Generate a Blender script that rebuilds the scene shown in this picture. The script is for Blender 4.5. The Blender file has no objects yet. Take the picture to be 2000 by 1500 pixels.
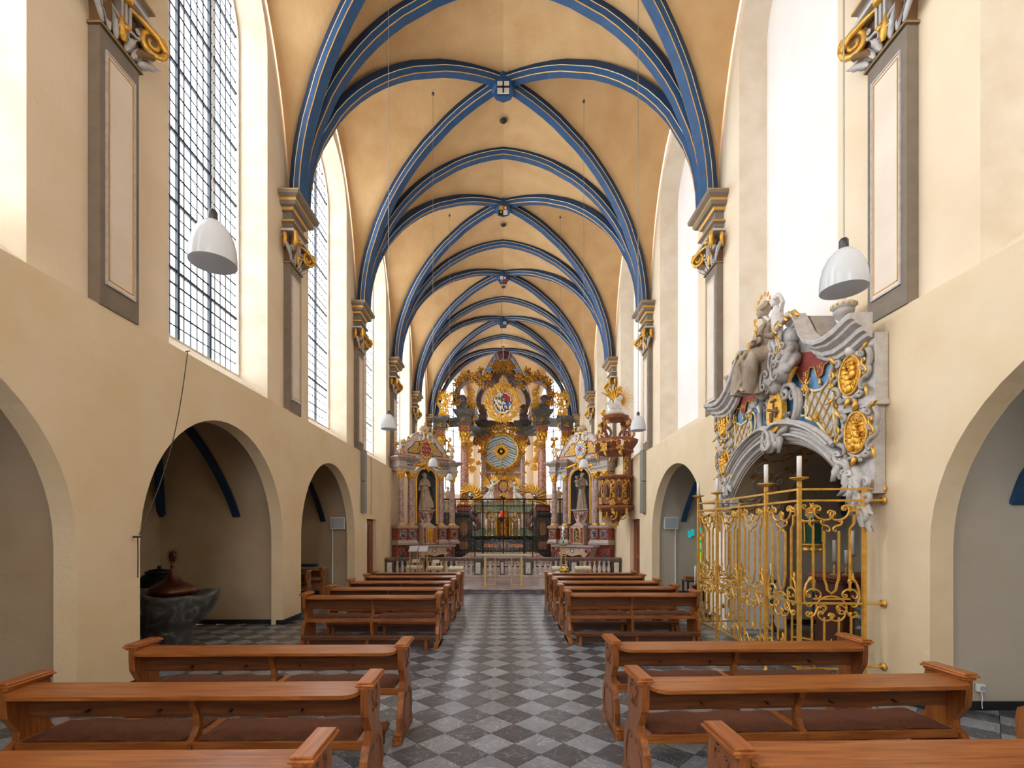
import bpy, bmesh, math, random
from mathutils import Vector, Matrix
from math import sin, cos, pi, sqrt, atan2, radians
random.seed(7)
SC = bpy.context.scene
COL = SC.collection
V = Vector
# ------------------------------------------------------------ camera, sky, exposure
FPX, PX0, PY0, EYE = 944.0, 983.0, 1037.0, 1.85
cam = bpy.data.objects.new('camera', bpy.data.cameras.new('camera')); COL.objects.link(cam)
cam.location = (0, 0, EYE); cam.rotation_euler = (pi/2, 0, 0)
cam.data.sensor_width = 36; cam.data.lens = FPX/2000*36
cam.data.shift_x = (1000-PX0)/2000; cam.data.shift_y = (PY0-750)/2000
cam.data.clip_start = 0.05; cam.data.clip_end = 200
SC.camera = cam
W = bpy.data.worlds.new('sky'); SC.world = W; W.use_nodes = True
bg = W.node_tree.nodes['Background']; bg.inputs[0].default_value = (0.93, 0.965, 1.0, 1); bg.inputs[1].default_value = 7.0
SC.view_settings.view_transform = 'Standard'; SC.view_settings.look = 'None'
SC.view_settings.gamma = 1; SC.view_settings.use_curve_mapping = False
SC.view_settings.exposure = 0.55
SC.cycles.max_bounces = 10; SC.cycles.diffuse_bounces = 6; SC.cycles.glossy_bounces = 3
SC.cycles.transparent_max_bounces = 12; SC.cycles.transmission_bounces = 4
SC.cycles.sample_clamp_indirect = 8; SC.cycles.caustics_reflective = False; SC.cycles.caustics_refractive = False
def portal(cx, cy, cz, w, h, rot):
    l = bpy.data.lights.new('window_portal', 'AREA'); l.shape = 'RECTANGLE'; l.size = w; l.size_y = h
    l.cycles.is_portal = True
    o = bpy.data.objects.new('window_portal', l); COL.objects.link(o); o.location = (cx, cy, cz); o.rotation_euler = rot
    return o
# main measures
PITCH = 4.63; P0 = 5.48                       # pilaster rhythm along the nave
WX, UX = 4.36, 4.47                           # lower wall plane, upper wall plane
LEDGE = 4.30
AC0, APITCH, AR, ASPR = 7.68, 4.62, 1.88, 1.68  # arcade centre, pitch, radius, springing
WHW, WSPR, WSILL = 1.35, 10.9, 4.36
def winc(k): return P0 + PITCH*k + 2.33
for k in range(-3, 5):
    portal(-5.35, winc(k), 8.4, 2.6, 7.8, (0, -pi/2, 0)).rotation_euler = (0, -pi/2, 0)
portal(0, -8.5, 6.6, 3.4, 7.6, (-pi/2, 0, 0)).rotation_euler = (pi/2, 0, 0)   # large west window behind the camera
# ------------------------------------------------------------ materials
def srgb(h):
    h = h.lstrip('#'); c = [int(h[i:i+2], 16)/255 for i in (0, 2, 4)]
    return tuple([x/12.92 if x <= .04045 else ((x+.055)/1.055)**2.4 for x in c])+(1,)
MATS = {}
def mat(name, col, rough=.6, metal=0, col2=None, scale=4, amt=(.35, .65), bump=0, bscale=30, stretch=(1, 1, 1), detail=4,
        dist=0, coord='pos', ramp=None, spec=.5, emis=None, estr=0):
    m = bpy.data.materials.new(name); m.use_nodes = True; nt = m.node_tree; N = nt.nodes; L = nt.links
    b = N['Principled BSDF']; b.inputs['Roughness'].default_value = rough; b.inputs['Metallic'].default_value = metal
    b.inputs['Specular IOR Level'].default_value = spec
    b.inputs['Base Color'].default_value = srgb(col)
    if coord == 'pos':
        src = N.new('ShaderNodeNewGeometry').outputs['Position']
    else:
        src = N.new('ShaderNodeTexCoord').outputs['Object']
    mp = N.new('ShaderNodeMapping'); L.new(src, mp.inputs[0]); mp.inputs['Scale'].default_value = stretch
    if col2 or ramp:
        n = N.new('ShaderNodeTexNoise'); n.inputs['Scale'].default_value = scale; n.inputs['Detail'].default_value = detail
        n.inputs['Distortion'].default_value = dist
        L.new(mp.outputs[0], n.inputs['Vector'])
        r = N.new('ShaderNodeValToRGB'); L.new(n.outputs[0], r.inputs[0]); L.new(r.outputs[0], b.inputs['Base Color'])
        st = ramp or [(amt[0], col), (amt[1], col2)]
        e = r.color_ramp.elements
        e[0].position = st[0][0]; e[0].color = srgb(st[0][1]); e[1].position = st[-1][0]; e[1].color = srgb(st[-1][1])
        for p, c in st[1:-1]:
            x = e.new(p); x.color = srgb(c)
    if bump:
        n2 = N.new('ShaderNodeTexNoise'); n2.inputs['Scale'].default_value = bscale; n2.inputs['Detail'].default_value = 5
        L.new(mp.outputs[0], n2.inputs['Vector'])
        bp = N.new('ShaderNodeBump'); bp.inputs['Strength'].default_value = bump; bp.inputs['Distance'].default_value = .02
        L.new(n2.outputs[0], bp.inputs['Height']); L.new(bp.outputs[0], b.inputs['Normal'])
    if emis:
        b.inputs['Emission Color'].default_value = srgb(emis); b.inputs['Emission Strength'].default_value = estr
    MATS[name] = m
    return m
PLASTER = mat('cream plaster', '#ead7b7', .9, col2='#e4cea8', scale=1.3, bump=.25, bscale=22)
UPPER = mat('upper plaster', '#efdec4', .9, col2='#e9d5b6', scale=1.1, bump=.25, bscale=22)
VAULT = mat('vault plaster', '#d3ae7c', .92, col2='#c9a16e', scale=1.6, bump=.5, bscale=7)
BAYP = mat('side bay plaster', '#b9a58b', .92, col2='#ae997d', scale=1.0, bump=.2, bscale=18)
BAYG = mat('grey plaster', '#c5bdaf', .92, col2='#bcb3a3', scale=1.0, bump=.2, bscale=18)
REVEAL = mat('pale reveal plaster', '#e6dac6', .9, col2='#dccdb4', scale=2.5, bump=.3, bscale=14)
BLIND = mat('white blind window plaster', '#fbf9f6', .85, col2='#f6f1ee', scale=.8, bump=.08, bscale=10)
RIB = mat('blue rib paint', '#194670', .55, col2='#1d4f7e', scale=5)
RIBDK = mat('dark blue rib edge', '#122f50', .6)
CREAM = mat('cream line paint', '#e6d6a8', .6)
GOLD = mat('gilding', '#f2be5a', .32, .5, col2='#d8a344', scale=14, bump=.3, bscale=60)
GOLDP = mat('gold leaf bright', '#f7c552', .3, .6, col2='#dfa038', scale=20, bump=.35, bscale=80)
GOLDA = mat('deep gilding', '#dba03c', .3, .8, col2='#9c6a26', scale=9, bump=.6, bscale=26, detail=6)
GOLDF = mat('gold paint line', '#d9a445', .45, .35)
GREY = mat('grey stone paint', '#85796b', .75, col2='#7c7063', scale=6)
GREYD = mat('dark grey stone paint', '#6b6157', .75)
PANEL = mat('pinkish panel paint', '#ecdfcf', .85, col2='#e4d5c3', scale=2)
SILVER = mat('silver grey paint', '#c9c6c4', .55, col2='#b6b1ad', scale=12, bump=.2, bscale=40)
STUC = mat('grey stucco', '#b4aea8', .6, col2='#a09992', scale=8, bump=.3, bscale=30)
STUCW = mat('white stucco', '#dedad6', .6, col2='#cfc9c4', scale=8, bump=.2, bscale=30)
SKYB = mat('sky blue field', '#6d9fcd', .7, col2='#5f91c2', scale=9, bump=.15, bscale=30)
SKYLT = mat('pale blue panel', '#a9bccf', .7)
REDC = mat('red lambrequin', '#97423c', .75, col2='#84352f', scale=12)
MARBLE_W = mat('white marble', '#e9e2d8', .35, col2='#cfc5b8', scale=3, dist=1.5)
STATUE = mat('statue stone', '#b39f86', .6, col2='#9c8870', scale=6, bump=.3, bscale=25)
ROBE = mat('madonna robe stone', '#b0a08c', .6, col2='#978672', scale=6, bump=.2, bscale=25)
MARBLE_P = mat('mauve column marble', '#a98b84', .3, scale=9, dist=1, ramp=[(.3, '#7d5a58'), (.45, '#a58781'), (.6, '#bda59c'), (.75, '#8e6a66')])
MARBLE_R = mat('red marble', '#8d443c', .3, scale=8, dist=2, ramp=[(.3, '#6f2c28'), (.5, '#94483e'), (.64, '#a86a5c'), (.72, '#d2b6a4'), (.8, '#7a342c')])
MARBLE_PK = mat('pink grey marble', '#c4a99c', .35, scale=4, dist=2.5, ramp=[(.3, '#a98d82'), (.5, '#cbb3a6'), (.7, '#d9c9bd')])
MARBLE_L = mat('pale grey marble', '#b8aba2', .4, col2='#a3968e', scale=6, dist=2)
MARBLE_OR = mat('orange red column marble', '#b5735a', .25, scale=2.2, dist=3, ramp=[(.3, '#77504c'), (.45, '#a9705e'), (.55, '#cf9a78'), (.66, '#8b5f5c'), (.8, '#c9b3a6')])
MARBLE_DK = mat('brown purple marble', '#5c4541', .3, scale=6, dist=2, ramp=[(.3, '#453331'), (.5, '#6b5450'), (.65, '#7f6863'), (.8, '#4b3835')])
MARBLE_BK = mat('black marble', '#24211f', .2, scale=5, dist=3, ramp=[(.35, '#1a1817'), (.6, '#2b2725'), (.68, '#8a7f74'), (.72, '#221f1d')])
MARBLE_GY = mat('dark grey marble', '#4b4743', .3, scale=5, dist=2, ramp=[(.3, '#3b3835'), (.55, '#55504b'), (.7, '#7b746c')])
MARBLE_GN = mat('green marble', '#6e7d60', .3, scale=6, dist=2, ramp=[(.3, '#56694c'), (.5, '#7a8868'), (.7, '#a8a888')])
MARBLE_BW = mat('blue black inlay marble', '#2f3f4d', .3, scale=5, dist=4, ramp=[(.4, '#26343f'), (.55, '#33475a'), (.62, '#c9ccca'), (.68, '#2d3c49')])
SALMON = mat('salmon inlay marble', '#c98b68', .35, scale=9, dist=2, ramp=[(.35, '#b87452'), (.55, '#d29a78'), (.7, '#e0b494')])
STEPM = mat('pink step marble', '#8f8181', .3, scale=2.2, dist=1.5, stretch=(1, 2.4, 1), ramp=[(.3, '#746768'), (.5, '#938485'), (.62, '#b5a6a4'), (.75, '#7f6f71')])
RAILM = mat('brown red rail marble', '#7b6660', .3, scale=5, dist=2, ramp=[(.3, '#614e4a'), (.55, '#80695f'), (.7, '#9b867c')])
IRON = mat('black iron', '#17181a', .45, .6)
WOODP = mat('pulpit wood', '#93583a', .45, col2='#7a452b', scale=3, stretch=(6, 6, 1), bump=.2, bscale=12)
DOORW = mat('door wood', '#8a4b28', .45, col2='#713a1e', scale=3, stretch=(8, 8, 1))
DARKW = mat('dark wood', '#55301f', .5, col2='#44261a', scale=4)
GREYW = mat('grey painted wood', '#8f8a82', .6, col2='#857f77', scale=4)
CUSH = mat('brown cushion cloth', '#6e4029', .95, col2='#623823', scale=30, bump=.35, bscale=160)
BLUECL = mat('dark blue cloth', '#12304f', .9)
OPAL = mat('white opal glass', '#eef1f4', .12, spec=.6)
_n = OPAL.node_tree; _t = _n.nodes.new('ShaderNodeBsdfTranslucent'); _t.inputs[0].default_value = (.95, .97, 1, 1); _x = _n.nodes.new('ShaderNodeMixShader'); _x.inputs[0].default_value = .45
_n.links.new(_n.nodes['Principled BSDF'].outputs[0], _x.inputs[1]); _n.links.new(_t.outputs[0], _x.inputs[2]); _n.links.new(_x.outputs[0], _n.nodes['Material Output'].inputs[0])
DKMET = mat('dark grey metal', '#4a4b4e', .4, .7)
STEEL = mat('steel wire', '#9a958c', .4, .8)
WIRE = mat('dark wire', '#4a4440', .6)
BRONZE = mat('dark bronze', '#6b4330', .38, .75, col2='#4c2f24', scale=5, bump=.15, bscale=20)
STONE = mat('dark font stone', '#4a4a48', .35, scale=3, dist=3, detail=8, ramp=[(.35, '#343433'), (.55, '#505050'), (.66, '#6a6a67'), (.7, '#a9a6a0'), (.73, '#4c4c4a')], bump=.3, bscale=12)
CANDLE = mat('candle wax', '#f4f2ee', .5)
CREAMUP = mat('cream upholstery', '#e4dccb', .7)
BRASSF = mat('brushed brass frame', '#c9ab72', .35, .5)
WHITEP = mat('white plastic', '#e9e9e6', .4)
LGREY = mat('light grey panel', '#a7adb4', .5)
SPKG = mat('grey green speaker grille', '#87867e', .6)
BASEB = mat('black baseboard', '#26272a', .4)
GROUT = mat('floor bed', '#3a3b3e', .7)
LEAD = mat('window lead', '#2c3440', .6)
LEAF = mat('leaves', '#41642c', .6)
YEL = mat('yellow petals', '#f0c21d', .6)
WHT = mat('white petals', '#f2f2ee', .6)
PRED = mat('paint red', '#a2262a', .5); PBLU = mat('paint blue', '#2a62a8', .5); PBLK = mat('paint black', '#1e1d22', .5)
PWHT = mat('paint white', '#e6e3de', .5); PYEL = mat('paint yellow', '#d8ad35', .5); PTEAL = mat('paint teal', '#21a7a0', .5)
REDG = mat('red lamp glass', '#c01820', .2, emis='#e01818', estr=.6)
NICHE = mat('niche slate', '#5d6266', .8, col2='#535a5f', scale=5)
SOFFIT = mat('painted soffit', '#a8997f', .85, col2='#9d8d72', scale=3)
UMBER = mat('umber scroll paint', '#9a6a34', .8)
BROWNP = mat('brown paint', '#7a5a3c', .8)
LILY = mat('lily painting', '#8d93a6', .7, scale=9, dist=2, ramp=[(.35, '#71788c'), (.5, '#99a0b0'), (.6, '#6f8461'), (.68, '#e6e6ea')])
CANVAS = mat('pale interior', '#d9cdb8', .8)
def wood(name, stops, rough, sc=(1.6, 22, 22)):
    m = bpy.data.materials.new(name); m.use_nodes = True; N = m.node_tree.nodes; L = m.node_tree.links; b = N['Principled BSDF']
    tc = N.new('ShaderNodeTexCoord'); mp = N.new('ShaderNodeMapping'); L.new(tc.outputs['Object'], mp.inputs[0]); mp.inputs['Scale'].default_value = sc
    n = N.new('ShaderNodeTexNoise'); n.inputs['Scale'].default_value = 1.6; n.inputs['Detail'].default_value = 9; n.inputs['Distortion'].default_value = .6
    L.new(mp.outputs[0], n.inputs['Vector']); r = N.new('ShaderNodeValToRGB'); L.new(n.outputs[0], r.inputs[0])
    e = r.color_ramp.elements; e[0].position = .3; e[0].color = srgb(stops[0]); e[1].position = .72; e[1].color = srgb(stops[2]); x = e.new(.5); x.color = srgb(stops[1])
    L.new(r.outputs[0], b.inputs['Base Color']); b.inputs['Roughness'].default_value = rough
    bp = N.new('ShaderNodeBump'); bp.inputs['Strength'].default_value = .12; bp.inputs['Distance'].default_value = .01
    L.new(n.outputs[0], bp.inputs['Height']); L.new(bp.outputs[0], b.inputs['Normal']); return m
OAK = wood('oak warm', ('#79451f', '#975829', '#b07037'), .3)
OAKV = wood('oak upright grain', ('#744220', '#905428', '#a76a36'), .34, (20, 20, 1.5)); OAKY = wood('oak cap grain', ('#85491f', '#a5602c', '#bb783b'), .3, (20, 1.5, 20))
OAKD = wood('oak dark', ('#55301a', '#6a3c20', '#7d4c2a'), .36)
def slate(name, a, b_, vein):
    m = bpy.data.materials.new(name); m.use_nodes = True; N = m.node_tree.nodes; L = m.node_tree.links; b = N['Principled BSDF']
    g = N.new('ShaderNodeNewGeometry')
    n = N.new('ShaderNodeTexNoise'); n.inputs['Scale'].default_value = 5; n.inputs['Detail'].default_value = 9; n.inputs['Distortion'].default_value = .8
    L.new(g.outputs['Position'], n.inputs['Vector']); r = N.new('ShaderNodeValToRGB'); L.new(n.outputs[0], r.inputs[0])
    e = r.color_ramp.elements; e[0].position = .3; e[0].color = srgb(a); e[1].position = .7; e[1].color = srgb(b_)
    n2 = N.new('ShaderNodeTexNoise'); n2.inputs['Scale'].default_value = 2.6; n2.inputs['Detail'].default_value = 6; n2.inputs['Distortion'].default_value = 3.2
    L.new(g.outputs['Position'], n2.inputs['Vector']); r2 = N.new('ShaderNodeValToRGB'); L.new(n2.outputs[0], r2.inputs[0])
    e = r2.color_ramp.elements; e[0].position = .487; e[0].color = (0, 0, 0, 1); e[1].position = .513; e[1].color = (0, 0, 0, 1); x = e.new(.5); x.color = (vein,)*3+(1,)
    mx = N.new('ShaderNodeMixRGB'); L.new(r2.outputs[0], mx.inputs[0]); L.new(r.outputs[0], mx.inputs[1]); mx.inputs[2].default_value = srgb('#c9ccce')
    oi = N.new('ShaderNodeObjectInfo'); hs = N.new('ShaderNodeHueSaturation'); mr = N.new('ShaderNodeMapRange'); L.new(oi.outputs['Random'], mr.inputs[0])
    mr.inputs[3].default_value = .88; mr.inputs[4].default_value = 1.12; L.new(mr.outputs[0], hs.inputs['Value']); L.new(mx.outputs[0], hs.inputs['Color'])
    L.new(hs.outputs[0], b.inputs['Base Color'])
    mr2 = N.new('ShaderNodeMapRange'); L.new(n.outputs[0], mr2.inputs[0]); mr2.inputs[3].default_value = .22; mr2.inputs[4].default_value = .42; L.new(mr2.outputs[0], b.inputs['Roughness'])
    bp = N.new('ShaderNodeBump'); bp.inputs['Strength'].default_value = .1; bp.inputs['Distance'].default_value = .01; L.new(n.outputs[0], bp.inputs['Height']); L.new(bp.outputs[0], b.inputs['Normal'])
    return m
TILE_D = slate('dark slate tile', '#404349', '#54565b', .5); TILE_L = slate('light slate tile', '#747a84', '#8d939c', .8)
def glassmat():
    m = bpy.data.materials.new('thin clear glass'); m.use_nodes = True; N = m.node_tree.nodes; L = m.node_tree.links
    N.remove(N['Principled BSDF']); t = N.new('ShaderNodeBsdfTransparent'); t.inputs[0].default_value = (.97, .985, 1, 1)
    g = N.new('ShaderNodeBsdfGlossy'); g.inputs['Roughness'].default_value = .1; mx = N.new('ShaderNodeMixShader'); mx.inputs[0].default_value = .05
    L.new(t.outputs[0], mx.inputs[1]); L.new(g.outputs[0], mx.inputs[2]); L.new(mx.outputs[0], N['Material Output'].inputs[0]); return m
GLASS = glassmat()
# ------------------------------------------------------------ mesh builder
class MB:
    def __init__(s): s.v = []; s.f = []; s.m = []; s.s = []
    def add(s, vs, fs, mi=0, sm=False):
        o = len(s.v); s.v += [tuple(p) for p in vs]; s.f += [tuple(i+o for i in f) for f in fs]
        s.m += ([mi]*len(fs) if not isinstance(mi, list) else mi); s.s += [sm]*len(fs); return s
    def box(s, x0, x1, y0, y1, z0, z1, mi=0, mp=None):
        vs = [(x, y, z) for x in (x0, x1) for y in (y0, y1) for z in (z0, z1)]
        if mp: vs = [mp(*p) for p in vs]
        return s.add(vs, [(0, 1, 3, 2), (4, 6, 7, 5), (0, 4, 5, 1), (2, 3, 7, 6), (0, 2, 6, 4), (1, 5, 7, 3)], mi)
    def prism(s, poly, w0, w1, mp=None, mi=0, mside=None, sm=False):
        n = len(poly); mp = mp or (lambda u, v, w: (u, v, w))
        vs = [mp(u, v, w0) for u, v in poly]+[mp(u, v, w1) for u, v in poly]
        s.add(vs, [tuple(range(n)), tuple(range(2*n-1, n-1, -1))], mi)
        return s.add(vs, [(i, (i+1) % n, n+(i+1) % n, n+i) for i in range(n)], mi if mside is None else mside, sm)
    def tube(s, path, r, n=8, mi=0, sm=True, closed=False, up=None, flat=1.0, cap=True):
        path = [V(p) for p in path]; k = len(path); R = r if isinstance(r, (list, tuple)) else [r]*k
        nr = None; vs = []
        for i, p in enumerate(path):
            a = path[(i-1) % k if closed else max(i-1, 0)]; b = path[(i+1) % k if closed else min(i+1, k-1)]
            t = (b-a); t = t.normalized() if t.length > 1e-9 else V((0, 0, 1))
            if up is not None: nr = V(up)-t*t.dot(V(up))
            elif nr is None:
                nr = t.orthogonal()
            else: nr = nr-t*t.dot(nr)
            if nr.length < 1e-6: nr = t.orthogonal()
            nr.normalize(); bn = t.cross(nr)
            off = pi/n if n == 4 else 0
            for j in range(n):
                a_ = 2*pi*j/n+off; vs.append(p+(nr*cos(a_)*flat+bn*sin(a_))*R[i])
        fs = []
        for i in range(k if closed else k-1):
            for j in range(n):
                a = i*n+j; b = i*n+(j+1) % n; c = ((i+1) % k)*n+(j+1) % n; d = ((i+1) % k)*n+j
                fs.append((a, b, c, d))
        s.add(vs, fs, mi, sm and n > 4)
        if cap and not closed: s.add(vs[:n], [tuple(range(n))], mi); s.add(vs[-n:], [tuple(range(n))], mi)
        return s
    def lathe(s, prof, c=(0, 0, 0), n=16, mi=0, sm=True, mod=None, mp=None, a0=0, a1=2*pi):
        vs = []; full = abs(a1-a0-2*pi) < 1e-6; nn = n if full else n+1
        for r, z in prof:
            for j in range(nn):
                a = a0+(a1-a0)*j/n; rr = r*(mod(a, z) if mod else 1); vs.append((c[0]+rr*cos(a), c[1]+rr*sin(a), c[2]+z))
        if mp: vs = [mp(*p) for p in vs]
        fs = []
        for i in range(len(prof)-1):
            for j in range(n):
                b = (j+1) % nn; fs.append((i*nn+j, i*nn+b, (i+1)*nn+b, (i+1)*nn+j))
        s.add(vs, fs, mi, sm)
        if prof[0][0] > 1e-4: s.add(vs[:nn], [tuple(range(nn))], mi)
        if prof[-1][0] > 1e-4: s.add(vs[-nn:], [tuple(range(nn))], mi)
        return s
    def ell(s, c, r, n=12, m=8, mi=0, mp=None, rot=None):
        if isinstance(r, (int, float)): r = (r, r, r)
        vs = []
        for i in range(m+1):
            ph = pi*i/m
            for j in range(n):
                a = 2*pi*j/n; q = V((r[0]*sin(ph)*cos(a), r[1]*sin(ph)*sin(a), r[2]*cos(ph)))
                if rot: q = rot @ q
                q = q+V(c); vs.append(mp(*q) if mp else q)
        return s.add(vs, [(i*n+j, i*n+(j+1) % n, (i+1)*n+(j+1) % n, (i+1)*n+j) for i in range(m) for j in range(n)], mi, True)
    def sweep(s, prof, path, side, mis, sm=False, closed=False):
        """open profile (a across, b down) along path; side = across vector or list of them; mis = material per segment"""
        path = [V(p) for p in path]; k = len(path); n = len(prof); vs = []
        for i, p in enumerate(path):
            t = (path[min(i+1, k-1)]-path[max(i-1, 0)]).normalized(); sd = V(side[i] if isinstance(side, list) else side)
            sd = (sd-t*sd.dot(t)).normalized(); dn = t.cross(sd).normalized()
            for a, b in prof: vs.append(p+sd*a+dn*b)
        fs = []; ms = []
        for i in range(k-1):
            for j in range(n if closed else n-1):
                fs.append((i*n+j, i*n+(j+1) % n, (i+1)*n+(j+1) % n, (i+1)*n+j)); ms.append(mis[j] if isinstance(mis, list) else mis)
        o = len(s.v); s.v += [tuple(p) for p in vs]; s.f += [tuple(i+o for i in f) for f in fs]; s.m += ms; s.s += [sm]*len(fs)
        s.add(vs[:n], [tuple(range(n))], mis[0] if isinstance(mis, list) else mis); s.add(vs[-n:], [tuple(range(n))], mis[0] if isinstance(mis, list) else mis)
        return s
    def build(s, name, mats, parent=None, loc=None, bevel=0, remesh=0, weld=False, local=False, kind=None, label=None, smoothit=0):
        me = bpy.data.meshes.new(name)
        off = V((0, 0, 0))
        if loc is not None: off = V(loc)
        vs = s.v
        if loc is not None and not local: vs = [(a-off.x, b-off.y, c-off.z) for a, b, c in s.v]
        me.from_pydata(vs, [], s.f); mats = mats if isinstance(mats, (list, tuple)) else [mats]
        for m in mats: me.materials.append(m)
        me.polygons.foreach_set('material_index', s.m); me.polygons.foreach_set('use_smooth', s.s)
        bm = bmesh.new(); bm.from_mesh(me)
        if weld: bmesh.ops.remove_doubles(bm, verts=bm.verts, dist=1e-4)
        bmesh.ops.recalc_face_normals(bm, faces=bm.faces); bm.to_mesh(me); bm.free(); me.update()
        o = bpy.data.objects.new(name, me); COL.objects.link(o)
        if loc is not None: o.location = off
        if parent is not None: o.parent = parent
        if bevel:
            b = o.modifiers.new('bevel', 'BEVEL'); b.width = bevel; b.segments = 2; b.limit_method = 'ANGLE'; b.angle_limit = radians(50)
        if remesh:
            r = o.modifiers.new('remesh', 'REMESH'); r.mode = 'VOXEL'; r.voxel_size = remesh; r.use_smooth_shade = True
            if smoothit:
                q = o.modifiers.new('smooth', 'SMOOTH'); q.iterations = smoothit; q.factor = .5
        if kind: o['kind'] = kind
        if label: o['label'] = label
        return o
def thing(name, label, cat, loc=(0, 0, 0), rotz=0, group=None, kind=None):
    o = bpy.data.objects.new(name, None); COL.objects.link(o); o.location = loc; o.rotation_euler = (0, 0, rotz)
    o.empty_display_size = .1
    if label: o['label'] = label
    if cat: o['category'] = cat
    if group: o['group'] = group
    if kind: o['kind'] = kind
    return o
def tag(o, label, cat, group=None):
    o['label'] = label; o['category'] = cat
    if group: o['group'] = group
    return o
def kids(o): return [c for c in COL.objects if c.parent == o]
CH = {}
def copytree(o, parent=None):
    c = o.copy(); COL.objects.link(c)
    if parent is not None: c.parent = parent
    for ch in list(o.children): copytree(ch, c)
    return c
def place(o, x, y, z=0, rz=0, label=None, group=None):
    o.location = (x, y, z); o.rotation_euler = (0, 0, rz)
    if label: o['label'] = label
    if group: o['group'] = group
    return o
def at(px, py, D): return ((px-PX0)*D/FPX, D, EYE+(PY0-py)*D/FPX)
def curl(kind='C', n=28, k0=2.2, k1=16, p=2.2):
    """2-D C or S scroll centred on its middle, about unit length"""
    pts = []; th = 0; x = y = 0
    for i in range(n):
        t = (i+.5)/n*2-1; k = k0+k1*abs(t)**p
        if kind == 'S' and t < 0: k = -k
        th += k*2/n; x += cos(th)*2/n; y += sin(th)*2/n; pts.append((x, y))
    x0, y0 = min(a for a, _ in pts), min(b for _, b in pts); x1, y1 = max(a for a, _ in pts), max(b for _, b in pts)
    cx, cy = (x0+x1)/2, (y0+y1)/2
    # align the long way between the two ends with u
    a = atan2(pts[-1][1]-pts[0][1], pts[-1][0]-pts[0][0]); sc = max(x1-x0, y1-y0)
    return [(((q-cx)*cos(-a)-(w-cy)*sin(-a))/sc, ((q-cx)*sin(-a)+(w-cy)*cos(-a))/sc) for q, w in pts]
CURLS = {'C': curl('C'), 'S': curl('S'), 'J': curl('C', k0=.6, k1=20, p=3), 'SS': curl('S', k0=.5, k1=22, p=3)}
def scroll(mb, mp, u, v, size, ang=0, kind='C', r=.02, mi=0, w=0, flip=1, n=6, sx=1, step=1, flat=1):
    P = CURLS[kind][::step]; k = len(P); path = []; rr = []
    for i, (a, b) in enumerate(P):
        b *= flip; a *= sx; x = (a*cos(ang)-b*sin(ang))*size; y = (a*sin(ang)+b*cos(ang))*size
        path.append(mp(u+x, v+y, w)); t = abs(2*i/(k-1)-1); rr.append(r*(1.15-.45*t))
    rr[0] = rr[-1] = r*1.1
    mb.tube(path, rr, n, mi)
def leaf(mb, mp, u, v, ang, ln, wd, w=0, mi=0, lift=.5, bend=.4):
    vs = []; N = 5
    for i in range(N+1):
        t = i/N; hw = wd*.5*(sin(pi*min(1, t*.95+.12))**.8)*(1+.25*(i % 2)); d = ln*t; bb = bend*t*t*ln
        for q in (-1, 0, 1):
            x = d; y = q*hw+bb; z = w+lift*ln*(t-t*t*.6)*.5+(.25*wd if q == 0 else 0)
            vs.append(mp(u+x*cos(ang)-y*sin(ang), v+x*sin(ang)+y*cos(ang), z))
    fs = []
    for i in range(N):
        for q in range(2): a = i*3+q; fs.append((a, a+1, a+4, a+3))
    # underside closes the blade
    o = len(vs); vs += [mp(u+(ln*i/N)*cos(ang)-(bend*(i/N)**2*ln)*sin(ang), v+(ln*i/N)*sin(ang)+(bend*(i/N)**2*ln)*cos(ang), w) for i in range(N+1)]
    for i in range(N): fs.append((i*3, i*3+3, o+i+1, o+i)); fs.append((i*3+2, o+i, o+i+1, i*3+5))
    mb.add(vs, fs, mi, True)
def rocaille(mb, mp, u, v, size, n=6, r=None, mi=0, w=0, seed=0, ang0=0, spread=2*pi, flatk=1):
    R = random.Random(seed); r = r or size*.07
    for i in range(n):
        a = ang0+spread*(i+.5)/n-spread/2+R.uniform(-.2, .2)
        leaf(mb, mp, u, v, a, size*R.uniform(.55, 1.05), size*.22, w, mi, lift=R.uniform(.3, .8), bend=R.uniform(-.6, .6))
        if i % 2 == 0:
            scroll(mb, mp, u+cos(a+.4)*size*.45, v+sin(a+.4)*size*.45, size*.6, a+R.uniform(-.6, .6), R.choice('CS'), r, mi, w+size*.12, R.choice((1, -1)), n=5, step=2)
    q = mp(u, v, w+size*.1); mb.ell(q, size*.16, 8, 6, mi)
def fmap(x0, y0, z0, rz=0):
    """wall-facing map: u to the right, v up, w towards the viewer; rz turns it about z"""
    c, s = cos(rz), sin(rz)
    return lambda u, v, w: (x0+u*c+w*s, y0+u*s-w*c, z0+v)
def ovalpts(a, b, n=24, cu=0, cv=0): return [(cu+a*cos(2*pi*i/n), cv+b*sin(2*pi*i/n)) for i in range(n)]
def archpts(c, r, spr, n=24, hr=None):
    hr = hr or r; return [(c-r*cos(pi*i/n), spr+hr*sin(pi*i/n)) for i in range(n+1)]
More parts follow.
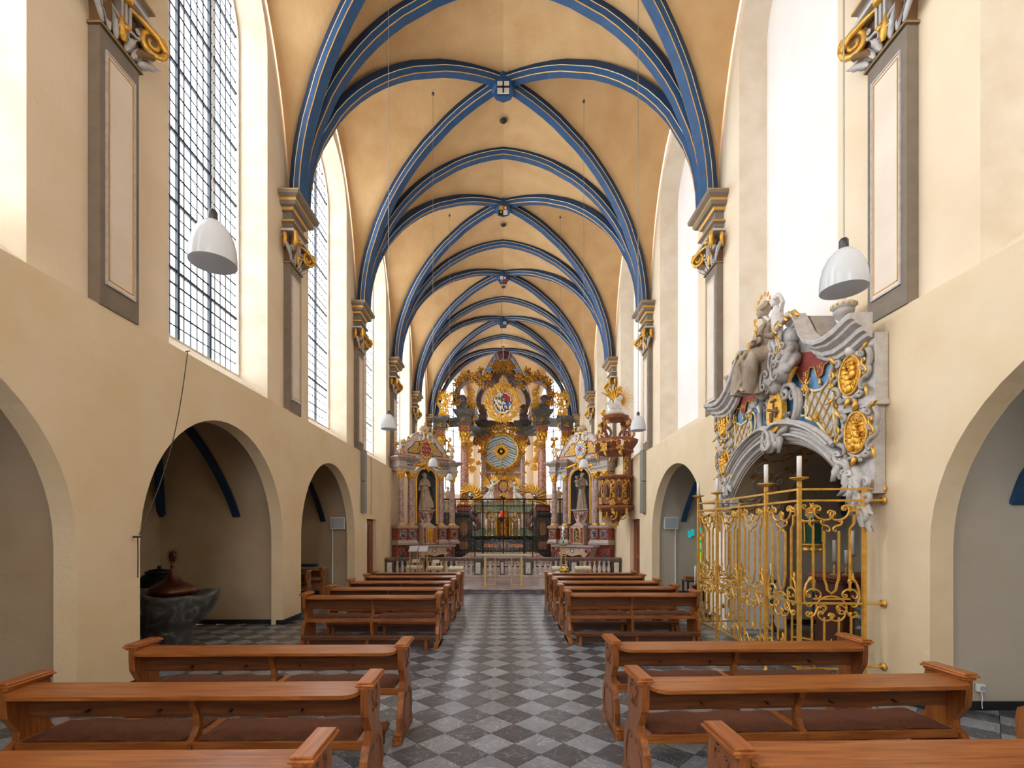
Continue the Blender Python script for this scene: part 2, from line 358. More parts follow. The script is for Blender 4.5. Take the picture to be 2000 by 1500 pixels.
# ============================================================ SETTING
def T(x):
    x = min(abs(x), 4.45); return 8.6+sqrt(max(0, 4.867**2-(x+.417)**2))
def wallmesh(mb, mp, u0, u1, z0, z1, ops, mi=0):
    """sheet with arched openings: ops = (centre, halfwidth, sill, spring)"""
    cur = u0
    for c, r, sill, spr in sorted(ops):
        if c-r > cur: mb.add([mp(cur, z0, 0), mp(c-r, z0, 0), mp(c-r, z1, 0), mp(cur, z1, 0)], [(0, 1, 2, 3)], mi)
        if sill > z0: mb.add([mp(c-r, z0, 0), mp(c+r, z0, 0), mp(c+r, sill, 0), mp(c-r, sill, 0)], [(0, 1, 2, 3)], mi)
        A = archpts(c, r, spr, 28)
        for (a, b), (d, e) in zip(A, A[1:]): mb.add([mp(a, b, 0), mp(d, e, 0), mp(d, z1, 0), mp(a, z1, 0)], [(0, 1, 2, 3)], mi)
        cur = c+r
    if u1 > cur: mb.add([mp(cur, z0, 0), mp(u1, z0, 0), mp(u1, z1, 0), mp(cur, z1, 0)], [(0, 1, 2, 3)], mi)
def reveal(mb, mp, o1, o2, w1, w2, mi=0, closed=False, sm=False):
    n = len(o1); vs = [mp(u, v, w1) for u, v in o1]+[mp(u, v, w2) for u, v in o2]
    mb.add(vs, [(i, (i+1) % n, n+(i+1) % n, n+i) for i in range(n if closed else n-1)], mi, sm)
def outline(c, r, sill, spr): return [(c-r, sill)]+archpts(c, r, spr, 28)+[(c+r, sill)]
KS = range(-3, 5)
BAYS = [3.06, 7.68, 12.30]
WALLS = {}
for side, sg in (('left', -1), ('right', 1)):
    mp = lambda u, v, w, sg=sg: (sg*(WX+w), u, v)       # w goes outwards
    mu = lambda u, v, w, sg=sg: (sg*(UX+w), u, v)
    m = MB(); wallmesh(m, mp, -8, 15.45, 0, LEDGE, [(c, AR, 0, ASPR) for c in BAYS])
    # door opening
    m.add([mp(15.45, 2.24, 0), mp(16.6, 2.24, 0), mp(16.6, LEDGE, 0), mp(15.45, LEDGE, 0)], [(0, 1, 2, 3)])
    m.add([mp(16.6, 0, 0), mp(30.4, 0, 0), mp(30.4, LEDGE, 0), mp(16.6, LEDGE, 0)], [(0, 1, 2, 3)])
    m.add([mp(-8, LEDGE, 0), mp(30.4, LEDGE, 0), mp(30.4, LEDGE+.03, .11), mp(-8, LEDGE+.03, .11)], [(0, 1, 2, 3)])
    for a, b in ((15.45, 0), (16.6, 0)): m.add([mp(a, 0, 0), mp(a, 2.24, 0), mp(a, 2.24, .2), mp(a, 0, .2)], [(0, 1, 2, 3)])
    m.add([mp(15.45, 2.24, 0), mp(16.6, 2.24, 0), mp(16.6, 2.24, .2), mp(15.45, 2.24, .2)], [(0, 1, 2, 3)])
    for c in BAYS:
        o1 = outline(c, AR, 0, ASPR); o2 = outline(c, AR-.02, 0, ASPR)
        reveal(m, mp, o1, o2, 0, .22, 0)
    wl = m.build('wall_'+side, PLASTER, kind='structure'); WALLS[side] = wl
    # upper wall with the window openings
    m = MB(); wallmesh(m, mu, -8, 30.4, LEDGE+.03, 14, [(winc(k), WHW, WSILL, WSPR) for k in KS])
    m.build('upper_wall', UPPER, wl)
    m = MB()
    for k in KS:
        c = winc(k); o1 = outline(c, WHW, WSILL, WSPR); o2 = outline(c, WHW-.1, WSILL+.36, WSPR)
        reveal(m, mu, o1, o2, 0, .47, 0, closed=True)
        if sg < 0:
            o3 = outline(c, WHW-.14, WSILL+.40, WSPR); reveal(m, mu, o2, o3, .47, .47, 0, closed=True)
            reveal(m, mu, o3, o3, .47, .56, 0, closed=True)
    m.build('window_reveal', REVEAL, wl)
    # side bays behind the arches
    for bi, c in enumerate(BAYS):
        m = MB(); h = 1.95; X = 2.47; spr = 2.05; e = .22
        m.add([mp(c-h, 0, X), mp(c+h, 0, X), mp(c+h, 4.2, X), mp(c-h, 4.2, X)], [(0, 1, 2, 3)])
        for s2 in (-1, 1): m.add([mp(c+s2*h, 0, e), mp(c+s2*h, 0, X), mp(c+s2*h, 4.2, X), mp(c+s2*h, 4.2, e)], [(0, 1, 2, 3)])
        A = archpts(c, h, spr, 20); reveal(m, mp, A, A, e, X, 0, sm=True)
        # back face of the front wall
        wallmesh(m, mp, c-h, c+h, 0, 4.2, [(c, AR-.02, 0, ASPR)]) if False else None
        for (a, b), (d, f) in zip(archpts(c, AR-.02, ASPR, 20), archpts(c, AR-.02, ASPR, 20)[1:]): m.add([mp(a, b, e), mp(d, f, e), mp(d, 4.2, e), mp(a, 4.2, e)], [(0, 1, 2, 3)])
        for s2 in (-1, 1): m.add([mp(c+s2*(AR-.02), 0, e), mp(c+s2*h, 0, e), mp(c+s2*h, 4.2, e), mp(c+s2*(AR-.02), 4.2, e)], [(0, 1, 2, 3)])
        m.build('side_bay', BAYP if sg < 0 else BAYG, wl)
        # blue cross ribs of the bay vault
        K = (c, 3.86, 1.25)
        for (u, z, w) in ((c+h-.02, 2.12, X-.03), (c+h-.03, 2.12, .95), (c-h+.02, 2.12, X-.03), (c-h+.03, 2.12, .95)):
            path = []
            for i in range(15):
                t = i/14; path.append(mp(u+(K[0]-u)*t, z+(K[1]-z)*sin(t*pi/2)**.85, w+(K[2]-w)*t))
            d = V(path[-1])-V(path[0]); sd = V((-d.y, d.x, 0)).normalized()
            MB().sweep([(-.075, .0), (-.07, .05), (-.012, .13), (.012, .13), (.07, .05), (.075, .0)], path, sd, [0, 0, 1, 0, 0, 0], closed=True).build('vault_rib', [RIBDK if sg < 0 else RIB, CREAM], wl)
        if bi < 3:
            m = MB(); m.box(c-h, c+h, 0, .09, X-.03, X-.005, mp=lambda a, b, w: mp(a, b, w)); m.box(c+h-.03, c+h-.005, 0, .09, .25, X-.02, mp=mp)
            m.build('skirting', BASEB, wl)
    # black skirting on the piers
    m = MB(); edges = [-8]+[x for c in BAYS for x in (c-AR, c+AR)]+[15.45]
    for a, b in zip(edges[::2], edges[1::2]): m.box(a-.012, b+.012, 0, .09, -.012, .25, mp=mp)
    m.build('baseboard_'+side, BASEB, kind='structure')
    # door leaf in its recess
    m = MB(); m.box(15.44, 16.61, 0.0, 2.26, .12, .24, mp=mp)
    d = m.build('door_%d' % (1 if sg < 0 else 2), DOORW, kind='structure')
    for q in (0, 1):
        for z0, z1 in ((.15, .95), (1.1, 2.05)): MB().box(15.6+q*.47, 15.98+q*.47, z0, z1, .1, .125, mp=mp).build('door_panel', DARKW if False else DOORW, d, bevel=.008)
    MB().box(15.58, 15.61, 1.0, 1.03, .04, .12, mp=mp).box(15.58, 15.7, 1.0, 1.03, .03, .05, mp=mp).build('door_handle', BRASSF, d)
# blind windows on the right: white plaster at the back of each recess
for k in KS:
    c = winc(k); n = k+4
    m = MB(); o = outline(c, WHW-.1, WSILL+.36, WSPR); m.add([(UX+.47, u, v) for u, v in o], [tuple(range(len(o)))])
    m.build('window_%d' % (20+n), BLIND, kind='structure')
# leaded windows on the left
XG = -(UX+.53)
for k in KS:
    c = winc(k); hw = WHW-.14; z0 = WSILL+.40; n = k+4
    w = thing('window_%d' % n, None, None, (XG, c, z0), kind='structure')
    lit = 2*hw/3; ztop = WSPR+hw
    def zt(u): return WSPR+sqrt(max(0, hw*hw-(u-c)**2))
    for q in (1, 2):
        u = c-hw+lit*q; kk = MB().box(XG-.02, XG+.03, u-.025, u+.025, z0, zt(u)).build('mullion', LEAD, w)
        kk.matrix_parent_inverse = w.matrix_basis.inverted()
    z = z0+1.05
    while z < ztop-.1:
        half = hw if z <= WSPR else sqrt(max(.01, hw*hw-(z-WSPR)**2))
        b = MB().box(XG-.015, XG+.02, c-half, c+half, z-.022, z+.022).build('saddle_bar', LEAD, w); b.matrix_parent_inverse = w.matrix_basis.inverted(); z += 1.05
    m = MB(); cols = 15; rw = .21
    for i in range(cols+1):
        u = c-hw+2*hw*i/cols
        if i % 5: m.box(XG-.006, XG+.004, u-.011, u+.011, z0, zt(u))
    j = 1; z = z0+rw
    while z < ztop-.05:
        half = hw if z <= WSPR else sqrt(max(.01, hw*hw-(z-WSPR)**2)); t = .009 if j % 2 else .014
        if j % 5: m.box(XG-.007, XG+.006, c-half, c+half, z-t, z+t)
        z += rw; j += 1
    b = m.build('leading', LEAD, w, kind='stuff'); b.matrix_parent_inverse = w.matrix_basis.inverted()
    if k == 0:
        pw = 2*hw/cols; pm = None; rest = MB(); cnt = 0
        cells = []
        for r in range(int((ztop-z0)/rw)+1):
            for i in range(cols):
                cells.append((r, i))
        for (r, i) in cells:
            u0, u1 = c-hw+pw*i, c-hw+pw*(i+1); za, zb = z0+rw*r, z0+rw*(r+1)
            lim = min(zt(u0), zt(u1)) if zb > WSPR else zb
            if za >= lim: continue
            seen = za < 11 and u0 > 6.4
            if cnt < 298 and zb <= WSPR and r < 22 and seen:
                if pm is None: pm = MB().box(-.003, .003, -pw/2+.003, pw/2-.003, -rw/2+.003, rw/2-.003).build('pane', GLASS, w); o = pm
                else: o = pm.copy(); COL.objects.link(o)
                o.parent = w; o.location = (0, (u0+u1)/2-c, (za+zb)/2-z0); cnt += 1
            else: rest.box(XG-.003, XG+.003, u0+.003, u1-.003, za, min(zb, lim))
        b = rest.build('upper_panes', GLASS, w, kind='stuff'); b.matrix_parent_inverse = w.matrix_basis.inverted()
    else:
        o = outline(c, hw, z0, WSPR); m = MB().add([(XG, u, v) for u, v in o], [tuple(range(len(o)))])
        b = m.build('panes', GLASS, w, kind='stuff'); b.matrix_parent_inverse = w.matrix_basis.inverted()
# ---- vault
YB0 = P0+PITCH*-3
m = MB(); NT = 18; th0 = math.acos(.417/4.867)
xs = [4.867*cos(th0*(1-(1-i/NT)))-.417 for i in range(NT+1)]
xs = sorted([max(0, 4.867*cos(th0*i/NT)-.417) for i in range(NT+1)])
def vz(x, f, L):
    if not L: return T(x)
    return max(T(x), T(4.45*f)-.7*(abs(x)/4.45)**3)
for k in KS:
    y0 = P0+PITCH*k; yc = y0+PITCH/2; b = PITCH/2
    for sx in (-1, 1):
        for sy in (-1, 1):
            for L in (0, 1):
                idx = {}; vs = []; fs = []
                def g(i, j):
                    if (i, j) not in idx:
                        x = xs[i]; f = xs[j]/4.45; idx[(i, j)] = len(vs); vs.append((sx*x, yc+sy*b*f, vz(x, f, L)))
                    return idx[(i, j)]
                for i in range(NT):
                    for j in range(NT):
                        if L == 0 and i < j: fs.append((g(i, j), g(i+1, j), g(i+1, j+1), g(i, j+1)))
                        if L == 1 and i > j: fs.append((g(i, j), g(i+1, j), g(i+1, j+1), g(i, j+1)))
                        if i == j:
                            if L == 0: fs.append((g(i, j), g(i+1, j+1), g(i, j+1)))
                            else: fs.append((g(i, j), g(i+1, j), g(i+1, j+1)))
                m.add(vs, fs, 0, True)
KY = 30.9
AP = [(-4.45, P0+PITCH*5), (-4.45, 30.4), (-2.1, 34.0), (2.1, 34.0), (4.45, 30.4), (4.45, P0+PITCH*5)]
K2 = V((0, KY))
for a, b in list(zip(AP, AP[1:]))+[(AP[0], AP[-1])]:
    a, b = V(a), V(b); vs = []; N1, N2 = 14, 16
    for i in range(N1+1):
        s_ = xs[int(i*NT/N1)]/4.45
        for j in range(N2+1):
            t = j/N2*2-1; p = K2.lerp(a.lerp(b, j/N2), s_); z = T(4.45*abs(t)*s_)-(.7*s_**3*(1-abs(t)) if abs(a.y-b.y) > .01 or a.y > 33 else 0)
            vs.append((p.x, p.y, z))
    m.add(vs, [(i*(N2+1)+j, i*(N2+1)+j+1, (i+1)*(N2+1)+j+1, (i+1)*(N2+1)+j) for i in range(N1) for j in range(N2)], 0, True)
ceil = m.build('ceiling', VAULT, kind='structure')
RP = [(-.15, -.05), (-.15, .08), (-.145, .095), (-.085, .17), (-.07, .19), (-.055, .2), (.055, .2), (.07, .19), (.085, .17), (.145, .095), (.15, .08), (.15, -.05)]
RM = [0, 1, 2, 0, 3, 2, 3, 0, 2, 1, 0]
RP = [(-.15, -.05), (-.15, .075), (-.144, .087), (-.105, .18), (-.093, .193), (.093, .193), (.105, .18), (.144, .087), (.15, .075), (.15, -.05)]
RM = [1, 3, 0, 2, 0, 2, 0, 3, 1]
def arc_path(x0, y0, x1, y1, half=True, n=16):
    pts = []
    for i in range(n+1):
        f = xs[int(round(i*NT/n))]/4.45; q = 1-f if False else f; pts.append((x1+(x0-x1)*q, y1+(y0-y1)*q, T(4.45*q)+.01))
    return pts
def ribobj(path, side):
    p0, p1 = V(path[0]), V(path[-1]); pr = [(a, b) for a, b in RP]
    t = (V(path[1])-p0).normalized(); dn = t.cross(V(side))
    if dn.z > 0: path = path[::-1]
    MB().sweep(pr, path, side, RM).build('rib', [RIB, RIBDK, GOLDF, CREAM], ceil)
def key_boss(y, z, style):
    k = MB(); k.lathe([(.0, -.02), (.26, -.02), (.3, .04), (.3, .16), (.24, .2), (.24, .34), (0, .36)], (0, y, z-.34), 8, 0, False)
    ko = k.build('keystone', RIB, ceil)
    if style >= 0:
        A = [[(PBLU, PWHT), (PBLK, PBLU)], [(PWHT, PWHT), (PWHT, PWHT)], [(PYEL, PRED), (PBLK, PWHT)], [(PWHT, PBLU), (PBLU, PRED)]][style % 4]
        for r in range(2):
            for c in range(2):
                MB().box(-.15+.15*c, .15*c-.004, y-.33, y-.3, z-.34-.15*r-.15, z-.34-.15*r).build('shield_quarter', A[r][c], ko)
        mm = MB(); mm.box(-.16, .16, y-.3, y-.26, z-.66, z-.33); mm.build('shield_back', RIBDK, ko)
        if style == 1: MB().box(-.15, .15, y-.345, y-.33, z-.51, z-.47).box(-.02, .02, y-.345, y-.33, z-.63, z-.35).build('shield_cross', PBLK, ko)
        else:
            MB().ell((.075, y-.335, z-.42), (.04, .015, .05)).build('charge', PWHT if style != 0 else PYEL, ko); MB().ell((-.075, y-.335, z-.56), (.035, .015, .035)).build('charge', PYEL if style else PWHT, ko)
for k in range(-2, 6):
    y = P0+PITCH*k
    for sg in (-1, 1):
        ribobj(arc_path(sg*4.28, y, 0, y), (0, 1, 0))
        if k < 5:
            yc = y+PITCH/2
            for e in (0, 1):
                ye = y+PITCH*e; d = V((sg*4.28, ye-yc, 0)).normalized(); sd = V((-d.y, d.x, 0)); ribobj(arc_path(sg*4.28, ye+(.1 if e == 0 else -.1), 0, yc), sd)
    if k < 5: key_boss(y+PITCH/2, T(0), max(k, 0) % 4 if k >= 0 else -1)
for a in AP:
    d = (V(a)-K2); dd = V((d.x, d.y, 0)).normalized(); ribobj(arc_path(a[0]*.965, a[1] if a[1] < 33 else a[1]-.1, 0, KY), V((-dd.y, dd.x, 0)))
key_boss(KY, T(0), -1)
# vent holes in the vault
for k in range(-1, 4):
    y = P0+PITCH*(k+1)-1.15
    MB().lathe([(.0, .0), (.075, .0), (.085, .03), (.1, .03)], (0, y, T(0)-.1), 14).build('vent_hole', PBLK, ceil)
# ---- apse walls
apw = MB(); apr = MB()
wn = 11
apse = thing('wall_apse', None, None, (0, 32, 0), kind='structure')
for a, b in zip(AP[1:], AP[2:-1]):
    a, b = V(a), V(b); L = (b-a).length; d = (b-a)/L; nrm = V((-d.y, d.x))  # outward
    mp = lambda u, v, w, a=a, d=d, nrm=nrm: (a.x+d.x*u+nrm.x*w, a.y+d.y*u+nrm.y*w, v)
    hw = 1.3; c = L/2; m = MB(); blind = a.y > 33 and b.y > 33; wallmesh(m, mp, 0, L, 0, 14, [] if blind else [(c, hw, 4.3, 10.6)])
    o1 = outline(c, hw, 4.3, 10.6); o2 = outline(c, hw-.1, 4.6, 10.6); (None if blind else reveal(m, mp, o1, o2, 0, .4, 1, closed=True))
    q = m.build('apse_wall', [UPPER, REVEAL]); q.parent = apse; q.matrix_parent_inverse = Matrix.Translation((0, -32, 0))
    if blind: continue
    m = MB()
    for i in range(1, 3): u = c-1.2+2.4*i/3; m.box(u-.03, u+.03, 4.6, 10.6+sqrt(1.44-(u-c)**2), .38, .44, mp=mp)
    z = 5.6
    while z < 11.6:
        half = 1.2 if z < 10.6 else sqrt(1.44-(z-10.6)**2); m.box(c-half, c+half, z-.025, z+.025, .38, .43, mp=mp); z += 1.0
    w = m.build('window_%d' % wn, LEAD, kind='structure'); wn += 1
    o = outline(c, hw-.1, 4.6, 10.6); MB().add([mp(u, v, .41) for u, v in o], [tuple(range(len(o)))]).build('panes', GLASS, w)
    P_ = portal(*mp(c, 8.0, .7), 2.4, 7.2, (0, 0, 0)); P_.rotation_euler = V((-nrm.x, -nrm.y, 0)).to_track_quat('-Z', 'Z').to_euler()
# back wall and rear closure
m = MB(); mpb = lambda u, v, w: (u, -8.0-w, v); wallmesh(m, mpb, -7, 7, 0, 14, [(0, 1.6, 3.0, 8.6)])
ob = outline(0, 1.6, 3.0, 8.6); reveal(m, mpb, ob, ob, 0, .35, 0, closed=True); m.build('wall_back', PLASTER, kind='structure')
m = MB()
for u in (-.8, 0, .8): m.box(u-.04, u+.04, 3.0, 8.6+sqrt(2.56-u*u), .3, .36, mp=mpb)
for i in range(6): m.box(-1.6, 1.6, 3.9+.9*i, 3.94+.9*i, .3, .35, mp=mpb)
wb = m.build('window_10', LEAD, kind='structure'); MB().add([mpb(u, v, .33) for u, v in ob], [tuple(range(len(ob)))]).build('panes', GLASS, wb)
# ---- floor: bed, single tiles, the rest joined
fl = MB().box(-6.95, 6.95, -8, 36, -.2, -.012).build('floor', GROUT, kind='structure')
d = .424; h = d/2-.0035
tm = {}
for i, (nm, mt) in enumerate((('d', TILE_D), ('l', TILE_L))):
    t = MB(); t.prism([(-h, 0), (0, -h), (h, 0), (0, h)], -.012, 0); o = t.build('tile', mt, fl); tm[i] = o
tiles = []
for j in range(-28, 27):
    for i in range(-17, 17):
        for s_ in (0, 1):
            x = .10+d*i+s_*d/2; y = 3.998+d*j+s_*d/2
            if abs(x) > 7.0 or y > 14.6 or y < -7.9: continue
            if abs(x) > WX-.1 and not any(abs(y-c) < AR+.15 for c in BAYS): continue
            tiles.append((x, y, s_))
def tvis(x, y):
    if y < 3.3: return False
    px = PX0+FPX*x/y; return 20 < px < 1980 and abs(x) < 4.3
near = sorted([t for t in tiles if tvis(t[0], t[1])], key=lambda t: t[1]+abs(t[0])*.9)[:300]
first = {0: True, 1: True}; ns = set((a, b) for a, b, _ in near)
for x, y, s_ in near:
    o = tm[s_] if first[s_] else tm[s_].copy()
    if not first[s_]: COL.objects.link(o)
    first[s_] = False; o.parent = fl; o.location = (x, y, 0)
rest = MB()
for x, y, s_ in tiles:
    if (x, y) in ns: continue
    hz = 0
    rest.add([(x-h, y, hz), (x, y-h, hz), (x+h, y, hz), (x, y+h, hz), (x-h, y, -.012), (x, y-h, -.012), (x+h, y, -.012), (x, y+h, -.012)], [(0, 1, 2, 3), (0, 1, 5, 4), (1, 2, 6, 5), (2, 3, 7, 6), (3, 0, 4, 7)], s_)
rest.build('distant_tiles', [TILE_D, TILE_L], fl, kind='stuff')
# ---- presbytery step
st = MB(); st.prism([(14.28, 0), (14.28, .09), (14.2, .1), (14.2, .15), (36, .15), (36, 0)], -WX+.002, WX-.002, lambda a, b, w: (w, a, b))
tag(st.build('altar_step', STEPM, bevel=.01), 'low pink and grey marble step running across the nave before the balustrade', 'step')['kind'] = 'structure'
# ---- pilasters
def pilaster(sg):
    t = thing('pilaster', '', 'pilaster')
    mp = lambda u, v, w: (-sg*w, u, v)           # u along the wall, w into the nave, origin at the upper wall plane
    MB().box(-.28, .28, LEDGE, 7.3, -.02, .13, mp=mp).build('shaft', GREY, t, bevel=.004)
    p = MB(); p.box(-.2, .2, 4.56, 7.08, .125, .138, mp=mp).build('panel', PANEL, t)
    f = MB()
    for (a, b, c, d_) in ((-.21, -.19, 4.54, 7.1), (.19, .21, 4.54, 7.1), (-.21, .21, 4.54, 4.56), (-.21, .21, 7.08, 7.1)): f.box(a, b, c, d_, .125, .15, mp=mp)
    for (a, b, c, d_) in ((-.175, -.165, 4.6, 7.05), (.165, .175, 4.6, 7.05), (-.175, .175, 4.6, 4.61), (-.175, .175, 7.04, 7.05)): f.box(a, b, c, d_, .135, .145, 1, mp=mp)
    f.build('panel_moulding', [SILVER, GOLDF], t)
    n = MB(); n.box(-.3, .3, 7.3, 7.335, -.02, .16, mp=mp); n.box(-.305, .305, 7.305, 7.315, -.02, .165, 1, mp=mp); n.build('necking', [GREYD, GOLDF], t)
    c = MB()
    c.prism([(-.26, 7.335), (.26, 7.335), (.3, 7.9), (-.3, 7.9)], -.02, .12, mp, 1)
    for s in (-1, 1):
        # diagonal volute: disc with spiral, turned outwards
        for q, (w0, sz) in enumerate(((.24, .17), (.05, .13))):
            cu, cv = s*(.33 if q == 0 else .36), 7.72
            mpp = lambda u, v, w, s=s, w0=w0, cu=cu, cv=cv: mp(cu+u*.72*s+w*.55*s, cv+v, w0+u*.35-w*.6 if False else w0+u*.5-abs(w)*.2+w*.5)
            for tt in range(1): 
                pth = []; rr = []
                for i in range(26):
                    a = i/25*2*pi*1.7+pi*.75; r = sz*(1-.8*i/25); pth.append(mpp(-r*cos(a)*1.0, r*sin(a), .02)); rr.append(.04-.02*i/25)
                c.tube(pth, rr, 6, 2)
            c.lathe([(0, -.05), (sz*.85, -.05), (sz*.92, 0), (sz*.85, .05), (0, .05)], (0, 0, 0), 14, 1, True, mp=lambda x, y, z, f=mpp: f(x, y, z*.6))
        for q in range(3): leaf(c, mp, s*(.07+.09*q), 7.36, pi/2-s*(.15+.25*q), .26+.05*q, .1, .13, 0, .7, -s*.3)
        scroll(c, mp, s*.15, 7.62, .28, s*1.0, 'S', .018, 0, .17, s)
        c.tube([mp(s*.06, 7.86, .16), mp(s*.2, 7.87, .2), mp(s*.36, 7.8, .3), mp(s*.42, 7.68, .36)], [.03, .035, .04, .035], 7, 2); c.tube([mp(s*.18, 7.4, .13), mp(s*.24, 7.5, .17), mp(s*.34, 7.54, .27)], [.03, .045, .03], 7, 1); leaf(c, mp, s*.3, 7.52, pi/2-s*.9, .16, .1, .22, 0, .6)
    for q in (-.06, 0, .06): c.box(q-.016, q+.016, 7.6, 7.86, .12, .2, 0, mp=mp)
    leaf(c, mp, 0, 7.4, pi/2, .22, .12, .15, 2, .8); c.ell(mp(0, 7.87, .2), (.07, .07, .05), mi=2); c.ell(mp(0, 7.55, .2), .035, mi=2)
    c.prism([(-.42, 7.88), (.42, 7.88), (.42, 7.93), (-.42, 7.93)], -.02, .26, mp, 0)
    c.build('capital', [SILVER, BROWNP, GOLD], t)
    e = MB()
    prof = [(.16, 7.93), (.16, 7.99), (.2, 8.0), (.2, 8.06), (.25, 8.09), (.25, 8.12), (.17, 8.13), (.17, 8.30), (.22, 8.33), (.24, 8.38), (.3, 8.40), (.33, 8.46), (.33, 8.51), (.4, 8.56), (.41, 8.62), (.41, 8.64), (0, 8.64)]
    gold = {4, 8, 11, 14, 15}
    for i, ((w0, z0), (w1, z1)) in enumerate(zip(prof, prof[1:])):
        a, b = .14+w0, .14+w1
        ring0 = [(-a, -.02), (-a, w0), (a, w0), (a, -.02)]; ring1 = [(-b, -.02), (-b, w1), (b, w1), (b, -.02)]
        vs = [mp(u, z0, w) for u, w in ring0]+[mp(u, z1, w) for u, w in ring1]
        e.add(vs, [(j, j+1, j+5, j+4) for j in range(3)], 1 if i in gold and i != 15 else 0)
    e.box(-.55, .55, 8.63, 8.64, -.02, .41, 0, mp=mp)
    e.build('impost', [GREY, GOLDF], t)
    return t
ordn = ['nearest', 'second', 'third', 'fourth', 'fifth', 'sixth, farthest']
for sg, side in ((-1, 'left'), (1, 'right')):
    p = pilaster(sg)
    for i in range(6):
        o = p if i == 0 else copytree(p)
        place(o, sg*UX, P0+PITCH*i, 0, 0, '%s grey pilaster with gilded scroll capital on the %s wall, counted from the front' % (ordn[i], side), 'pilasters on the %s wall' % side)
# ============================================================ PEWS
def endprofile():
    R = [(-.27, .0), (.27, .0)]
    right = [(.27, .09), (.235, .10), (.255, .2), (.25, .3), (.205, .4), (.145, .47), (.125, .52), (.145, .6), (.155, .68), (.14, .76), (.13, .81)]
    left = [(-.18, .81), (-.18, .72), (-.17, .62), (-.13, .56), (-.09, .5), (-.095, .44), (-.14, .42), (-.2, .34), (-.235, .22), (-.225, .1), (-.27, .09)]
    return R+right+left
def pew(L, label, kneeler=True):
    t = thing('church_pew', label, 'pew'); hx = L/2
    for s in (-1, 1):
        x0, x1 = (hx-.05, hx) if s > 0 else (-hx, -hx+.05)
        m = MB(); mpx = lambda a, b, w: (w, a, b)
        m.prism(endprofile(), x0, x1, mpx)
        e = m.build('end_panel', OAKV, t, bevel=.006)
        b = MB(); b.box(s*hx-(.075 if s > 0 else -.0), s*hx+(0 if s > 0 else .075), -.29, .29, 0, .07); b.box(s*hx-(.068 if s > 0 else -.007), s*hx+(-.007 if s > 0 else .068), -.275, .275, .07, .095)
        b.build('foot_block', OAKY, e, bevel=.008)
        c = MB(); w0 = s*(hx-.02); c.box(w0-.05, w0+.05, -.19, .14, .84, .857); c.box(w0-.06, w0+.06, -.2, .15, .826, .842); c.box(w0-.045, w0+.045, -.185, .135, .805, .827)
        c.build('end_cap', OAKY, e, bevel=.006)
        # carved outline on the outer face
        k = MB(); xo = s*(hx+.001); mo = lambda u, v, w, xo=xo, s=s: (xo+s*w, u, v)
        for q in (-1, 1): scroll(k, mo, -.01+q*.045, .69, .15, pi/2, 'S', .006, 0, 0, q, n=5, step=2); scroll(k, mo, .0+q*.1, .25, .26, pi/2+q*.1, 'J', .006, 0, 0, q, n=5, step=2)
        k.ell((xo, .04, .79), (.008, .025, .02), 8, 6); k.build('carving', OAKD, e, kind='stuff')
    def board(name, x0, x1, y0, y1, z0, z1, mt=OAK, bev=.006): return MB().box(x0, x1, y0, y1, z0, z1).build(name, mt, t, bevel=bev)
    # book rest: rounded at the ends of its near edge, slightly tilted
    pl = []; r = .11; a0, a1 = -hx+.05, hx-.05
    pl = [(a0, -.01), (a1, -.01)]+[(a1-r+r*cos(q*pi/12), -.27+r-r*sin(q*pi/12)) for q in range(7)]+[(a0+r-r*sin(q*pi/12), -.27+r-r*cos(q*pi/12)) for q in range(7)]
    m = MB(); m.prism(pl, .0, .026, lambda u, v, w: (u, v, .785+w+v*.05)); m.build('book_rest', OAK, t, bevel=.007)
    board('backrest', a0, a1, -.045, -.015, .585, .78, OAKD)
    board('lower_rail', a0, a1, -.13, -.10, .385, .435)
    board('seat', a0, a1, -.13, .29, .425, .447)
    for x in (-hx*.6, -hx*.2, hx*.2, hx*.6): MB().tube([(x, -.045, .635), (x, -.075, .632), (x, -.1, .636)], [.008, .007, .012], 6).build('peg', DARKW, t)
    # middle bracket and leg
    prof = [(-.09, .0), (.2, .0), (.17, .3), (.2, .42), (-.14, .42), (-.13, .3), (-.1, .1)]
    MB().prism(prof, -.022, .022, lambda a, b, w: (w, a, b)).build('leg', OAKV, t, bevel=.004)
    prof = [(-.14, .43), (-.03, .43), (-.01, .5), (-.012, .8), (-.11, .8), (-.1, .68), (-.055, .6), (-.05, .52), (-.09, .47)]
    MB().prism(prof, -.022, .022, lambda a, b, w: (w, a, b)).build('bracket', OAKV, t, bevel=.004)
    for s in (-1, 1):
        x0, x1 = (.035, hx-.09) if s > 0 else (-hx+.09, -.035); N, Mn = 16, 6; vs = []
        c = MB()
        for kz in (0, 1):
            for i in range(N+1):
                for j in range(Mn+1):
                    a, b = i/N, j/Mn; e = min(a, 1-a, b*.45, (1-b)*.45)*10; e = min(1, e)
                    z = .452+(.034*e**.5+.006*sin(a*17+b*5+s) if kz else 0); vs.append((x0+(x1-x0)*a, -.115+.37*b, z))
        n1 = (N+1)*(Mn+1); fs = []
        for i in range(N):
            for j in range(Mn):
                q = i*(Mn+1)+j; fs.append((q, q+1, q+Mn+2, q+Mn+1)); fs.append((n1+q, n1+q+1, n1+q+Mn+2, n1+q+Mn+1))
        ed = [i*(Mn+1) for i in range(N+1)]+[N*(Mn+1)+j for j in range(1, Mn+1)]+[i*(Mn+1)+Mn for i in range(N-1, -1, -1)]+[j for j in range(Mn-1, 0, -1)]
        for a, b in zip(ed, ed[1:]+ed[:1]): fs.append((a, b, n1+b, n1+a))
        c.add(vs, fs, 0, True); c.build('seat_cushion', CUSH, t)
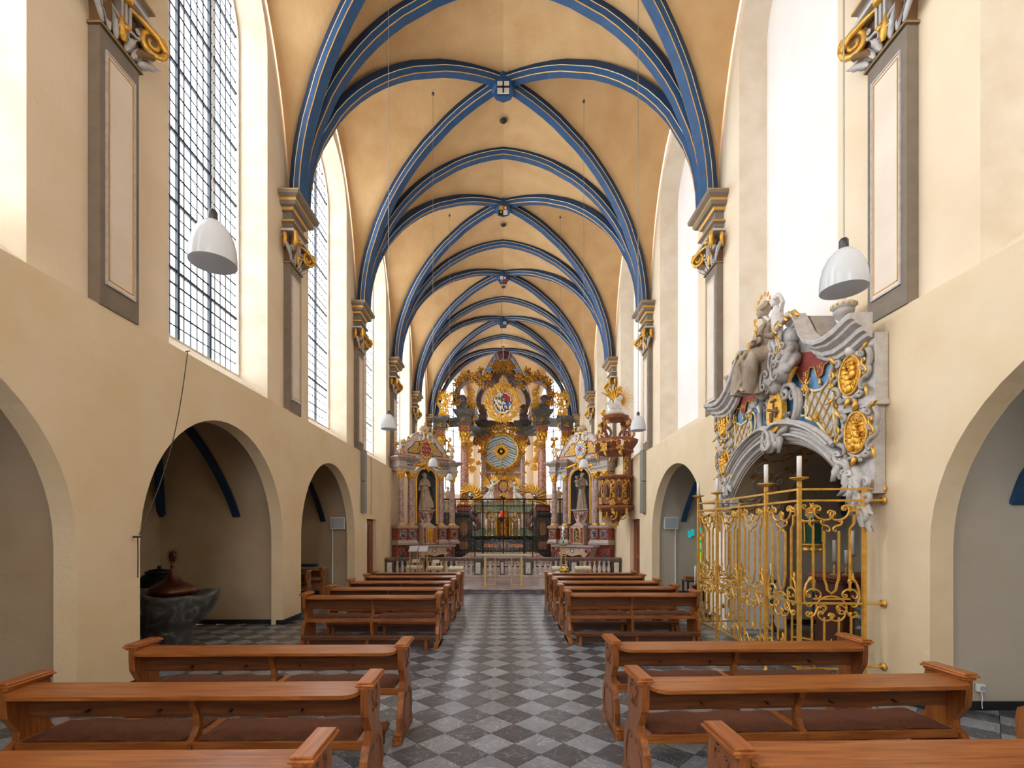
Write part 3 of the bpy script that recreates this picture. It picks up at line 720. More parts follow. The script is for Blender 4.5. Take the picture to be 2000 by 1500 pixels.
    if kneeler:
        k = MB(); k.box(-hx+.1, hx-.1, -.43, -.29, .165, .185); ko = k.build('kneeler', OAKD, t, bevel=.004)
        MB().box(-hx+.09, hx-.09, -.435, -.285, .186, .215).build('kneeler_pad', CUSH, ko, bevel=.01)
        b = MB().box(-hx+.12, hx-.12, -.375, -.345, .06, .165).build('kneeler_beam', DARKW, ko)
        for x in (-hx+.16, -.02, hx-.2): MB().box(x, x+.04, -.4, -.1, .1, .16).box(x, x+.04, -.4, -.32, 0.0, .1).build('kneeler_leg', OAK, ko)
    return t
G1, G2, G3, G4 = 'pews of the near left block', 'pews of the near right block', 'pews of the far left block', 'pews of the far right block'
base = pew(2.34, '')
def pewcopy(x, y, lab, grp, rz=0, src=None):
    return place(copytree(src or base), x, y, 0, rz, lab, grp)
place(base, -2.08, 4.42, 0, 0, 'brown pew beside the stone font, farthest of the three large pews on the left', G1)
pewcopy(-2.09, 3.34, 'brown pew cut by the left picture edge, middle of the three large left pews', G1)
pewcopy(-2.07, 2.30, 'nearest brown pew at bottom left, only its book rest and aisle end showing', G1)
pewcopy(2.16, 4.57, 'brown pew in front of the golden gate, farthest of the three large right pews', G2)
pewcopy(2.10, 3.50, 'brown pew left of the wall socket, middle of the three large right pews', G2)
pewcopy(2.25, 2.42, 'nearest brown pew at bottom right, only its book rest and aisle end showing', G2)
_p = [o for o in COL.objects if o.name.startswith('church_pew')]
for o in _p:
    if o.location.x < 0: o.scale.x = 1.025; o.rotation_euler.z = .012
    elif abs(o.location.y-3.5) < .01: o.rotation_euler.z = .045
    else: o.rotation_euler.z = .02
fb = pew(2.18, ''); o4 = ['nearest', 'second', 'third', 'fourth']
for i, y in enumerate((7.87, 8.96, 10.12, 11.3)):
    if i == 0: place(fb, -2.11, y, 0, 0, 'nearest pew of the far left block, its whole back with brown cushions visible', G3)
    else: pewcopy(-2.11, y, '%s pew of the far left block, counted from the camera' % o4[i], G3, src=fb)
for i, y in enumerate((8.15, 9.12, 10.15, 11.25)):
    pewcopy(2.15, y, 'nearest pew of the far right block, beside the golden gate' if i == 0 else '%s pew of the far right block, counted from the camera' % o4[i], G4, src=fb)
def front_screen(x, y, lab):
    t = thing('kneeling_desk', lab, 'kneeler', (x, y, 0)); hx = 1.09
    for s in (-1, 1):
        MB().prism([(-.16, 0), (.16, 0), (.13, .12), (.1, .5), (.14, .7), (.13, .82), (-.13, .82), (-.1, .6), (-.14, .12)], s*hx-.025, s*hx+.025, lambda a, b, w: (w, a, b)).build('end_panel', OAK, t, bevel=.005, local=True)
        MB().box(s*hx-.05, s*hx+.05, -.17, .17, .82, .85).build('end_cap', OAKY, t, bevel=.006)
    MB().box(-hx+.03, hx-.03, -.15, .12, .785, .81).build('book_rest', OAK, t, bevel=.005); MB().box(-hx+.03, hx-.03, -.02, .01, .1, .785).build('front_board', OAKD, t)
front_screen(-2.11, 12.05, 'low wooden kneeling desk in front of the far left pews, nearest the altar step')
front_screen(2.15, 12.0, 'low wooden kneeling desk in front of the far right pews, nearest the altar step')
sp = pew(1.7, '', False)
place(sp, -5.82, 12.35, 0, 0, 'short pew inside the left side bay, nearer the camera', 'pews in the left side bay')
pewcopy(-5.76, 13.25, 'short pew inside the left side bay, nearer the bay end wall under a blue cushion', 'pews in the left side bay', src=sp)
tag(MB().box(-6.5, -5.05, 13.0, 13.24, .885, .95).build('kneeling_cushion', BLUECL, bevel=.02), 'long dark blue cushion lying on the rear pew of the left side bay', 'cushion')
# bench whose rounded end shows at the right picture edge
t = thing('side_bench', 'rounded wooden bench end just showing at the bottom right picture edge', 'bench', (5.05, 4.1, 0)); t.scale = (1, 1, .78)
for x in (-.48, .9): MB().prism([(-.2, 0), (.2, 0), (.22, .2), (.2, .36), (.1, .44), (-.08, .45), (-.18, .38), (-.22, .2)], x, x+.045, lambda a, b, w: (w, a, b)).build('end_panel', OAKV, t, bevel=.008)
MB().box(-.44, .9, -.17, .17, .36, .385).build('seat', OAK, t, bevel=.005); MB().box(-.44, .9, -.02, .01, .12, .3).build('stretcher', OAKD, t)
# ============================================================ PENDANT LAMPS
def lamp(x, y, zb, R):
    t = thing('pendant_lamp', '', 'lamp', (x, y, zb)); hh = R*2*.98
    out = [(R, 0), (R*1.0, hh*.12), (R*.97, hh*.35), (R*.86, hh*.6), (R*.66, hh*.8), (R*.38, hh*.95), (R*.2, hh)]
    m = MB(); m.lathe(out+[(R*.18, hh*.98)]+[(r*.96, z*.96+.002) for r, z in out[::-1][1:]], (0, 0, 0), 32, 0); m.build('shade', OPAL, t)
    m = MB(); m.lathe([(R*.2, hh), (R*.21, hh*1.02), (R*.2, hh*1.2), (R*.14, hh*1.25), (R*.05, hh*1.27)], (0, 0, 0), 16); m.build('socket_cap', DKMET, t)
    m = MB(); m.ell((0, 0, hh*.45), (R*.3, R*.3, R*.5), 12, 8); m.build('bulb', OPAL, t)
    m = MB(); m.tube([(0, 0, hh*1.27), (0, 0, T(x)-zb+.1)], .0045, 6); m.build('suspension_wire', STEEL, t)
    m = MB(); m.lathe([(0, 0), (.03, 0), (.035, .04), (0, .045)], (0, 0, T(x)-zb-.04), 10); m.build('ceiling_hook', DKMET, t)
    return t
LM = [(-1.70, 2.83, 3.415, .128, 'left row', 'nearest, hanging before the leaded window'), (-1.78, 7.5, 3.43, .118, 'left row', 'second, near the left speaker strip'),
      (-1.78, 12.25, 3.47, .12, 'left row', 'third, before the left side altar'), (-1.88, 16.9, 3.62, .122, 'left row', 'fourth and smallest'),
      (1.93, 2.74, 3.215, .119, 'right row', 'nearest, hanging above the white urn'), (2.12, 7.6, 3.43, .118, 'right row', 'second, beside the pulpit'),
      (2.05, 12.3, 3.45, .12, 'right row', 'third, before the right side altar'), (1.99, 16.9, 3.62, .11, 'right row', 'fourth and smallest')]
for x, y, z, r, row, d_ in LM:
    o = lamp(x, y, z, r); o['label'] = 'white bell-shaped glass pendant lamp of the %s, %s' % (row, d_); o['group'] = 'white pendant lamps'
# ============================================================ WALL FITTINGS
def strip(sg, lab):
    t = thing('column_loudspeaker', lab, 'loudspeaker', (sg*(WX-.06), 14.9, 2.4))
    for z0, z1 in ((0, .96), (.98, 1.94)):
        c = MB().box(-.055, .055, -.14, .14, z0, z1).build('cabinet', SPKG, t, bevel=.01)
        MB().box(-sg*.056-.004, -sg*.056+.004, -.12, .12, z0+.02, z1-.02).build('grille', SPKG, c)
strip(-1, 'tall grey column loudspeaker in two sections on the left wall near the door'); strip(1, 'tall grey column loudspeaker in two sections on the right wall near the pulpit')
def hpanel(x, lab):
    t = thing('wall_panel', lab, 'panel', (x, 14.15, 1.9))
    MB().box(-.215, .215, .03, .05, 0, .35) if 0 else None
    m = MB(); m.box(-.21, .21, -.05, -.0, 0, .35); b = m.build('housing', WHITEP, t, bevel=.008); MB().box(-.19, .19, -.056, -.05, .02, .33).build('front_plate', LGREY, b)
hpanel(-4.84, 'pale grey framed rectangular panel on the end wall of the left side bay'); hpanel(4.90, 'pale grey framed rectangular panel on the end wall of the right side bay')
tag(MB().tube([(-5.02, 14.2, 0), (-5.02, 14.2, 1.92)], .018, 8).build('cable_conduit', WHITEP), 'thin pale vertical conduit below the left grey wall panel', 'pipe')
tag(MB().tube([(5.06, 14.2, 0), (5.06, 14.2, 1.92)], .025, 8).build('cable_conduit', WHITEP), 'white vertical conduit below the right grey wall panel', 'pipe')
t = thing('wall_socket', 'white power socket low on the grey wall at right with its cable', 'socket', (4.91, 4.985, .235))
MB().box(-.038, .038, -.03, .01, -.04, .04).build('housing', WHITEP, t, bevel=.008); MB().lathe([(0, 0), (.024, 0), (.026, .006), (.02, .006), (.0, .004)], (0, 0, 0), 16, mp=lambda x, y, z: (x, -.03-z, y)).build('socket_face', LGREY, t)
MB().tube([(0, -.02, -.04), (.004, -.03, -.1), (.0, -.025, -.16), (.012, -.02, -.21)], .005, 6).build('cable', WHITEP, t)
t = thing('hanging_cord', 'thin dark cord slung down the left wall from the ledge to a small cleat', 'cord', (-4.34, 6.6, 4.3))
A = V((0, 0, 0)); B = V((.0, -.88, -2.5)); pth = []
for i in range(21): s = i/20; p = A.lerp(B, s); p.y += .13*sin(pi*s)*0-.0; p.z -= .25*sin(pi*s)*.5; p.x = .03+.08*sin(pi*s); pth.append(p)
MB().tube(pth, .006, 6).build('cord', WIRE, t); MB().tube([(0, 0, 0), (.06, 0, .01)], .008, 6).build('hook', DKMET, t)
MB().tube([(-.0, -.93, -2.52), (.05, -.93, -2.52)], .012, 8).tube([(.05, -.98, -2.52), (.05, -.88, -2.52)], .01, 8).build('cleat', DKMET, t)
MB().tube([(.045, -.92, -2.52), (.04, -.91, -2.75), (.045, -.92, -3.0)], .007, 6).build('cord_end', WIRE, t)
tag(MB().tube([(-4.35, 15.9, 4.28), (-4.34, 15.9, 3.3), (-4.35, 15.9, 2.4)], .006, 5).build('bell_cord', WIRE), 'thin straight cord hanging down the left wall above the door', 'cord')
tag(MB().box(-4.36, -4.33, 15.15, 15.36, 1.85, 2.1).build('wall_notice', WHITEP), 'small white notice board on the left wall beside the door', 'notice')
# ============================================================ FONT
t = thing('stone_font', 'dark veined stone baptismal font with a bowl like folded cloth, in the left side bay', 'font', (-5.02, 7.2, 0))
m = MB(); N = 56; vs = []; prof = [(.33, 0), (.34, .1), (.33, .3), (.36, .42), (.5, .52), (.6, .66), (.655, .8), (.67, .9), (.66, .94), (.6, .93), (.5, .86), (0, .84)]
for r, z in prof:
    k = max(0, min(1, (z-.38)/.4))
    for j in range(N):
        a = 2*pi*j/N; f = 1+k*(.05*sin(2*a+.6)+.04*sin(5*a+1)+.03*sin(9*a+z*3)+.015*sin(17*a))+.03*(1-k)*sin(3*a); zz = z+(.03*k*sin(3*a+.4)+.018*k*sin(7*a)) if r > .1 and z > .5 else z
        vs.append((r*f*cos(a), r*f*.88*sin(a), zz))
m.add(vs, [(i*N+j, i*N+(j+1) % N, (i+1)*N+(j+1) % N, (i+1)*N+j) for i in range(len(prof)-1) for j in range(N)], 0, True)
m.build('basin', STONE, t)
f = MB()  # hanging fold on the front
for q, (xx, w_) in enumerate(((-.1, .16), (.1, .12))):
    f.add([(xx-w_, -.56, .9), (xx+w_, -.6, .92), (xx+w_*.8, -.64, .6), (xx+.06, -.62, .42), (xx-w_*.6, -.55, .5), (xx, -.5, .6), (xx, -.52, .9)], [(0, 1, 2, 3, 4), (0, 6, 1), (0, 4, 5, 6), (3, 5, 4), (1, 6, 5, 2), (2, 5, 3)], 0, False)
f.build('stone_fold', STONE, t, bevel=.02)
m = MB(); m.lathe([(.26, .9), (.3, .92), (.305, .96), (.29, 1.0), (.22, 1.05), (.14, 1.09), (.09, 1.13), (.06, 1.18), (.04, 1.23), (.025, 1.27), (.018, 1.3), (.025, 1.315), (.033, 1.33), (.025, 1.345), (.012, 1.36), (.012, 1.4)], (0, 0, 0), 28, 0, True, mod=lambda a, z: 1+(.05*sin(2*a+1) if z < 1.1 else 0))
t2 = tag(m.build('font_lid', BRONZE, loc=(-4.93, 7.2, 0), local=True), 'hammered bronze font lid drawn up to a point and crowned by a sunburst', 'lid')
s = MB(); 
for i in range(16):
    a = 2*pi*i/16; s.add([(cos(a-.16)*.045, -.008, sin(a-.16)*.06), (cos(a+.16)*.045, -.008, sin(a+.16)*.06), (cos(a)*.105, 0, sin(a)*.135), (cos(a-.16)*.045, .008, sin(a-.16)*.06), (cos(a+.16)*.045, .008, sin(a+.16)*.06)], [(0, 1, 2), (3, 2, 4), (0, 2, 3), (1, 4, 2), (0, 3, 4, 1)])
s.ell((0, 0, 0), (.055, .02, .075)); s.ell((0, -.02, .0), (.02, .01, .055)); s.ell((0, -.02, .015), (.04, .01, .014)); sb = s.build('sunburst', BRONZE, t2); sb.location = (0, 0, 1.47)
t = thing('metal_urn', 'dark round lidded metal urn standing behind the stone font', 'urn', (-6.05, 8.5, 0))
MB().lathe([(.0, .0), (.2, 0), (.22, .03), (.12, .5), (.1, .55), (.16, .6), (.3, .72), (.35, .85), (.33, .98), (.25, 1.07), (.2, 1.1)], (0, 0, 0), 24).build('body', MARBLE_BK if 0 else IRON, t)
MB().lathe([(.2, 1.1), (.22, 1.13), (.15, 1.17), (.03, 1.19), (.03, 1.23), (0, 1.24)], (0, 0, 0), 24).build('lid', IRON, t)
for s in (-1, 1): MB().tube([(s*.34, 0, .86), (s*.42, 0, .93), (s*.36, 0, 1.0), (s*.3, 0, 1.0)], .02, 8).build('handle', IRON, t)
# table with box and candle in the right bay
t = thing('side_table', 'small black table at the right behind the far pews', 'table', (4.98, 12.5, 0))
MB().box(-.3, .3, -.2, .2, .55, .58).build('tabletop', PBLK, t, bevel=.004)
for a in (-.27, .27):
    for b in (-.17, .17): MB().box(a-.02, a+.02, b-.02, b+.02, 0, .55).build('leg', PBLK, t)
tb = thing('wooden_box', 'small open light wooden box on the black side table', 'box', (4.8, 12.45, .58))
for a in ((-.12, .12, -.08, -.07), (-.12, .12, .07, .08), (-.12, -.11, -.08, .08), (.11, .12, -.08, .08)): MB().box(a[0], a[1], a[2], a[3], 0, .09).build('side', OAK, tb)
MB().box(-.11, .11, -.07, .07, 0.001, .01).build('bottom', OAK, tb)
def candle(x, y, z, h, r, lab, grp=None):
    m = MB(); m.lathe([(0, 0), (r, 0), (r, h), (r*.9, h+.004), (r*.2, h-.003), (0, h-.003)], (0, 0, 0), 14, 0); o = m.build('candle', CANDLE, loc=(x, y, z), local=True); w = MB().tube([(0, 0, h-.004), (.001, 0, h+.015)], .0015, 5).build('wick', PBLK, o); tag(o, lab, 'candle', grp); return o
def candlestick(x, y, z, h, r, lab, mt=None, grp=None):
    m = MB(); m.lathe([(0, 0), (r*1.0, 0), (r*1.05, h*.04), (r*.6, h*.1), (r*.22, h*.2), (r*.35, h*.28), (r*.18, h*.36), (r*.3, h*.5), (r*.36, h*.58), (r*.16, h*.68), (r*.2, h*.85), (r*.3, h*.9), (r*.72, h*.96), (r*.75, h), (0, h)], (0, 0, 0), 14)
    return tag(m.build('candlestick', mt or GOLD, loc=(x, y, z), local=True), lab, 'candlestick', grp)
candlestick(3.56, 8.95, 0, .86, .1, 'slim metal candlestick standing behind the nearest far right pew', BRONZE); candle(3.56, 8.95, .86, .34, .02, 'tall white candle on the slim metal candlestick behind the far right pew')
# ============================================================ PORTAL
XP = 4.22
UC, ZC, RO, RI = 7.47, 1.35, 2.1, 1.83
def q(px, py, x=XP):
    u = x*FPX/(px-PX0); return u, EYE+(PY0-py)*u/FPX
pm = lambda u, v, w: (XP+.03-w, u, v)
por = thing('chapel_portal', 'rococo portal with blue field, gilded medallions and grey scrolled cornice on the right wall', 'portal', (WX, UC, 0))
def pb(m, name, mats, **k):
    o = m.build(name, mats, por, **k); o.matrix_parent_inverse = Matrix.Translation((-WX, -UC, 0)); return o
top = [(5.5, 4.05), (5.75, 4.08), (6.1, 4.18), (6.45, 4.34), (6.7, 4.5), (7.0, 4.5), (7.47, 4.35), (7.94, 4.5), (8.24, 4.5), (8.49, 4.34), (8.84, 4.18), (9.19, 4.08), (9.44, 4.05)]
A = [(UC-RO*cos(a_), ZC+RO*sin(a_)) for a_ in [radians(12+156*i/30) for i in range(31)]]
m = MB(); m.prism([(5.53, 2.3)]+[(min(9.41,max(5.53,a)),b) for a,b in top]+[(9.41, 2.3)]+[p for p in A[::-1] if p[1] > 2.3], -.1, .0, pm); pb(m, 'field', SKYB)
# inner soffit shell (painted) reaching back into the bay
m = MB(); AI = [(UC-RI*cos(a_), ZC+RI*sin(a_)) for a_ in [radians(26+128*i/36) for i in range(37)]]
AO = [(UC-(RI+.06)*cos(a_), ZC+(RI+.06)*sin(a_)) for a_ in [radians(26+128*i/36) for i in range(37)]]
vs = [(XP, u, v) for u, v in AI]+[(5.25, u, v) for u, v in AI]; n = len(AI); m.add(vs, [(i, i+1, n+i+1, n+i) for i in range(n-1)], 0, True)
m.add([(5.25, u, v) for u, v in AI]+[(5.25, u, min(4.0, v+.6)) for u, v in AI], [(i, i+1, n+i+1, n+i) for i in range(n-1)], 0)
pb(m, 'painted_soffit', SOFFIT)
m = MB(); m.box(9.12, 9.64, 0, 2.16, 4.3-XP-.09, 5.3-XP, mp=lambda u, v, w: (XP+w, u, v)); pb(m, 'soffit_pier', BLIND)
m = MB(); R_ = random.Random(3)
def sof(u, v, w):   # u = depth into the bay, v = angle along the soffit
    r = RI-.006-w; return (4.3+u, UC-r*cos(v), ZC+r*sin(v))
for i in range(26):
    v = radians(29+122*(i % 13)/12.5); u = .25+.42*(i//13)+R_.uniform(-.05, .05)
    mpx = lambda a, b, w: sof(a, b/RI, w)
    scroll(m, mpx, u, v*RI, R_.uniform(.32, .5), R_.uniform(0, 6), R_.choice(['S', 'C']), .016, i % 2, 0, R_.choice((1, -1)), n=5, flat=1)
pb(m, 'soffit_scrolls', [UMBER, STUC])
# archivolt mouldings
m = MB()
prof = [(0, .0), (.06, .02), (.06, .05), (.1, .07), (.13, .13), (.16, .13), (.17, .08), (.2, .08), (.22, .12), (.25, .12), (.27, 0)]
AR_ = [radians(27+126*i/44) for i in range(45)]
vs = []
for a_ in AR_:
    for dr, h in prof: r = RI-.02+dr; vs.append(pm(UC-r*cos(a_), ZC+r*sin(a_), h))
n = len(prof); m.add(vs, [(i*n+j, i*n+j+1, (i+1)*n+j+1, (i+1)*n+j) for i in range(44) for j in range(n-1)], 0, False)
pb(m, 'archivolt', SILVER)
# upper archivolt scroll, curling beside the keystone
for s in (1, -1):
    m = MB(); pth = []
    for i in range(18): a_ = radians(90-s*(8+34*i/17)); pth.append((UC+(RO+.02)*cos(a_), ZC+(RO+.02)*sin(a_)))
    end = pth[0]; a0 = atan2(pth[0][1]-pth[1][1], pth[0][0]-pth[1][0]); x, y = end; ext = []
    th = a0
    for i in range(34): th += s*(.06+.012*i); x += cos(th)*.045*(1-i/50); y += sin(th)*.045*(1-i/50); ext.append((x, y))
    full = ext[::-1]+pth
    rr = [.028+.035*min(1, i/20)*(1 if i < 30 else max(.3, 1-(i-30)/30)) for i in range(len(full))]
    m.tube([pm(u, v, .12) for u, v in full], rr, 8, 0); m.tube([pm(u, v, .2) for u, v in full], [r*.45 for r in rr], 6, 0)
    pb(m, 'archivolt_scroll', SILVER)
# side pilasters
for s in (-1, 1):
    c0 = UC+s*1.71; m = MB(); m.box(c0-.3, c0+.3, 3.32, 4.1, -.1, .05, mp=pm); m.box(c0-.26, c0+.26, 2.28, 3.28, -.1, .03, mp=pm); m.box(c0-.32, c0+.32, 3.28, 3.34, -.1, .08, mp=pm)
    m.box(c0-s*.3-.05, c0-s*.3+.05, 3.34, 4.05, -.1, .035, 1, mp=pm)
    pb(m, 'side_pier', [SILVER, SKYLT], bevel=.006)
    k = MB(); u0 = c0-s*.33
    for z in (3.45, 3.58, 3.71, 3.84, 3.96): rocaille(k, pm, u0, z, .06, 5, .01, 0, .05, seed=int(z*100)); 
    pb(k, 'floral_drop', GOLD)
    if s > 0: pass
# medallions
def medallion(u, v, a, b, name='medallion', seed=1):
    mo = MB(); P_ = ovalpts(a*1.35, b*1.25, 28, u, v)
    mo.prism(P_, .03, .07, pm, 0, sm=True); fr = pb(mo, name, STUCW, bevel=.01)
    g = MB(); g.prism(ovalpts(a, b, 28, u, v), .07, .09, pm, 1); R = random.Random(seed)
    for i in range(8):
        uu, vv = u+R.uniform(-.6, .6)*a, v+R.uniform(-.5, .35)*b
        # little relief figures: head, torso, skirt
        g.ell(pm(uu, vv+.06, .11), (.022, .022, .024), 8, 6); g.ell(pm(uu, vv, .1), (.03, .035, .05), 8, 6); g.ell(pm(uu+.01, vv-.06, .095), (.03, .05, .06), 8, 6)
        g.tube([pm(uu, vv+.02, .11), pm(uu+R.choice((-1, 1))*.06, vv+R.uniform(-.03, .05), .115)], .012, 6)
    for i in range(7): scroll(g, pm, u+R.uniform(-.6, .6)*a, v-b*.55+R.uniform(-.15, .15)*b, .09, R.uniform(0, 6), 'S', .008, 0, .095, n=5, step=2)
    for i in range(4): scroll(g, pm, u+R.uniform(-.5, .5)*a, v+b*.6, .08, R.uniform(0, 6), 'C', .006, 0, .095, n=5, step=2)
    gg = g.build('relief', [GOLDP, GOLDA], fr)
    rim = MB(); rim.tube([pm(x, y, .09) for x, y in ovalpts(a*1.02, b*1.02, 36, u, v)], .014, 6, closed=True); rim.build('rim', GOLD, fr)
    o = MB()
    for s in (-1, 1):
        scroll(o, pm, u+s*a*1.35, v+b*.55, b*1.0, pi/2+s*.25, 'C', .028, 0, .09, s, n=7); scroll(o, pm, u+s*a*1.4, v-b*.45, b*1.1, pi/2-s*.3, 'S', .028, 0, .09, s, n=7)
        scroll(o, pm, u+s*a*1.55, v+b*.1, b*.8, pi/2, 'S', .014, 1, .12, -s, n=5)
        scroll(o, pm, u+s*a*.7, v-b*1.25, b*.7, s*.5, 'S', .024, 0, .08, s, n=6)
        leaf(o, pm, u+s*a*1.3, v+b*.95, pi/2+s*-.8, .14, .07, .1, 1, .8); leaf(o, pm, u+s*a*1.5, v-b*.9, -pi/2+s*.8, .13, .06, .1, 1, .8)
    leaf(o, pm, u, v+b*1.1, pi/2, .12, .1, .1, 1); leaf(o, pm, u, v-b*1.2, -pi/2, .12, .1, .1, 1)
    o.build('cartouche_frame', [STUC, GOLD], fr); return fr
sz = {0: (.175, .225), 1: (.18, .235)}
for i, (px, py) in enumerate(((1669, 733), (1681, 845), (1418, 830), (1421, 905))):
    u, v = q(px, py); a, b = sz[i % 2]; medallion(u, v, a, b, seed=10+i)
u0, v0 = q(1671, 682); g = MB(); g.ell(pm(u0, v0-.02, .1), (.05, .06, .07)); pb(g, 'silver_boss', MARBLE_BW if 0 else MARBLE_W)
# trellis fields
for s in (-1, 1):
    c0 = UC-s*-1.07 if False else UC+s*1.08; poly = [(c0-s*.3, 3.84), (c0-s*.18, 3.75), (c0, 3.72), (c0+s*.25, 3.84), (c0+s*.21, 3.5), (c0+s*.29, 3.04), (c0+s*.13, 3.06), (c0-s*.1, 3.32), (c0-s*.33, 3.42), (c0-s*.34, 3.62)]
    m = MB(); m.prism(poly, 0, .025, pm, 0); fr = pb(m, 'trellis_field', SILVER)
    t_ = MB(); t_.tube([pm(u, v, .035) for u, v in poly], .022, 6, 0, closed=True); t_.build('trellis_border', CREAM, fr)
    t_ = MB()
    def inside(u, v):
        r = False
        for (a, b), (c, d_) in zip(poly, poly[1:]+poly[:1]):
            if (b > v) != (d_ > v) and u < (c-a)*(v-b)/(d_-b)+a: r = not r
        return r
    st_ = .15
    for dg in (1, -1):
        for k in range(-14, 15):
            pts = []
            for i in range(60):
                uu = c0-.6+1.2*i/59; vv = 3.5+dg*(uu-c0)*1.25+k*st_*1.3
                if inside(uu, vv): pts.append(pm(uu, vv, .035))
                elif len(pts) > 1: t_.tube(pts, .008, 4); pts = []
                else: pts = []
            if len(pts) > 1: t_.tube(pts, .008, 4)
    for i in range(-6, 7):
        for j in range(-6, 7):
            uu = c0+(i+j)*st_*.52; vv = 3.5+(i-j)*st_*.65
            if inside(uu, vv): t_.ell(pm(uu, vv, .045), .016, 6, 4)
    t_.build('trellis_lattice', GOLD, fr)
    o = MB(); scroll(o, pm, c0+s*.3, 3.12, .3, pi/2-s*.2, 'C', .02, 0, .05, s, n=6); scroll(o, pm, c0-s*.37, 3.66, .36, pi/2, 'C', .018, 0, .05, -s, n=6)
    rocaille(o, pm, c0-s*.3, 3.86, .12, 6, .012, 1, .05, seed=5); rocaille(o, pm, c0+s*.25, 3.86, .12, 6, .012, 1, .05, seed=6); rocaille(o, pm, c0-s*.1, 3.36, .1, 6, .01, 1, .05, seed=7); rocaille(o, pm, c0+s*.36, 3.25, .1, 5, .01, 1, .05, seed=8)
    o.build('trellis_scrolls', [CREAM, GOLD], fr, kind='stuff')
    # red lambrequin hanging under the cornice
    l = MB(); pts = [(UC+s*.5, 4.42), (UC+s*1.4, 4.12), (UC+s*1.4, 4.02), (UC+s*1.3, 3.93), (UC+s*1.22, 4.05), (UC+s*1.12, 4.03), (UC+s*1.08, 3.92), (UC+s*.98, 3.9), (UC+s*.92, 4.07), (UC+s*.82, 4.1), (UC+s*.78, 3.97), (UC+s*.68, 3.92), (UC+s*.6, 4.0), (UC+s*.5, 4.15)]
    l.prism(pts, .0, .03, pm); lb = pb(l, 'lambrequin', REDC)
    l = MB(); l.tube([pm(u, v, .035) for u, v in pts[2:]], .009, 5)
    for uu, vv in ((1.03, 3.86), (.73, 3.88), (1.3, 3.9)):
        l.lathe([(0, -.07), (.025, -.06), (.02, -.01), (.012, 0), (.018, .02), (0, .03)], (0, 0, 0), 8, mp=lambda x, y, z, uu=uu, vv=vv: pm(UC+s*uu+x, vv+z, .03+y))
    for uu in (1.03, .73): scroll(l, pm, UC+s*uu, 4.03, .12, .7, 'S', .006, 0, .035, n=5, step=2); scroll(l, pm, UC+s*uu, 4.03, .12, -.7, 'S', .006, 0, .035, n=5, step=2)
    l.build('lambrequin_braid', GOLD, lb)
# cornice: runs out, sweeps up and ends in volutes beside the statue
cp = [(0, -.24), (.05, -.22), (.06, -.18), (.11, -.16), (.12, -.11), (.19, -.07), (.2, -.04), (.25, -.02), (.26, .02), (.26, .04), (0, .05)]
for s in (-1, 1):
    base_ = [(-2.0, 4.28), (-1.92, 4.28), (-1.7, 4.22), (-1.5, 4.2), (-1.3, 4.24), (-1.12, 4.34), (-.98, 4.5), (-.88, 4.68), (-.78, 4.83), (-.65, 4.88), (-.52, 4.84)]
    m = MB(); vs = []; n = len(cp)
    for i, (du, z) in enumerate(base_):
        for h, dz in cp:
            hh = h-.12 if i > 0 else -.12
            sc_ = 1-.35*max(0, i-5)/5
            vs.append(pm(UC-s*du, z+dz*sc_, .1+(h*sc_-.03)))
    m.add(vs, [(i*n+j, i*n+j+1, (i+1)*n+j+1, (i+1)*n+j) for i in range(len(base_)-1) for j in range(n-1)], 0, False)
    m.add(vs[:n], [tuple(range(n))], 0); m.add(vs[-n:], [tuple(range(n))], 0)
    x, z = UC+s*.52, 4.84; th = pi+.5 if s > 0 else -.5; pth = []; th = (pi if s > 0 else 0)
    pth = [pm(UC+s*(-(-.78)), 4.86, .24), pm(UC+s*.65, 4.9, .24)]
    for i in range(30): th += s*(.12+.012*i); x += cos(th)*.06*(1-i/45); z += sin(th)*.06*(1-i/45); pth.append(pm(x, z, .24))
    m.tube(pth, [.045-.0009*i for i in range(len(pth))], 8)
    m.lathe([(.0, -.1), (.13, -.1), (.13, .06), (0, .06)], (0, 0, 0), 16, 0, True, mp=lambda a, b, w, s=s: pm(UC+s*.47+a, 4.66+b, w+.1))
    pb(m, 'cornice', SILVER)
    # solid scroll back over the wall
    b = MB(); b.prism([(UC+s*1.75, 4.1), (UC+s*1.3, 4.22), (UC+s*1.0, 4.46), (UC+s*.8, 4.82), (UC+s*.62, 4.9), (UC+s*.45, 4.8), (UC+s*.4, 4.5), (UC+s*.6, 4.2)], -.3, .02, pm); pb(b, 'scroll_back', STUC)
    g = MB(); 
    for i in range(5): leaf(g, pm, UC+s*(.95-.13*i), 4.76+.05*i-.015*i*i, (pi-.6 if s > 0 else .6), .13, .06, .26, 0, .6)
    scroll(g, pm, UC+s*.42, 4.66, .45, pi/2, 'S', .018, 0, .26, -s); pb(g, 'cornice_leaves', GOLD)
# central cartouche
u, v = q(1528, 805); g = MB(); g.prism(ovalpts(.21, .3, 28, u, v), .08, .16, pm, 0)
ct = pb(g, 'arms_cartouche', GOLDP)
o = MB()
for s in (-1, 1):
    scroll(o, pm, u+s*.27, v+.03, .56, pi/2+s*.1, 'C', .04, 0, .11, s, n=8); scroll(o, pm, u+s*.36, v+.0, .45, pi/2-s*.2, 'C', .028, 0, .09, s, n=8); scroll(o, pm, u+s*.2, v-.32, .35, s*.9, 'S', .04, 0, .13, s, n=7)
    leaf(o, pm, u+s*.3, v+.3, pi/2-s*.5, .3, .1, .1, 1, .8); leaf(o, pm, u+s*.22, v+.33, pi/2-s*.2, .25, .08, .12, 1, .8)
    leaf(o, pm, u+s*.12, v-.42, -pi/2+s*.4, .2, .14, .12, 0, .8)
o.ell(pm(u, v-.5, .12), (.06, .09, .07)); o.build('cartouche_scrolls', [STUC, GOLD], ct)
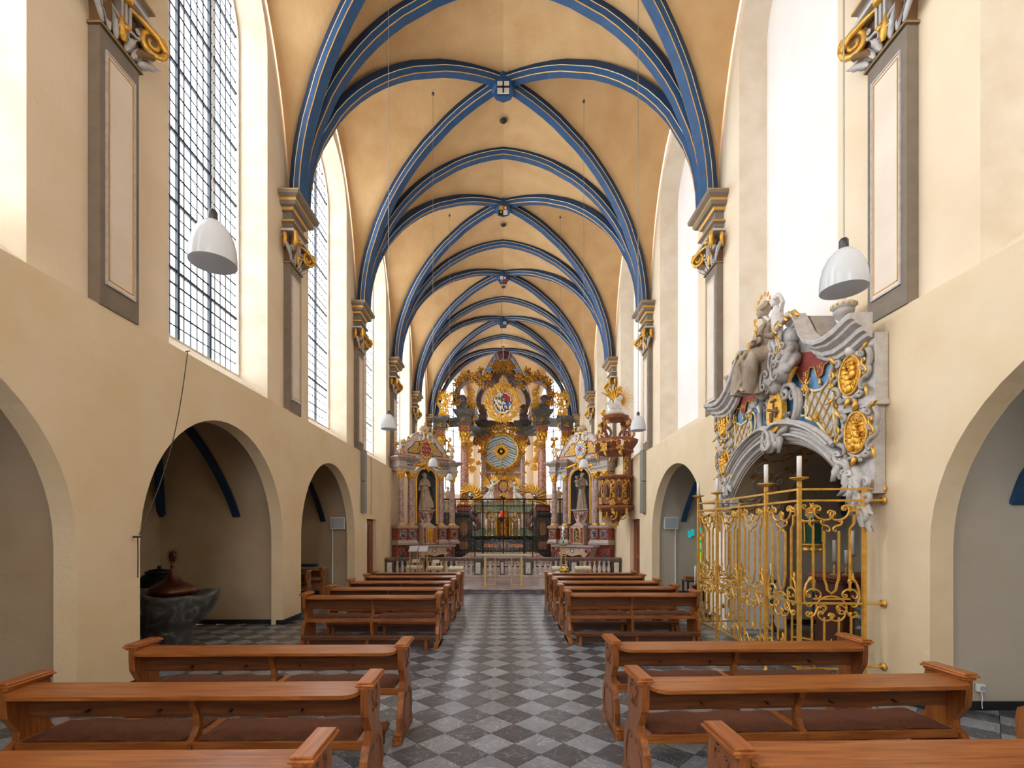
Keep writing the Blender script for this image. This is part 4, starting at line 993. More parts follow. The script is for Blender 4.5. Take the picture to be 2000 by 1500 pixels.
o = MB(); 
for a_, b_ in ((-.06, .05), (.05, .0)): o.prism([(u+a_-.04, v+b_), (u+a_+.04, v+b_), (u+a_+.025, v+b_-.12), (u+a_, v+b_-.15), (u+a_-.025, v+b_-.12)], .16, .185, pm)
o.tube([pm(u-.13, v-.02, .175), pm(u+.13, v+.06, .175)], .022, 6); o.tube([pm(u, v+.15, .17), pm(u, v+.05, .17)], .012, 6); o.tube([pm(u-.06, v+.17, .17), pm(u+.06, v+.17, .17)], .02, 6)
o.build('arms_charge', BROWNP, ct)
# acanthus ends of the arch on both sides
for s in (-1, 1):
    o = MB(); R = random.Random(4)
    for i in range(16):
        a_ = radians(44-1.5*i); r = RO-.03; uu, vv = UC+s*r*cos(a_), ZC+r*sin(a_)
        leaf(o, pm, uu, vv, (-pi/2 if True else 0)+s*R.uniform(-.5, .4), .26, .13, .06+.03*(i % 3), 0, .9, R.uniform(-.5, .5))
    for i in range(5):
        a_ = radians(40-4.5*i); uu, vv = UC+s*(RO-.04)*cos(a_), ZC+(RO-.04)*sin(a_); scroll(o, pm, uu, vv, .32, -pi/2+s*(.5-.05*i), 'S', .03, 0, .14, s*(1 if i % 2 else -1), n=7)
    scroll(o, pm, UC+s*(RO-.15), 2.32, .25, pi/2, 'C', .03, 0, .12, -s, n=8)
    o.tube([pm(UC+s*(RO-.02)*cos(radians(a_)), ZC+(RO-.02)*sin(radians(a_)), .05) for a_ in range(24, 40, 3)], [.05, .08, .09, .09, .08, .05], 8)
    pb(o, 'acanthus_foot', SILVER)
# urns
def urn(px, py, x, lab, h):
    u, v = q(px, py, x); t = thing('stone_urn', lab, 'urn', (x, u, v), group='white urns on the portal cornice')
    m = MB(); k = h/.62
    m.box(-.1*k, .1*k, -.1*k, .1*k, 0, .1*k); m.build('plinth', STUCW, t, bevel=.006)
    MB().lathe([(.09*k, .1*k), (.05*k, .15*k), (.04*k, .19*k), (.09*k, .23*k), (.13*k, .29*k), (.14*k, .34*k), (.11*k, .38*k)], (0, 0, 0), 32, 0, True, mod=lambda a, z: 1+(.09*abs(sin(6*a)) if .2*k < z < .36*k else 0)).build('gadrooned_bowl', STUC, t)
    b = MB(); b.lathe([(.1*k, .38*k), (.17*k, .4*k), (.175*k, .45*k), (.15*k, .47*k), (.08*k, .49*k), (.035*k, .52*k), (.03*k, .58*k), (.04*k, .59*k), (.0, .6*k)], (0, 0, 0), 24); b.build('collar', STUCW, t)
    g = MB(); g.ell((0, 0, .635*k), (.03*k, .03*k, .045*k), 8, 6)
    for i in range(14): a = 2*pi*i/14; g.ell((.176*k*cos(a), .176*k*sin(a), .425*k), (.014, .014, .018), 6, 4)
    g.build('gilding', GOLD, t)
urn(1648, 650, 4.22, 'white stone urn with gold finial on the near end of the portal cornice', .48)
urn(1430, 772, 4.3, 'white stone urn with gold finial on the far end of the portal cornice', .5)
# ============================================================ FIGURES
def hand(m, p, d, sc, up=(0, 0, 1)):
    """palm with four fingers of different length and a thumb"""
    p = V(p); d = V(d).normalized(); s = d.cross(V(up)); s = s.normalized() if s.length > .01 else V((1, 0, 0)); n = s.cross(d)
    m.ell(p+d*.3*sc, (sc*.28,)*3, 8, 6)
    for i, (o, l) in enumerate(((-.24, .75), (-.08, .85), (.08, .8), (.24, .62))):
        a = p+d*.35*sc+s*o*sc; m.tube([a, a+d*l*.5*sc, a+d*l*.85*sc-n*.18*sc], [sc*.09, sc*.08, sc*.06], 6)
    m.tube([p+s*-.2*sc, p+s*-.42*sc+d*.3*sc, p+s*-.42*sc+d*.55*sc], [sc*.1, sc*.09, sc*.07], 6)
def head(m, c, h, face, tilt=0):
    """h = head height; face = facing direction"""
    c = V(c); f = V(face).normalized(); s = V((0, 0, 1)).cross(f).normalized(); r = h/2
    rot = Matrix((s, -f, V((0, 0, 1)))).transposed()
    E = lambda o, rr, n=12, k=10: m.ell(c+s*o[0]*r+f*o[1]*r+V((0, 0, o[2]*r)), tuple(q*r for q in rr), n, k, rot=rot)
    E((0, 0, 0), (.72, .82, 1.0)); E((0, .3, -.45), (.5, .5, .45)); E((0, .86, -.12), (.11, .17, .2), 8, 6); E((0, .74, -.48), (.22, .12, .07), 8, 6); E((0, .66, -.75), (.2, .18, .16), 8, 6)
    for q in (-1, 1): E((q*.3, .68, .06), (.14, .1, .1), 8, 6); E((q*.3, .72, .2), (.2, .1, .06), 8, 6); E((q*.73, 0, -.1), (.1, .18, .24), 8, 6)
def hair(m, c, h, face, long=False):
    c = V(c); f = V(face).normalized(); s = V((0, 0, 1)).cross(f).normalized(); r = h/2; R = random.Random(2)
    for i in range(26):
        a = R.uniform(0, 2*pi); e = R.uniform(.05, 1.2); d = s*cos(a)*cos(e)+f*sin(a)*cos(e)*.9+V((0, 0, sin(e)))
        if d.dot(f) > .55: continue
        m.ell(c+d*r*.95-f*r*.12, (r*.3,)*3, 8, 6)
    if long: m.tube([c-f*r*.6, c-f*r*.9-V((0, 0, r*1.2)), c-f*r*.8-V((0, 0, r*2.2))], [r*.6, r*.5, r*.25], 8)
def robe(m, h, kx=1.0, ky=.8, hem=.2, folds=9, seed=1, z0=0, lean=(0, 0)):
    prof = [(hem*.2, 0), (hem, .0), (hem*.98, .05), (hem*.86, .18), (hem*.72, .35), (hem*.6, .5), (.098, .6), (.1, .68), (.115, .75), (.118, .79), (.085, .83), (.04, .855), (.035, .9)]
    R = random.Random(seed); ph = [R.uniform(0, 6) for _ in range(4)]; N = 40; vs = []
    for r, z in prof:
        k = max(0, 1-z/.6)*.16+.02
        for j in range(N):
            a = 2*pi*j/N; f = 1+k*(.55*sin(folds*a+ph[0]+z*2)+.5*sin((folds-4)*a+ph[1]-z*3)+.3*sin((folds+5)*a+ph[2]))
            t = min(1, z/.8); vs.append((r*f*cos(a)*kx*h+lean[0]*z*h, r*f*sin(a)*ky*h+lean[1]*z*h, z0+z*h))
    m.add(vs, [(i*N+j, i*N+(j+1) % N, (i+1)*N+(j+1) % N, (i+1)*N+j) for i in range(len(prof)-1) for j in range(N)], 0, True)
    m.add(vs[:N], [tuple(range(N))]); m.add(vs[-N:], [tuple(range(N))])
# ============================================================ MADONNA ABOVE THE PORTAL
MX, MU = 4.06, 7.42
t = thing('madonna_statue', 'seated stone statue of a crowned woman holding a standing child, above the blue portal', 'statue', (MX, MU, 4.0))
F = V((-.75, .55, -.1))
m = MB(); hp = V((0, 0, .55))
m.ell(hp, (.17, .19, .15)); m.tube([hp, (0, .02, .75), (-.01, .01, .93), (-.01, .0, 1.02)], [.15, .125, .15, .09], 14); m.ell((-.01, .01, .97), (.1, .19, .09)); m.tube([(-.01, 0, 1.0), (-.03, .01, 1.14)], [.055, .045], 10)
for kx, ky, fx, fy in ((-.3, .16, -.3, .28), (-.24, -.02, -.2, .16)):
    m.tube([hp+V((0, .05 if ky > 0 else -.05, 0)), (kx, ky, .5), (kx-.02, ky+.02, .4), (fx-.02, fy, .1), (fx-.03, fy+.02, .0)], [.13, .115, .11, .12, .1], 14)
for i in range(17):
    a = i/16; m.tube([(-.36+.28*a, .02+.3*sin(a*3), .48), (-.38+.3*a, .2-.1*a, .25), (-.36+.3*a, .32-.3*a, -.02)], [.02, .03, .022], 6)
for i in range(9): a = i/8; m.tube([(-.1, -.12+.26*a, 1.0), (-.16, -.08+.18*a, .85), (-.17, -.1+.22*a, .7)], [.014, .02, .015], 6)
for i in range(8):
    a = i/7; m.tube([(-.1-.22*a, -.05+.1*a, .66-.02*a), (-.32, .02+.16*a, .6-.1*a), (-.43+.1*a, .08+.12*a, .42-.08*a), (-.34+.04*sin(a*9), .1+.2*a, .2), (-.4+.1*a, .2+.12*sin(a*7), .02)], [.015, .028, .034, .03, .02], 7)
m.tube([(0, -.02, .5), (.05, .05, .3), (0, .15, .1)], [.15, .16, .12], 12)
# arms
m.tube([(-.02, .19, .95), (-.1, .26, .76), (-.2, .1, .72), (-.24, -.02, .73)], [.06, .065, .055, .035], 10); hand(m, (-.25, -.04, .73), (-.4, -1, .1), .1)
m.tube([(0, -.17, .95), (-.02, -.28, .78), (-.12, -.3, .72), (-.2, -.27, .74)], [.06, .06, .05, .035], 10); hand(m, (-.2, -.26, .74), (-1, .2, .2), .1)
hc = V((-.05, .02, 1.24)); head(m, hc, .225, F); hair(m, hc, .22, F)
m.build('body', ROBE, t, loc=(0, 0, 0), local=True, remesh=.008, smoothit=1)
m = MB(); cb = V((.0, -.27, .8))   # child standing on her knee
m.tube([cb, cb+V((-.01, 0, .16)), cb+V((0, 0, .3))], [.075, .085, .08], 12); m.tube([cb+V((0, 0, .3)), cb+V((-.02, .01, .38))], [.04, .035], 8)
for s in (-1, 1): m.tube([cb+V((0, s*.04, .0)), cb+V((-.03, s*.06, -.14)), cb+V((.0, s*.05, -.28))], [.055, .045, .03], 8)
m.tube([cb+V((0, -.08, .28)), cb+V((-.02, -.17, .36)), cb+V((-.03, -.1, .5))], [.035, .032, .026], 8); hand(m, cb+V((-.03, -.1, .5)), (0, .4, .6), .06)
m.tube([cb+V((0, .07, .28)), cb+V((-.06, .13, .22)), cb+V((-.08, .2, .3))], [.035, .03, .024], 8); hand(m, cb+V((-.08, .2, .3)), (-.2, .6, .4), .06)
hc2 = cb+V((-.03, .0, .46)); head(m, hc2, .17, (-.8, .5, 0)); hair(m, hc2, .165, (-.8, .5, 0))
m.build('child', STUCW, t, loc=(0, 0, 0), local=True, remesh=.008, smoothit=1)
m = MB()
for i in range(6):
    a = radians(20+28*i); c = V((-.05, .04+.2*cos(a), 1.29+.2*sin(a))); P_ = []
    for k in range(12): r = .036 if k % 2 == 0 else .016; P_.append((r*cos(k*pi/6), r*sin(k*pi/6)))
    m.prism(P_, -.006, .006, lambda u, v, w, c=c: (c.x+w, c.y+u, c.z+v))
m.tube([(-.05, .04+.2*cos(radians(a)), 1.29+.2*sin(radians(a))) for a in range(0, 181, 12)], .003, 5); m.build('star_crown', GOLDP, t, loc=(0, 0, 0), local=True)
m = MB(); m.tube([(-.2, -.02, .74), (-.22, -.1, .95)], .012, 6); scroll(m, lambda u, v, w: (-.24-w, -.1+u, .95+v), 0, 0, .2, pi/2, 'S', .014, n=6); m.tube([(-.2, .12, .68), (-.23, .08, .78)], [.05, .045], 10); m.build('sceptre', GOLDP, t, loc=(0, 0, 0), local=True)
# clouds
t = thing('stone_clouds', 'swirling grey stone clouds under the seated statue, hanging over the blue portal field', 'sculpture', (4.2, 7.2, 3.9))
m = MB(); R = random.Random(12)
blobs = [(-.08, -.22, .55, .16), (-.1, -.05, .45, .17), (-.1, -.15, .28, .19), (-.1, .12, .22, .2), (-.1, .08, .12, .14), (-.08, .35, .16, .15), (-.08, .5, .1, .1), (-.08, .5, .3, .13), (-.05, -.3, .4, .12), (0, 0, .35, .2), (0, .3, .3, .18)]
for x, y, z, r in blobs: m.ell((x, y, z), (r*.75, r, r*.9), 16, 12)
for i in range(30):
    x, y, z, r = R.choice(blobs); a = R.uniform(0, 6); m.ell((x-.05, y+r*cos(a)*.8, z+r*sin(a)*.8), (r*.35, r*.45, r*.38), 10, 8)
m.build('cloud_body', STUC, t, loc=(0, 0, 0), local=True, remesh=.014, smoothit=2)
m = MB(); mpx = lambda u, v, w: (-.24-w, u, v)
for x, y, z, r in blobs[:7]:
    scroll(m, lambda u, v, w, x=x, r=r, y=y: (x-r*.62-w-.2*r*(1-((u-y)/r)**2), u, v), y, z, r*1.25, R.uniform(0, 6), 'C', r*.1, n=7)
m.build('cloud_swirls', STUC, t, loc=(0, 0, 0), local=True)
m = MB()
for y, z in ((.6, -.02),):
    head(m, (-.16, y, z), .11, (-1, .1, 0)); hair(m, (-.16, y, z), .11, (-1, .1, 0))
    for s in (-1, 1): leaf(m, mpx, y+s*.07, z-.04, (0 if s > 0 else pi)-s*.5, .16, .09, -.1, 0, .4)
m.build('cherub_head', STUCW, t, loc=(0, 0, 0), local=True)
# ============================================================ GOLDEN GATE
gt = thing('golden_gate', 'gilded wrought iron screen with scrolls and candle holders closing off the right chapel', 'gate', (3.42, 7.0, 0))
def gb(m, name, mt=GOLD, **k):
    o = m.build(name, mt, gt, **k); o.matrix_parent_inverse = Matrix.Translation((-3.42, -7.0, 0)); return o
ND = [(4.12, 5.52), (3.41, 5.57), (3.42, 6.29), (3.43, 7.02), (3.43, 7.75), (3.41, 8.45), (4.3, 8.5)]
def bar(m, a, b, r=.013): m.tube([a, b], r*1.2, 4, sm=False, up=(0, 0, 1) if abs(V(a).z-V(b).z) < .5*(V(a)-V(b)).length else (1, 0, 0))
for i, (x, y) in enumerate(ND[:6]):
    m = MB(); r = .019 if i != 3 else .013; ztop = 2.33 if i in (0,) else (2.42 if i != 3 else 2.26); m.box(x-r, x+r, y-r, y+r, .1 if i else 0, ztop)
    if i in (1, 2, 4, 5): m.lathe([(0, .0), (.03, .02), (.015, .06), (.02, .1), (.095, .125), (.1, .135), (0, .14)], (x, y, 2.33), 18)
    if i: m.lathe([(.03, 0), (.05, 0), (.05, .02), (.02, .05), (.02, .11)], (x, y, 0), 8)
    gb(m, 'post')
    if i in (1, 2, 4, 5): candle(x, y, 2.47, .24 if i < 3 else .22, .026, 'thick white candle on the golden gate, %s of four on its posts' % {1: 'nearest', 2: 'second', 4: 'third', 5: 'farthest'}[i], 'candles on the golden gate')
for za in (2.33, 2.2, 1.02, .27):
    for (a, b) in zip(ND, ND[1:]):
        m = MB(); bar(m, (*a, za), (*b, za), .014); gb(m, 'rail')
for z in (2.33, 2.2, 1.02, .3):
    m = MB(); m.tube([(4.12, 5.52, z), (4.36, 5.52, z)], .014, 8); m.lathe([(0, -.01), (.04, -.01), (.045, .01), (.0, .015)], (0, 0, 0), 14, mp=lambda x, y, w: (4.34-w, 5.52+x, z+y)); gb(m, 'wall_anchor')
def gpanel(a, b):
    a, b = V(a), V(b); L = (b-a).length; d = (b-a)/L; nr = V((d.y, -d.x)); c = (a+b)/2
    mp = lambda u, v, w: (c.x+d.x*u+nr.x*w, c.y+d.y*u+nr.y*w, v)
    w = L-.04
    def line(pts, r=.011): m_.tube([mp(u, v, 0) for u, v in pts], r*1.25, 4, sm=False, up=(nr.x, nr.y, 0))
    m_ = MB()
    for s in (-1, 1): line([(s*.3*w, 1.16), (s*.3*w, 1.88), (s*.36*w, 1.93), (s*.36*w, 2.03), (s*.42*w, 2.03), (s*.42*w, 2.08), (s*.3*w, 2.08)])
    line([(-.12*w, 1.85), (-.12*w, 1.3), (-.09*w, 1.24), (-.07*w, 1.17), (0, 1.13), (.07*w, 1.17), (.09*w, 1.24), (.12*w, 1.3), (.12*w, 1.85)])
    line([(-.3*w, 1.07), (.3*w, 1.07)])
    gb(m_, 'upper_bars')
    m_ = MB()
    for s in (-1, 1):
        scroll(m_, mp, s*.13*w, 2.06, .2, pi/2*0+s*.4, 'C', .012, 0, 0, 1, n=6); scroll(m_, mp, s*.1*w, 1.91, .15, pi/2-s*.5, 'S', .011, 0, 0, s, n=6)
        scroll(m_, mp, s*.33*w, 2.12, .2, s*.2, 'S', .011, 0, 0, s, n=6)
        scroll(m_, mp, s*.345*w, 1.14, .26, pi/2, 'J', .013, 0, 0, s, n=6); scroll(m_, mp, s*.3*w, 1.12, .15, 0, 'C', .011, 0, 0, -1, n=6)
        leaf(m_, mp, s*.37*w, 1.27, pi/2+s*.4, .09, .04, 0, 0, .8); leaf(m_, mp, s*.28*w, 2.1, pi/2-s*.9, .08, .05, 0, 0, .8); m_.ell(mp(s*.36*w, 2.1, .01), .022, 8, 6)
        gb(m_, 'upper_scroll'); m_ = MB()
    m_ = MB()
    for q_ in (-.32, -.12, .12, .32): line([(q_*w, .5 if abs(q_) < .2 else .3), (q_*w, .86)], .01)
    for s in (-1, 1): line([(s*.32*w, .86), (s*.4*w, .88)]); line([(s*.5*w, .62), (s*.32*w, .6)])
    gb(m_, 'lower_bars')
    m_ = MB()
    for s in (-1, 1):
        scroll(m_, mp, s*.1*w, .88, .15, s*.3, 'C', .011, 0, 0, 1, n=6); scroll(m_, mp, s*.25*w, .93, .24, -s*.35, 'S', .011, 0, 0, s, n=6)
        scroll(m_, mp, s*.36*w, .37, .2, pi/2, 'C', .012, 0, 0, s, n=6); scroll(m_, mp, s*.16*w, .38, .18, .3*s, 'S', .011, 0, 0, -s, n=6)
        m_.ell(mp(s*.32*w, .9, .012), .022, 8, 6); leaf(m_, mp, s*.02, .5, pi/2+s*.5, .1, .05, 0, 0, .8); gb(m_, 'lower_scroll'); m_ = MB()
    scroll(m_, mp, 0, .98, .3, 0, 'C', .01, 0, 0, -1, n=6); gb(m_, 'centre_scroll')
for a, b in zip(ND, ND[1:]): gpanel(a, b)
# ============================================================ INSIDE THE RIGHT CHAPEL
tag(MB().box(4.75, 6.5, 6.6, 8.4, 0, .12).build('altar_platform', DARKW, bevel=.01), 'low reddish wooden platform under the chapel altar behind the golden gate', 'platform')
t = thing('chapel_altar', 'wooden altar table with a lily painted front, standing behind the golden gate', 'altar', (5.35, 7.2, .12))
MB().box(-.5, .62, -.3, .3, 0, 1.0).build('body', DARKW, t, bevel=.006); MB().box(-.6, .7, -.38, .36, 1.03, 1.09).box(-.55, .66, -.34, .33, .98, 1.03).build('mensa', DOORW, t, bevel=.008)
MB().box(-.36, .5, -.315, -.295, .08, .92).build('painted_panel', LILY, t); m = MB()
for a in ((-.4, -.36, .04, .96), (.5, .54, .04, .96), (-.4, .54, .92, .96), (-.4, .54, .04, .08)): m.box(a[0], a[1], -.33, -.29, a[2], a[3])
m.build('panel_frame', DOORW, t)
l = MB(); R = random.Random(5)
for i in range(14):
    x, z = R.uniform(-.3, .45), R.uniform(.2, .8); mpx = lambda u, v, w: (u, -.318-w, v)
    for k in range(5): leaf(l, mpx, x, z, pi/2+(k-2)*.5, .06, .025, .0, 0, .3)
    l.tube([(x, -.319, z), (x+.02, -.319, z-.15)], .004, 4, 1)
l.build('lilies', [WHT, LEAF], t.children[2])
for i, (x, y, hc_, hs, lab) in enumerate(((4.83, 7.05, .30, .2, 'left, tall candle'), (4.97, 7.0, .2, .16, 'middle, shortest'), (5.1, 7.05, .34, .3, 'right, tallest on an ornate foot'))):
    candlestick(x, y, 1.21, hs, .055, 'brass candlestick on the chapel altar, %s' % lab, BRASSF, 'candlesticks on the chapel altar'); candle(x, y, 1.21+hs, hc_, .025, 'white candle on the chapel altar, %s' % lab, 'candles on the chapel altar')
t = thing('procession_lantern', 'green and gold lantern on a black pole behind the golden gate', 'lantern', (4.52, 7.05, 0))
MB().tube([(0, 0, .0), (0, 0, 1.55)], .016, 8).lathe([(.16, 0), (.17, .02), (.03, .05), (.02, .12)], (0, 0, 0), 12).build('pole', PBLK, t)
MB().lathe([(.1, 1.64), (.13, 1.66), (.13, 1.69), (.11, 1.70), (.115, 1.95), (.14, 1.97), (.16, 2.0), (.1, 2.04), (.08, 2.1), (.05, 2.14), (.0, 2.15)], (0, 0, 0), 6, sm=False).build('glass_body', MARBLE_BW if 0 else mat('lantern green', '#1f4a3c', .3), t)
g = MB(); 
for k in range(6):
    a = pi/3*k; x, y = .12*cos(a), .12*sin(a); g.tube([(x, y, 1.64), (x*1.05, y*1.05, 1.97)], .009, 6); g.ell((x*.8, y*.8, 1.58), (.05, .05, .04), 8, 6); g.ell((x*1.25, y*1.25, 2.0), .022, 8, 6)
g.lathe([(.09, 1.63), (.14, 1.645), (.14, 1.66), (.09, 1.67)], n=12); g.lathe([(.12, 1.96), (.17, 1.985), (.17, 2.0), (.12, 2.01)], n=12); g.lathe([(.085, 2.1), (.06, 2.14), (.02, 2.18), (.035, 2.22), (.0, 2.27)], n=10); g.lathe([(.02, 1.5), (.06, 1.55), (.02, 1.6)], n=10)
g.build('gilt_frame', GOLD, t)
t = thing('carved_wall_niche', 'grey painted wooden wall niche with cornice and carved ornament, behind the golden gate', 'niche', (5.0, 9.55, 0))
m = MB(); m.box(-.46, .5, -.08, .06, 0, .75); m.box(-.46, -.32, -.1, .06, .75, 1.95); m.box(.36, .5, -.1, .06, .75, 1.95); m.box(-.46, .5, -.1, .06, 1.85, 1.97); m.box(-.52, .56, -.16, .06, 1.97, 2.03); m.box(-.49, .53, -.13, .06, .72, .78); m.build('frame', GREYW, t, bevel=.006)
MB().box(-.32, .36, -.03, .06, .78, 1.85).build('recess', GREYW, t); g = MB(); mpx = lambda u, v, w: (u, -.03-w, v)
for z, s_ in ((1.6, 0), (1.35, 1), (1.1, 2)): rocaille(g, mpx, .02, z, .16, 7, .014, s_ % 2, .01, seed=s_)
g.build('carving', [STUC, BROWNP], t); MB().box(-.4, .44, -.1, -.08, .1, .66).build('lower_panel', GREYW, t, bevel=.006)
candlestick(4.95, 8.9, 0, .95, .1, 'low dark floor candlestick inside the golden gate', DKMET); candle(4.95, 8.9, .95, .3, .035, 'white candle on the dark floor candlestick inside the golden gate')
# coloured glass on the right bay's end wall; emission stands in for daylight behind
t = thing('stained_glass_strip', 'narrow coloured glass strip in cyan, green and red on the bay wall at right', 'stained glass', (5.76, 14.2, .6)); R = random.Random(9)
cols = [mat('glass '+c_, c_, .15, emis=c_, estr=.35) for c_ in ('#19c3cf', '#27b35a', '#c8383a', '#e8d63a', '#8fdfe8')]
for i in range(15):
    z = i*.09
    for x in ((0,) if i % 3 else (0, .085)): MB().box(x-.04+R.uniform(-.01, .01), x+.04, -.02, 0, z+.004, z+.086).build('glass_piece', cols[R.randrange(5)], t, local=True)
for x, z in ((-.2, 1.15), (-.3, 1.2), (-.2, 1.25), (-.29, 1.1)): MB().box(x-.045, x+.045, -.02, 0, z-.04, z+.045).build('glass_piece', cols[0], t, local=True)
# ============================================================ PRESBYTERY
SZ = .15; BY = 17.9
t = thing('communion_rail', 'marble balustrade with brown red handrail and white balusters across the presbytery', 'balustrade', (0, BY, SZ))
def rb(m, name, mt, **k):
    o = m.build(name, mt, t, **k); o.matrix_parent_inverse = Matrix.Translation((0, -BY, -SZ)); return o
rb(MB().box(-4.34, 4.34, BY-.16, BY+.16, SZ+.65, SZ+.72).box(-4.3, 4.3, BY-.12, BY+.12, SZ+.6, SZ+.65), 'handrail', RAILM, bevel=.012)
rb(MB().box(-4.3, 4.3, BY-.14, BY+.14, SZ, SZ+.08), 'base_plinth', MARBLE_PK, bevel=.008)
piers = [-4.2, -3.0+.35, -1.85, -.9, -.02, .95, 1.9, 2.75, 4.15]
piers = [-4.18, -2.55, -.93, -.04, .91, 2.6, 4.16]
for i, x in enumerate(piers):
    w_ = .16 if i not in (3,) else .09
    p = rb(MB().box(x-w_, x+w_, BY-.13, BY+.13, SZ+.06, SZ+.6), 'pier', MARBLE_BW if 0 else MARBLE_GY, bevel=.006)
    MB().box(x-w_*.55, x+w_*.55, BY-.14, BY-.128, SZ+.13, SZ+.54).build('pier_panel', MARBLE_W, p).matrix_parent_inverse = Matrix.Identity(4)
bal = None
for a, b in zip(piers, piers[1:]):
    x0, x1 = a+.16, b-.16; n = max(2, int((x1-x0)/.175))
    for i in range(n):
        x = x0+(x1-x0)*(i+.5)/n
        if bal is None: bal = MB().lathe([(.06, 0), (.062, .03), (.035, .05), (.034, .08), (.066, .14), (.074, .2), (.06, .28), (.032, .38), (.03, .42), (.05, .44), (.036, .46), (.062, .49), (.062, .52)], n=12).build('baluster', MARBLE_W, t); o = bal
        else: o = bal.copy(); COL.objects.link(o)
        o.location = (x, 0, .08)
# altar table
t = thing('altar_table', 'slim modern altar table with pale grey top on brushed brass legs', 'table', (-.0, 15.2, SZ))
MB().box(-.84, .84, -.4, .4, .92, .965).build('tabletop', mat('pale table slab', '#aeb6be', .3), t, bevel=.004)
for s in (-1, 1):
    x = s*.56; m = MB(); m.box(x-.035, x+.035, -.3, -.23, 0, .92); m.box(x-.03-s*.0, x+.03, -.23, .3, .0, .03); m.box(x-.03, x+.03, .25, .3, 0, .92); m.box(x-s*.3-.015, x-s*.3+.015, -.1, -.07, 0, .92); m.box(min(x, x-s*.3), max(x, x-s*.3), -.1, -.07, 0, .03); m.box(x-.03, x+.03, -.23, .3, .89, .92)
    m.build('leg_frame', BRASSF, t, bevel=.004)
MB().box(-.6, .6, -.27, -.24, .87, .92).build('cross_beam', BRASSF, t)
def stool(x, y, lab, back=False):
    t = thing('upholstered_stool', lab, 'stool' if not back else 'chair', (x, y, SZ), group='cream upholstered seats of the presbytery')
    m = MB(); m.box(-.26, .26, -.22, .22, .38, .49); m.build('seat', CREAMUP, t, bevel=.04)
    for a in (-.23, .23):
        for b in (-.19, .19): MB().box(a-.012, a+.012, b-.012, b+.012, 0, .38).build('leg', BRASSF, t)
    MB().box(-.25, .25, -.2, .2, .355, .38).build('frame', BRASSF, t)
    if back:
        for a in (-.25, .25): MB().box(a-.012, a+.012, .18, .205, .38, .66).build('post', BRASSF, t)
        MB().box(-.12, .12, .16, .2, .58, .7).build('backrest', CREAMUP, t, bevel=.015); MB().box(-.25, .25, .185, .2, .63, .65).build('top_rail', BRASSF, t)
stool(*at(810, 0, 16.9)[:2], 'cream seat behind the two lecterns, farthest left in the presbytery', True); stool(*at(850, 0, 16.6)[:2], 'cream chair with small backrest right of the lecterns', True)
stool(*at(891, 0, 16.4)[:2], 'cream stool left of the altar table, nearest to it'); stool(*at(1094, 0, 16.4)[:2], 'cream stool right of the altar table behind the candle stand'); stool(*at(1139, 0, 16.5)[:2], 'rightmost cream stool in the presbytery')
def lectern(px, D, lab):
    x = (px-PX0)*D/FPX; t = thing('lectern', lab, 'lectern', (x, D, SZ), group='pair of brass lecterns')
    for a in (-.12, .12): MB().box(a-.015, a+.015, -.02, .02, 0, 1.06).build('leg', BRASSF, t)
    MB().box(-.14, .14, -.1, .1, 0, .02).build('foot', BRASSF, t, bevel=.004)
    m = MB(); m.prism([(-.17, 1.02), (-.17, 1.04), (.13, 1.2), (.13, 1.18)], -.145, .145, lambda a, b, w: (w, a, b)); m.build('book_support', mat('pale lectern slab', '#b9bcc0', .4) if 'pale lectern slab' not in MATS else MATS['pale lectern slab'], t)
lectern(808, 16.0, 'left one of two slim brass lecterns at the left of the altar table'); lectern(827, 15.9, 'right one of two slim brass lecterns at the left of the altar table')
# paschal candle
t = thing('candle_stand', 'tall brass lattice stand carrying the painted candle, right of the altar table', 'stand', (*at(1100, 0, 15.6)[:2], SZ))
for a in (-.07, .07):
    for b in (-.07, .07): MB().box(a-.01, a+.01, b-.01, b+.01, 0, 1.2).build('leg', BRASSF, t)
for z in (.3, .6, .9): MB().box(-.08, .08, -.08, .08, z, z+.015).build('shelf', BRASSF, t)
MB().box(-.1, .1, -.1, .1, 1.2, 1.225).build('top_plate', BRASSF, t)
x, y, _ = at(1100, 0, 15.6); o = MB().lathe([(0, 0), (.045, 0), (.045, .62), (.02, .625), (0, .62)], n=18).build('paschal_candle', CANDLE, loc=(x, y, SZ+1.225), local=True); tag(o, 'thick white candle painted with teal and green leaves, right of the altar table', 'candle')
m = MB(); R = random.Random(3)
for i in range(22): a = -pi/2+R.uniform(-1, 1); z = .08+.45*i/22; m.ell((.044*cos(a), .044*sin(a), z), (.018, .01, .03), 6, 5, i % 2)
m.build('painted_leaves', [PTEAL, LEAF], o)
g = MB()
for i in range(12): a = i*.52; g.ell((.075*cos(a), .075*sin(a), .015), (.035, .03, .02), 6, 5)
tag(g.build('leaf_wreath', LEAF, loc=(x, y, SZ+1.225), local=True), 'small green wreath around the foot of the painted candle', 'wreath')
t = thing('flower_arrangement', 'low arrangement of yellow roses and white blossoms behind the far right pews', 'flowers', (*at(1102, 0, 15.0)[:2], SZ))
MB().lathe([(.0, 0), (.14, 0), (.2, .3), (.18, .32), (0, .3)], n=16).build('bowl', mat('dark bowl', '#3b3a36', .5), t)
R = random.Random(6)
for i in range(9):
    a, r = R.uniform(0, 6.3), R.uniform(0, .15); m = MB(); c = V((r*cos(a), r*sin(a), .42+R.uniform(0, .12)))
    for k in range(7): b = k*.9; m.ell(c+V((.02*cos(b), .02*sin(b), .004*k)), (.03, .03, .028), 8, 6)
    m.build('rose', YEL, t, local=True)
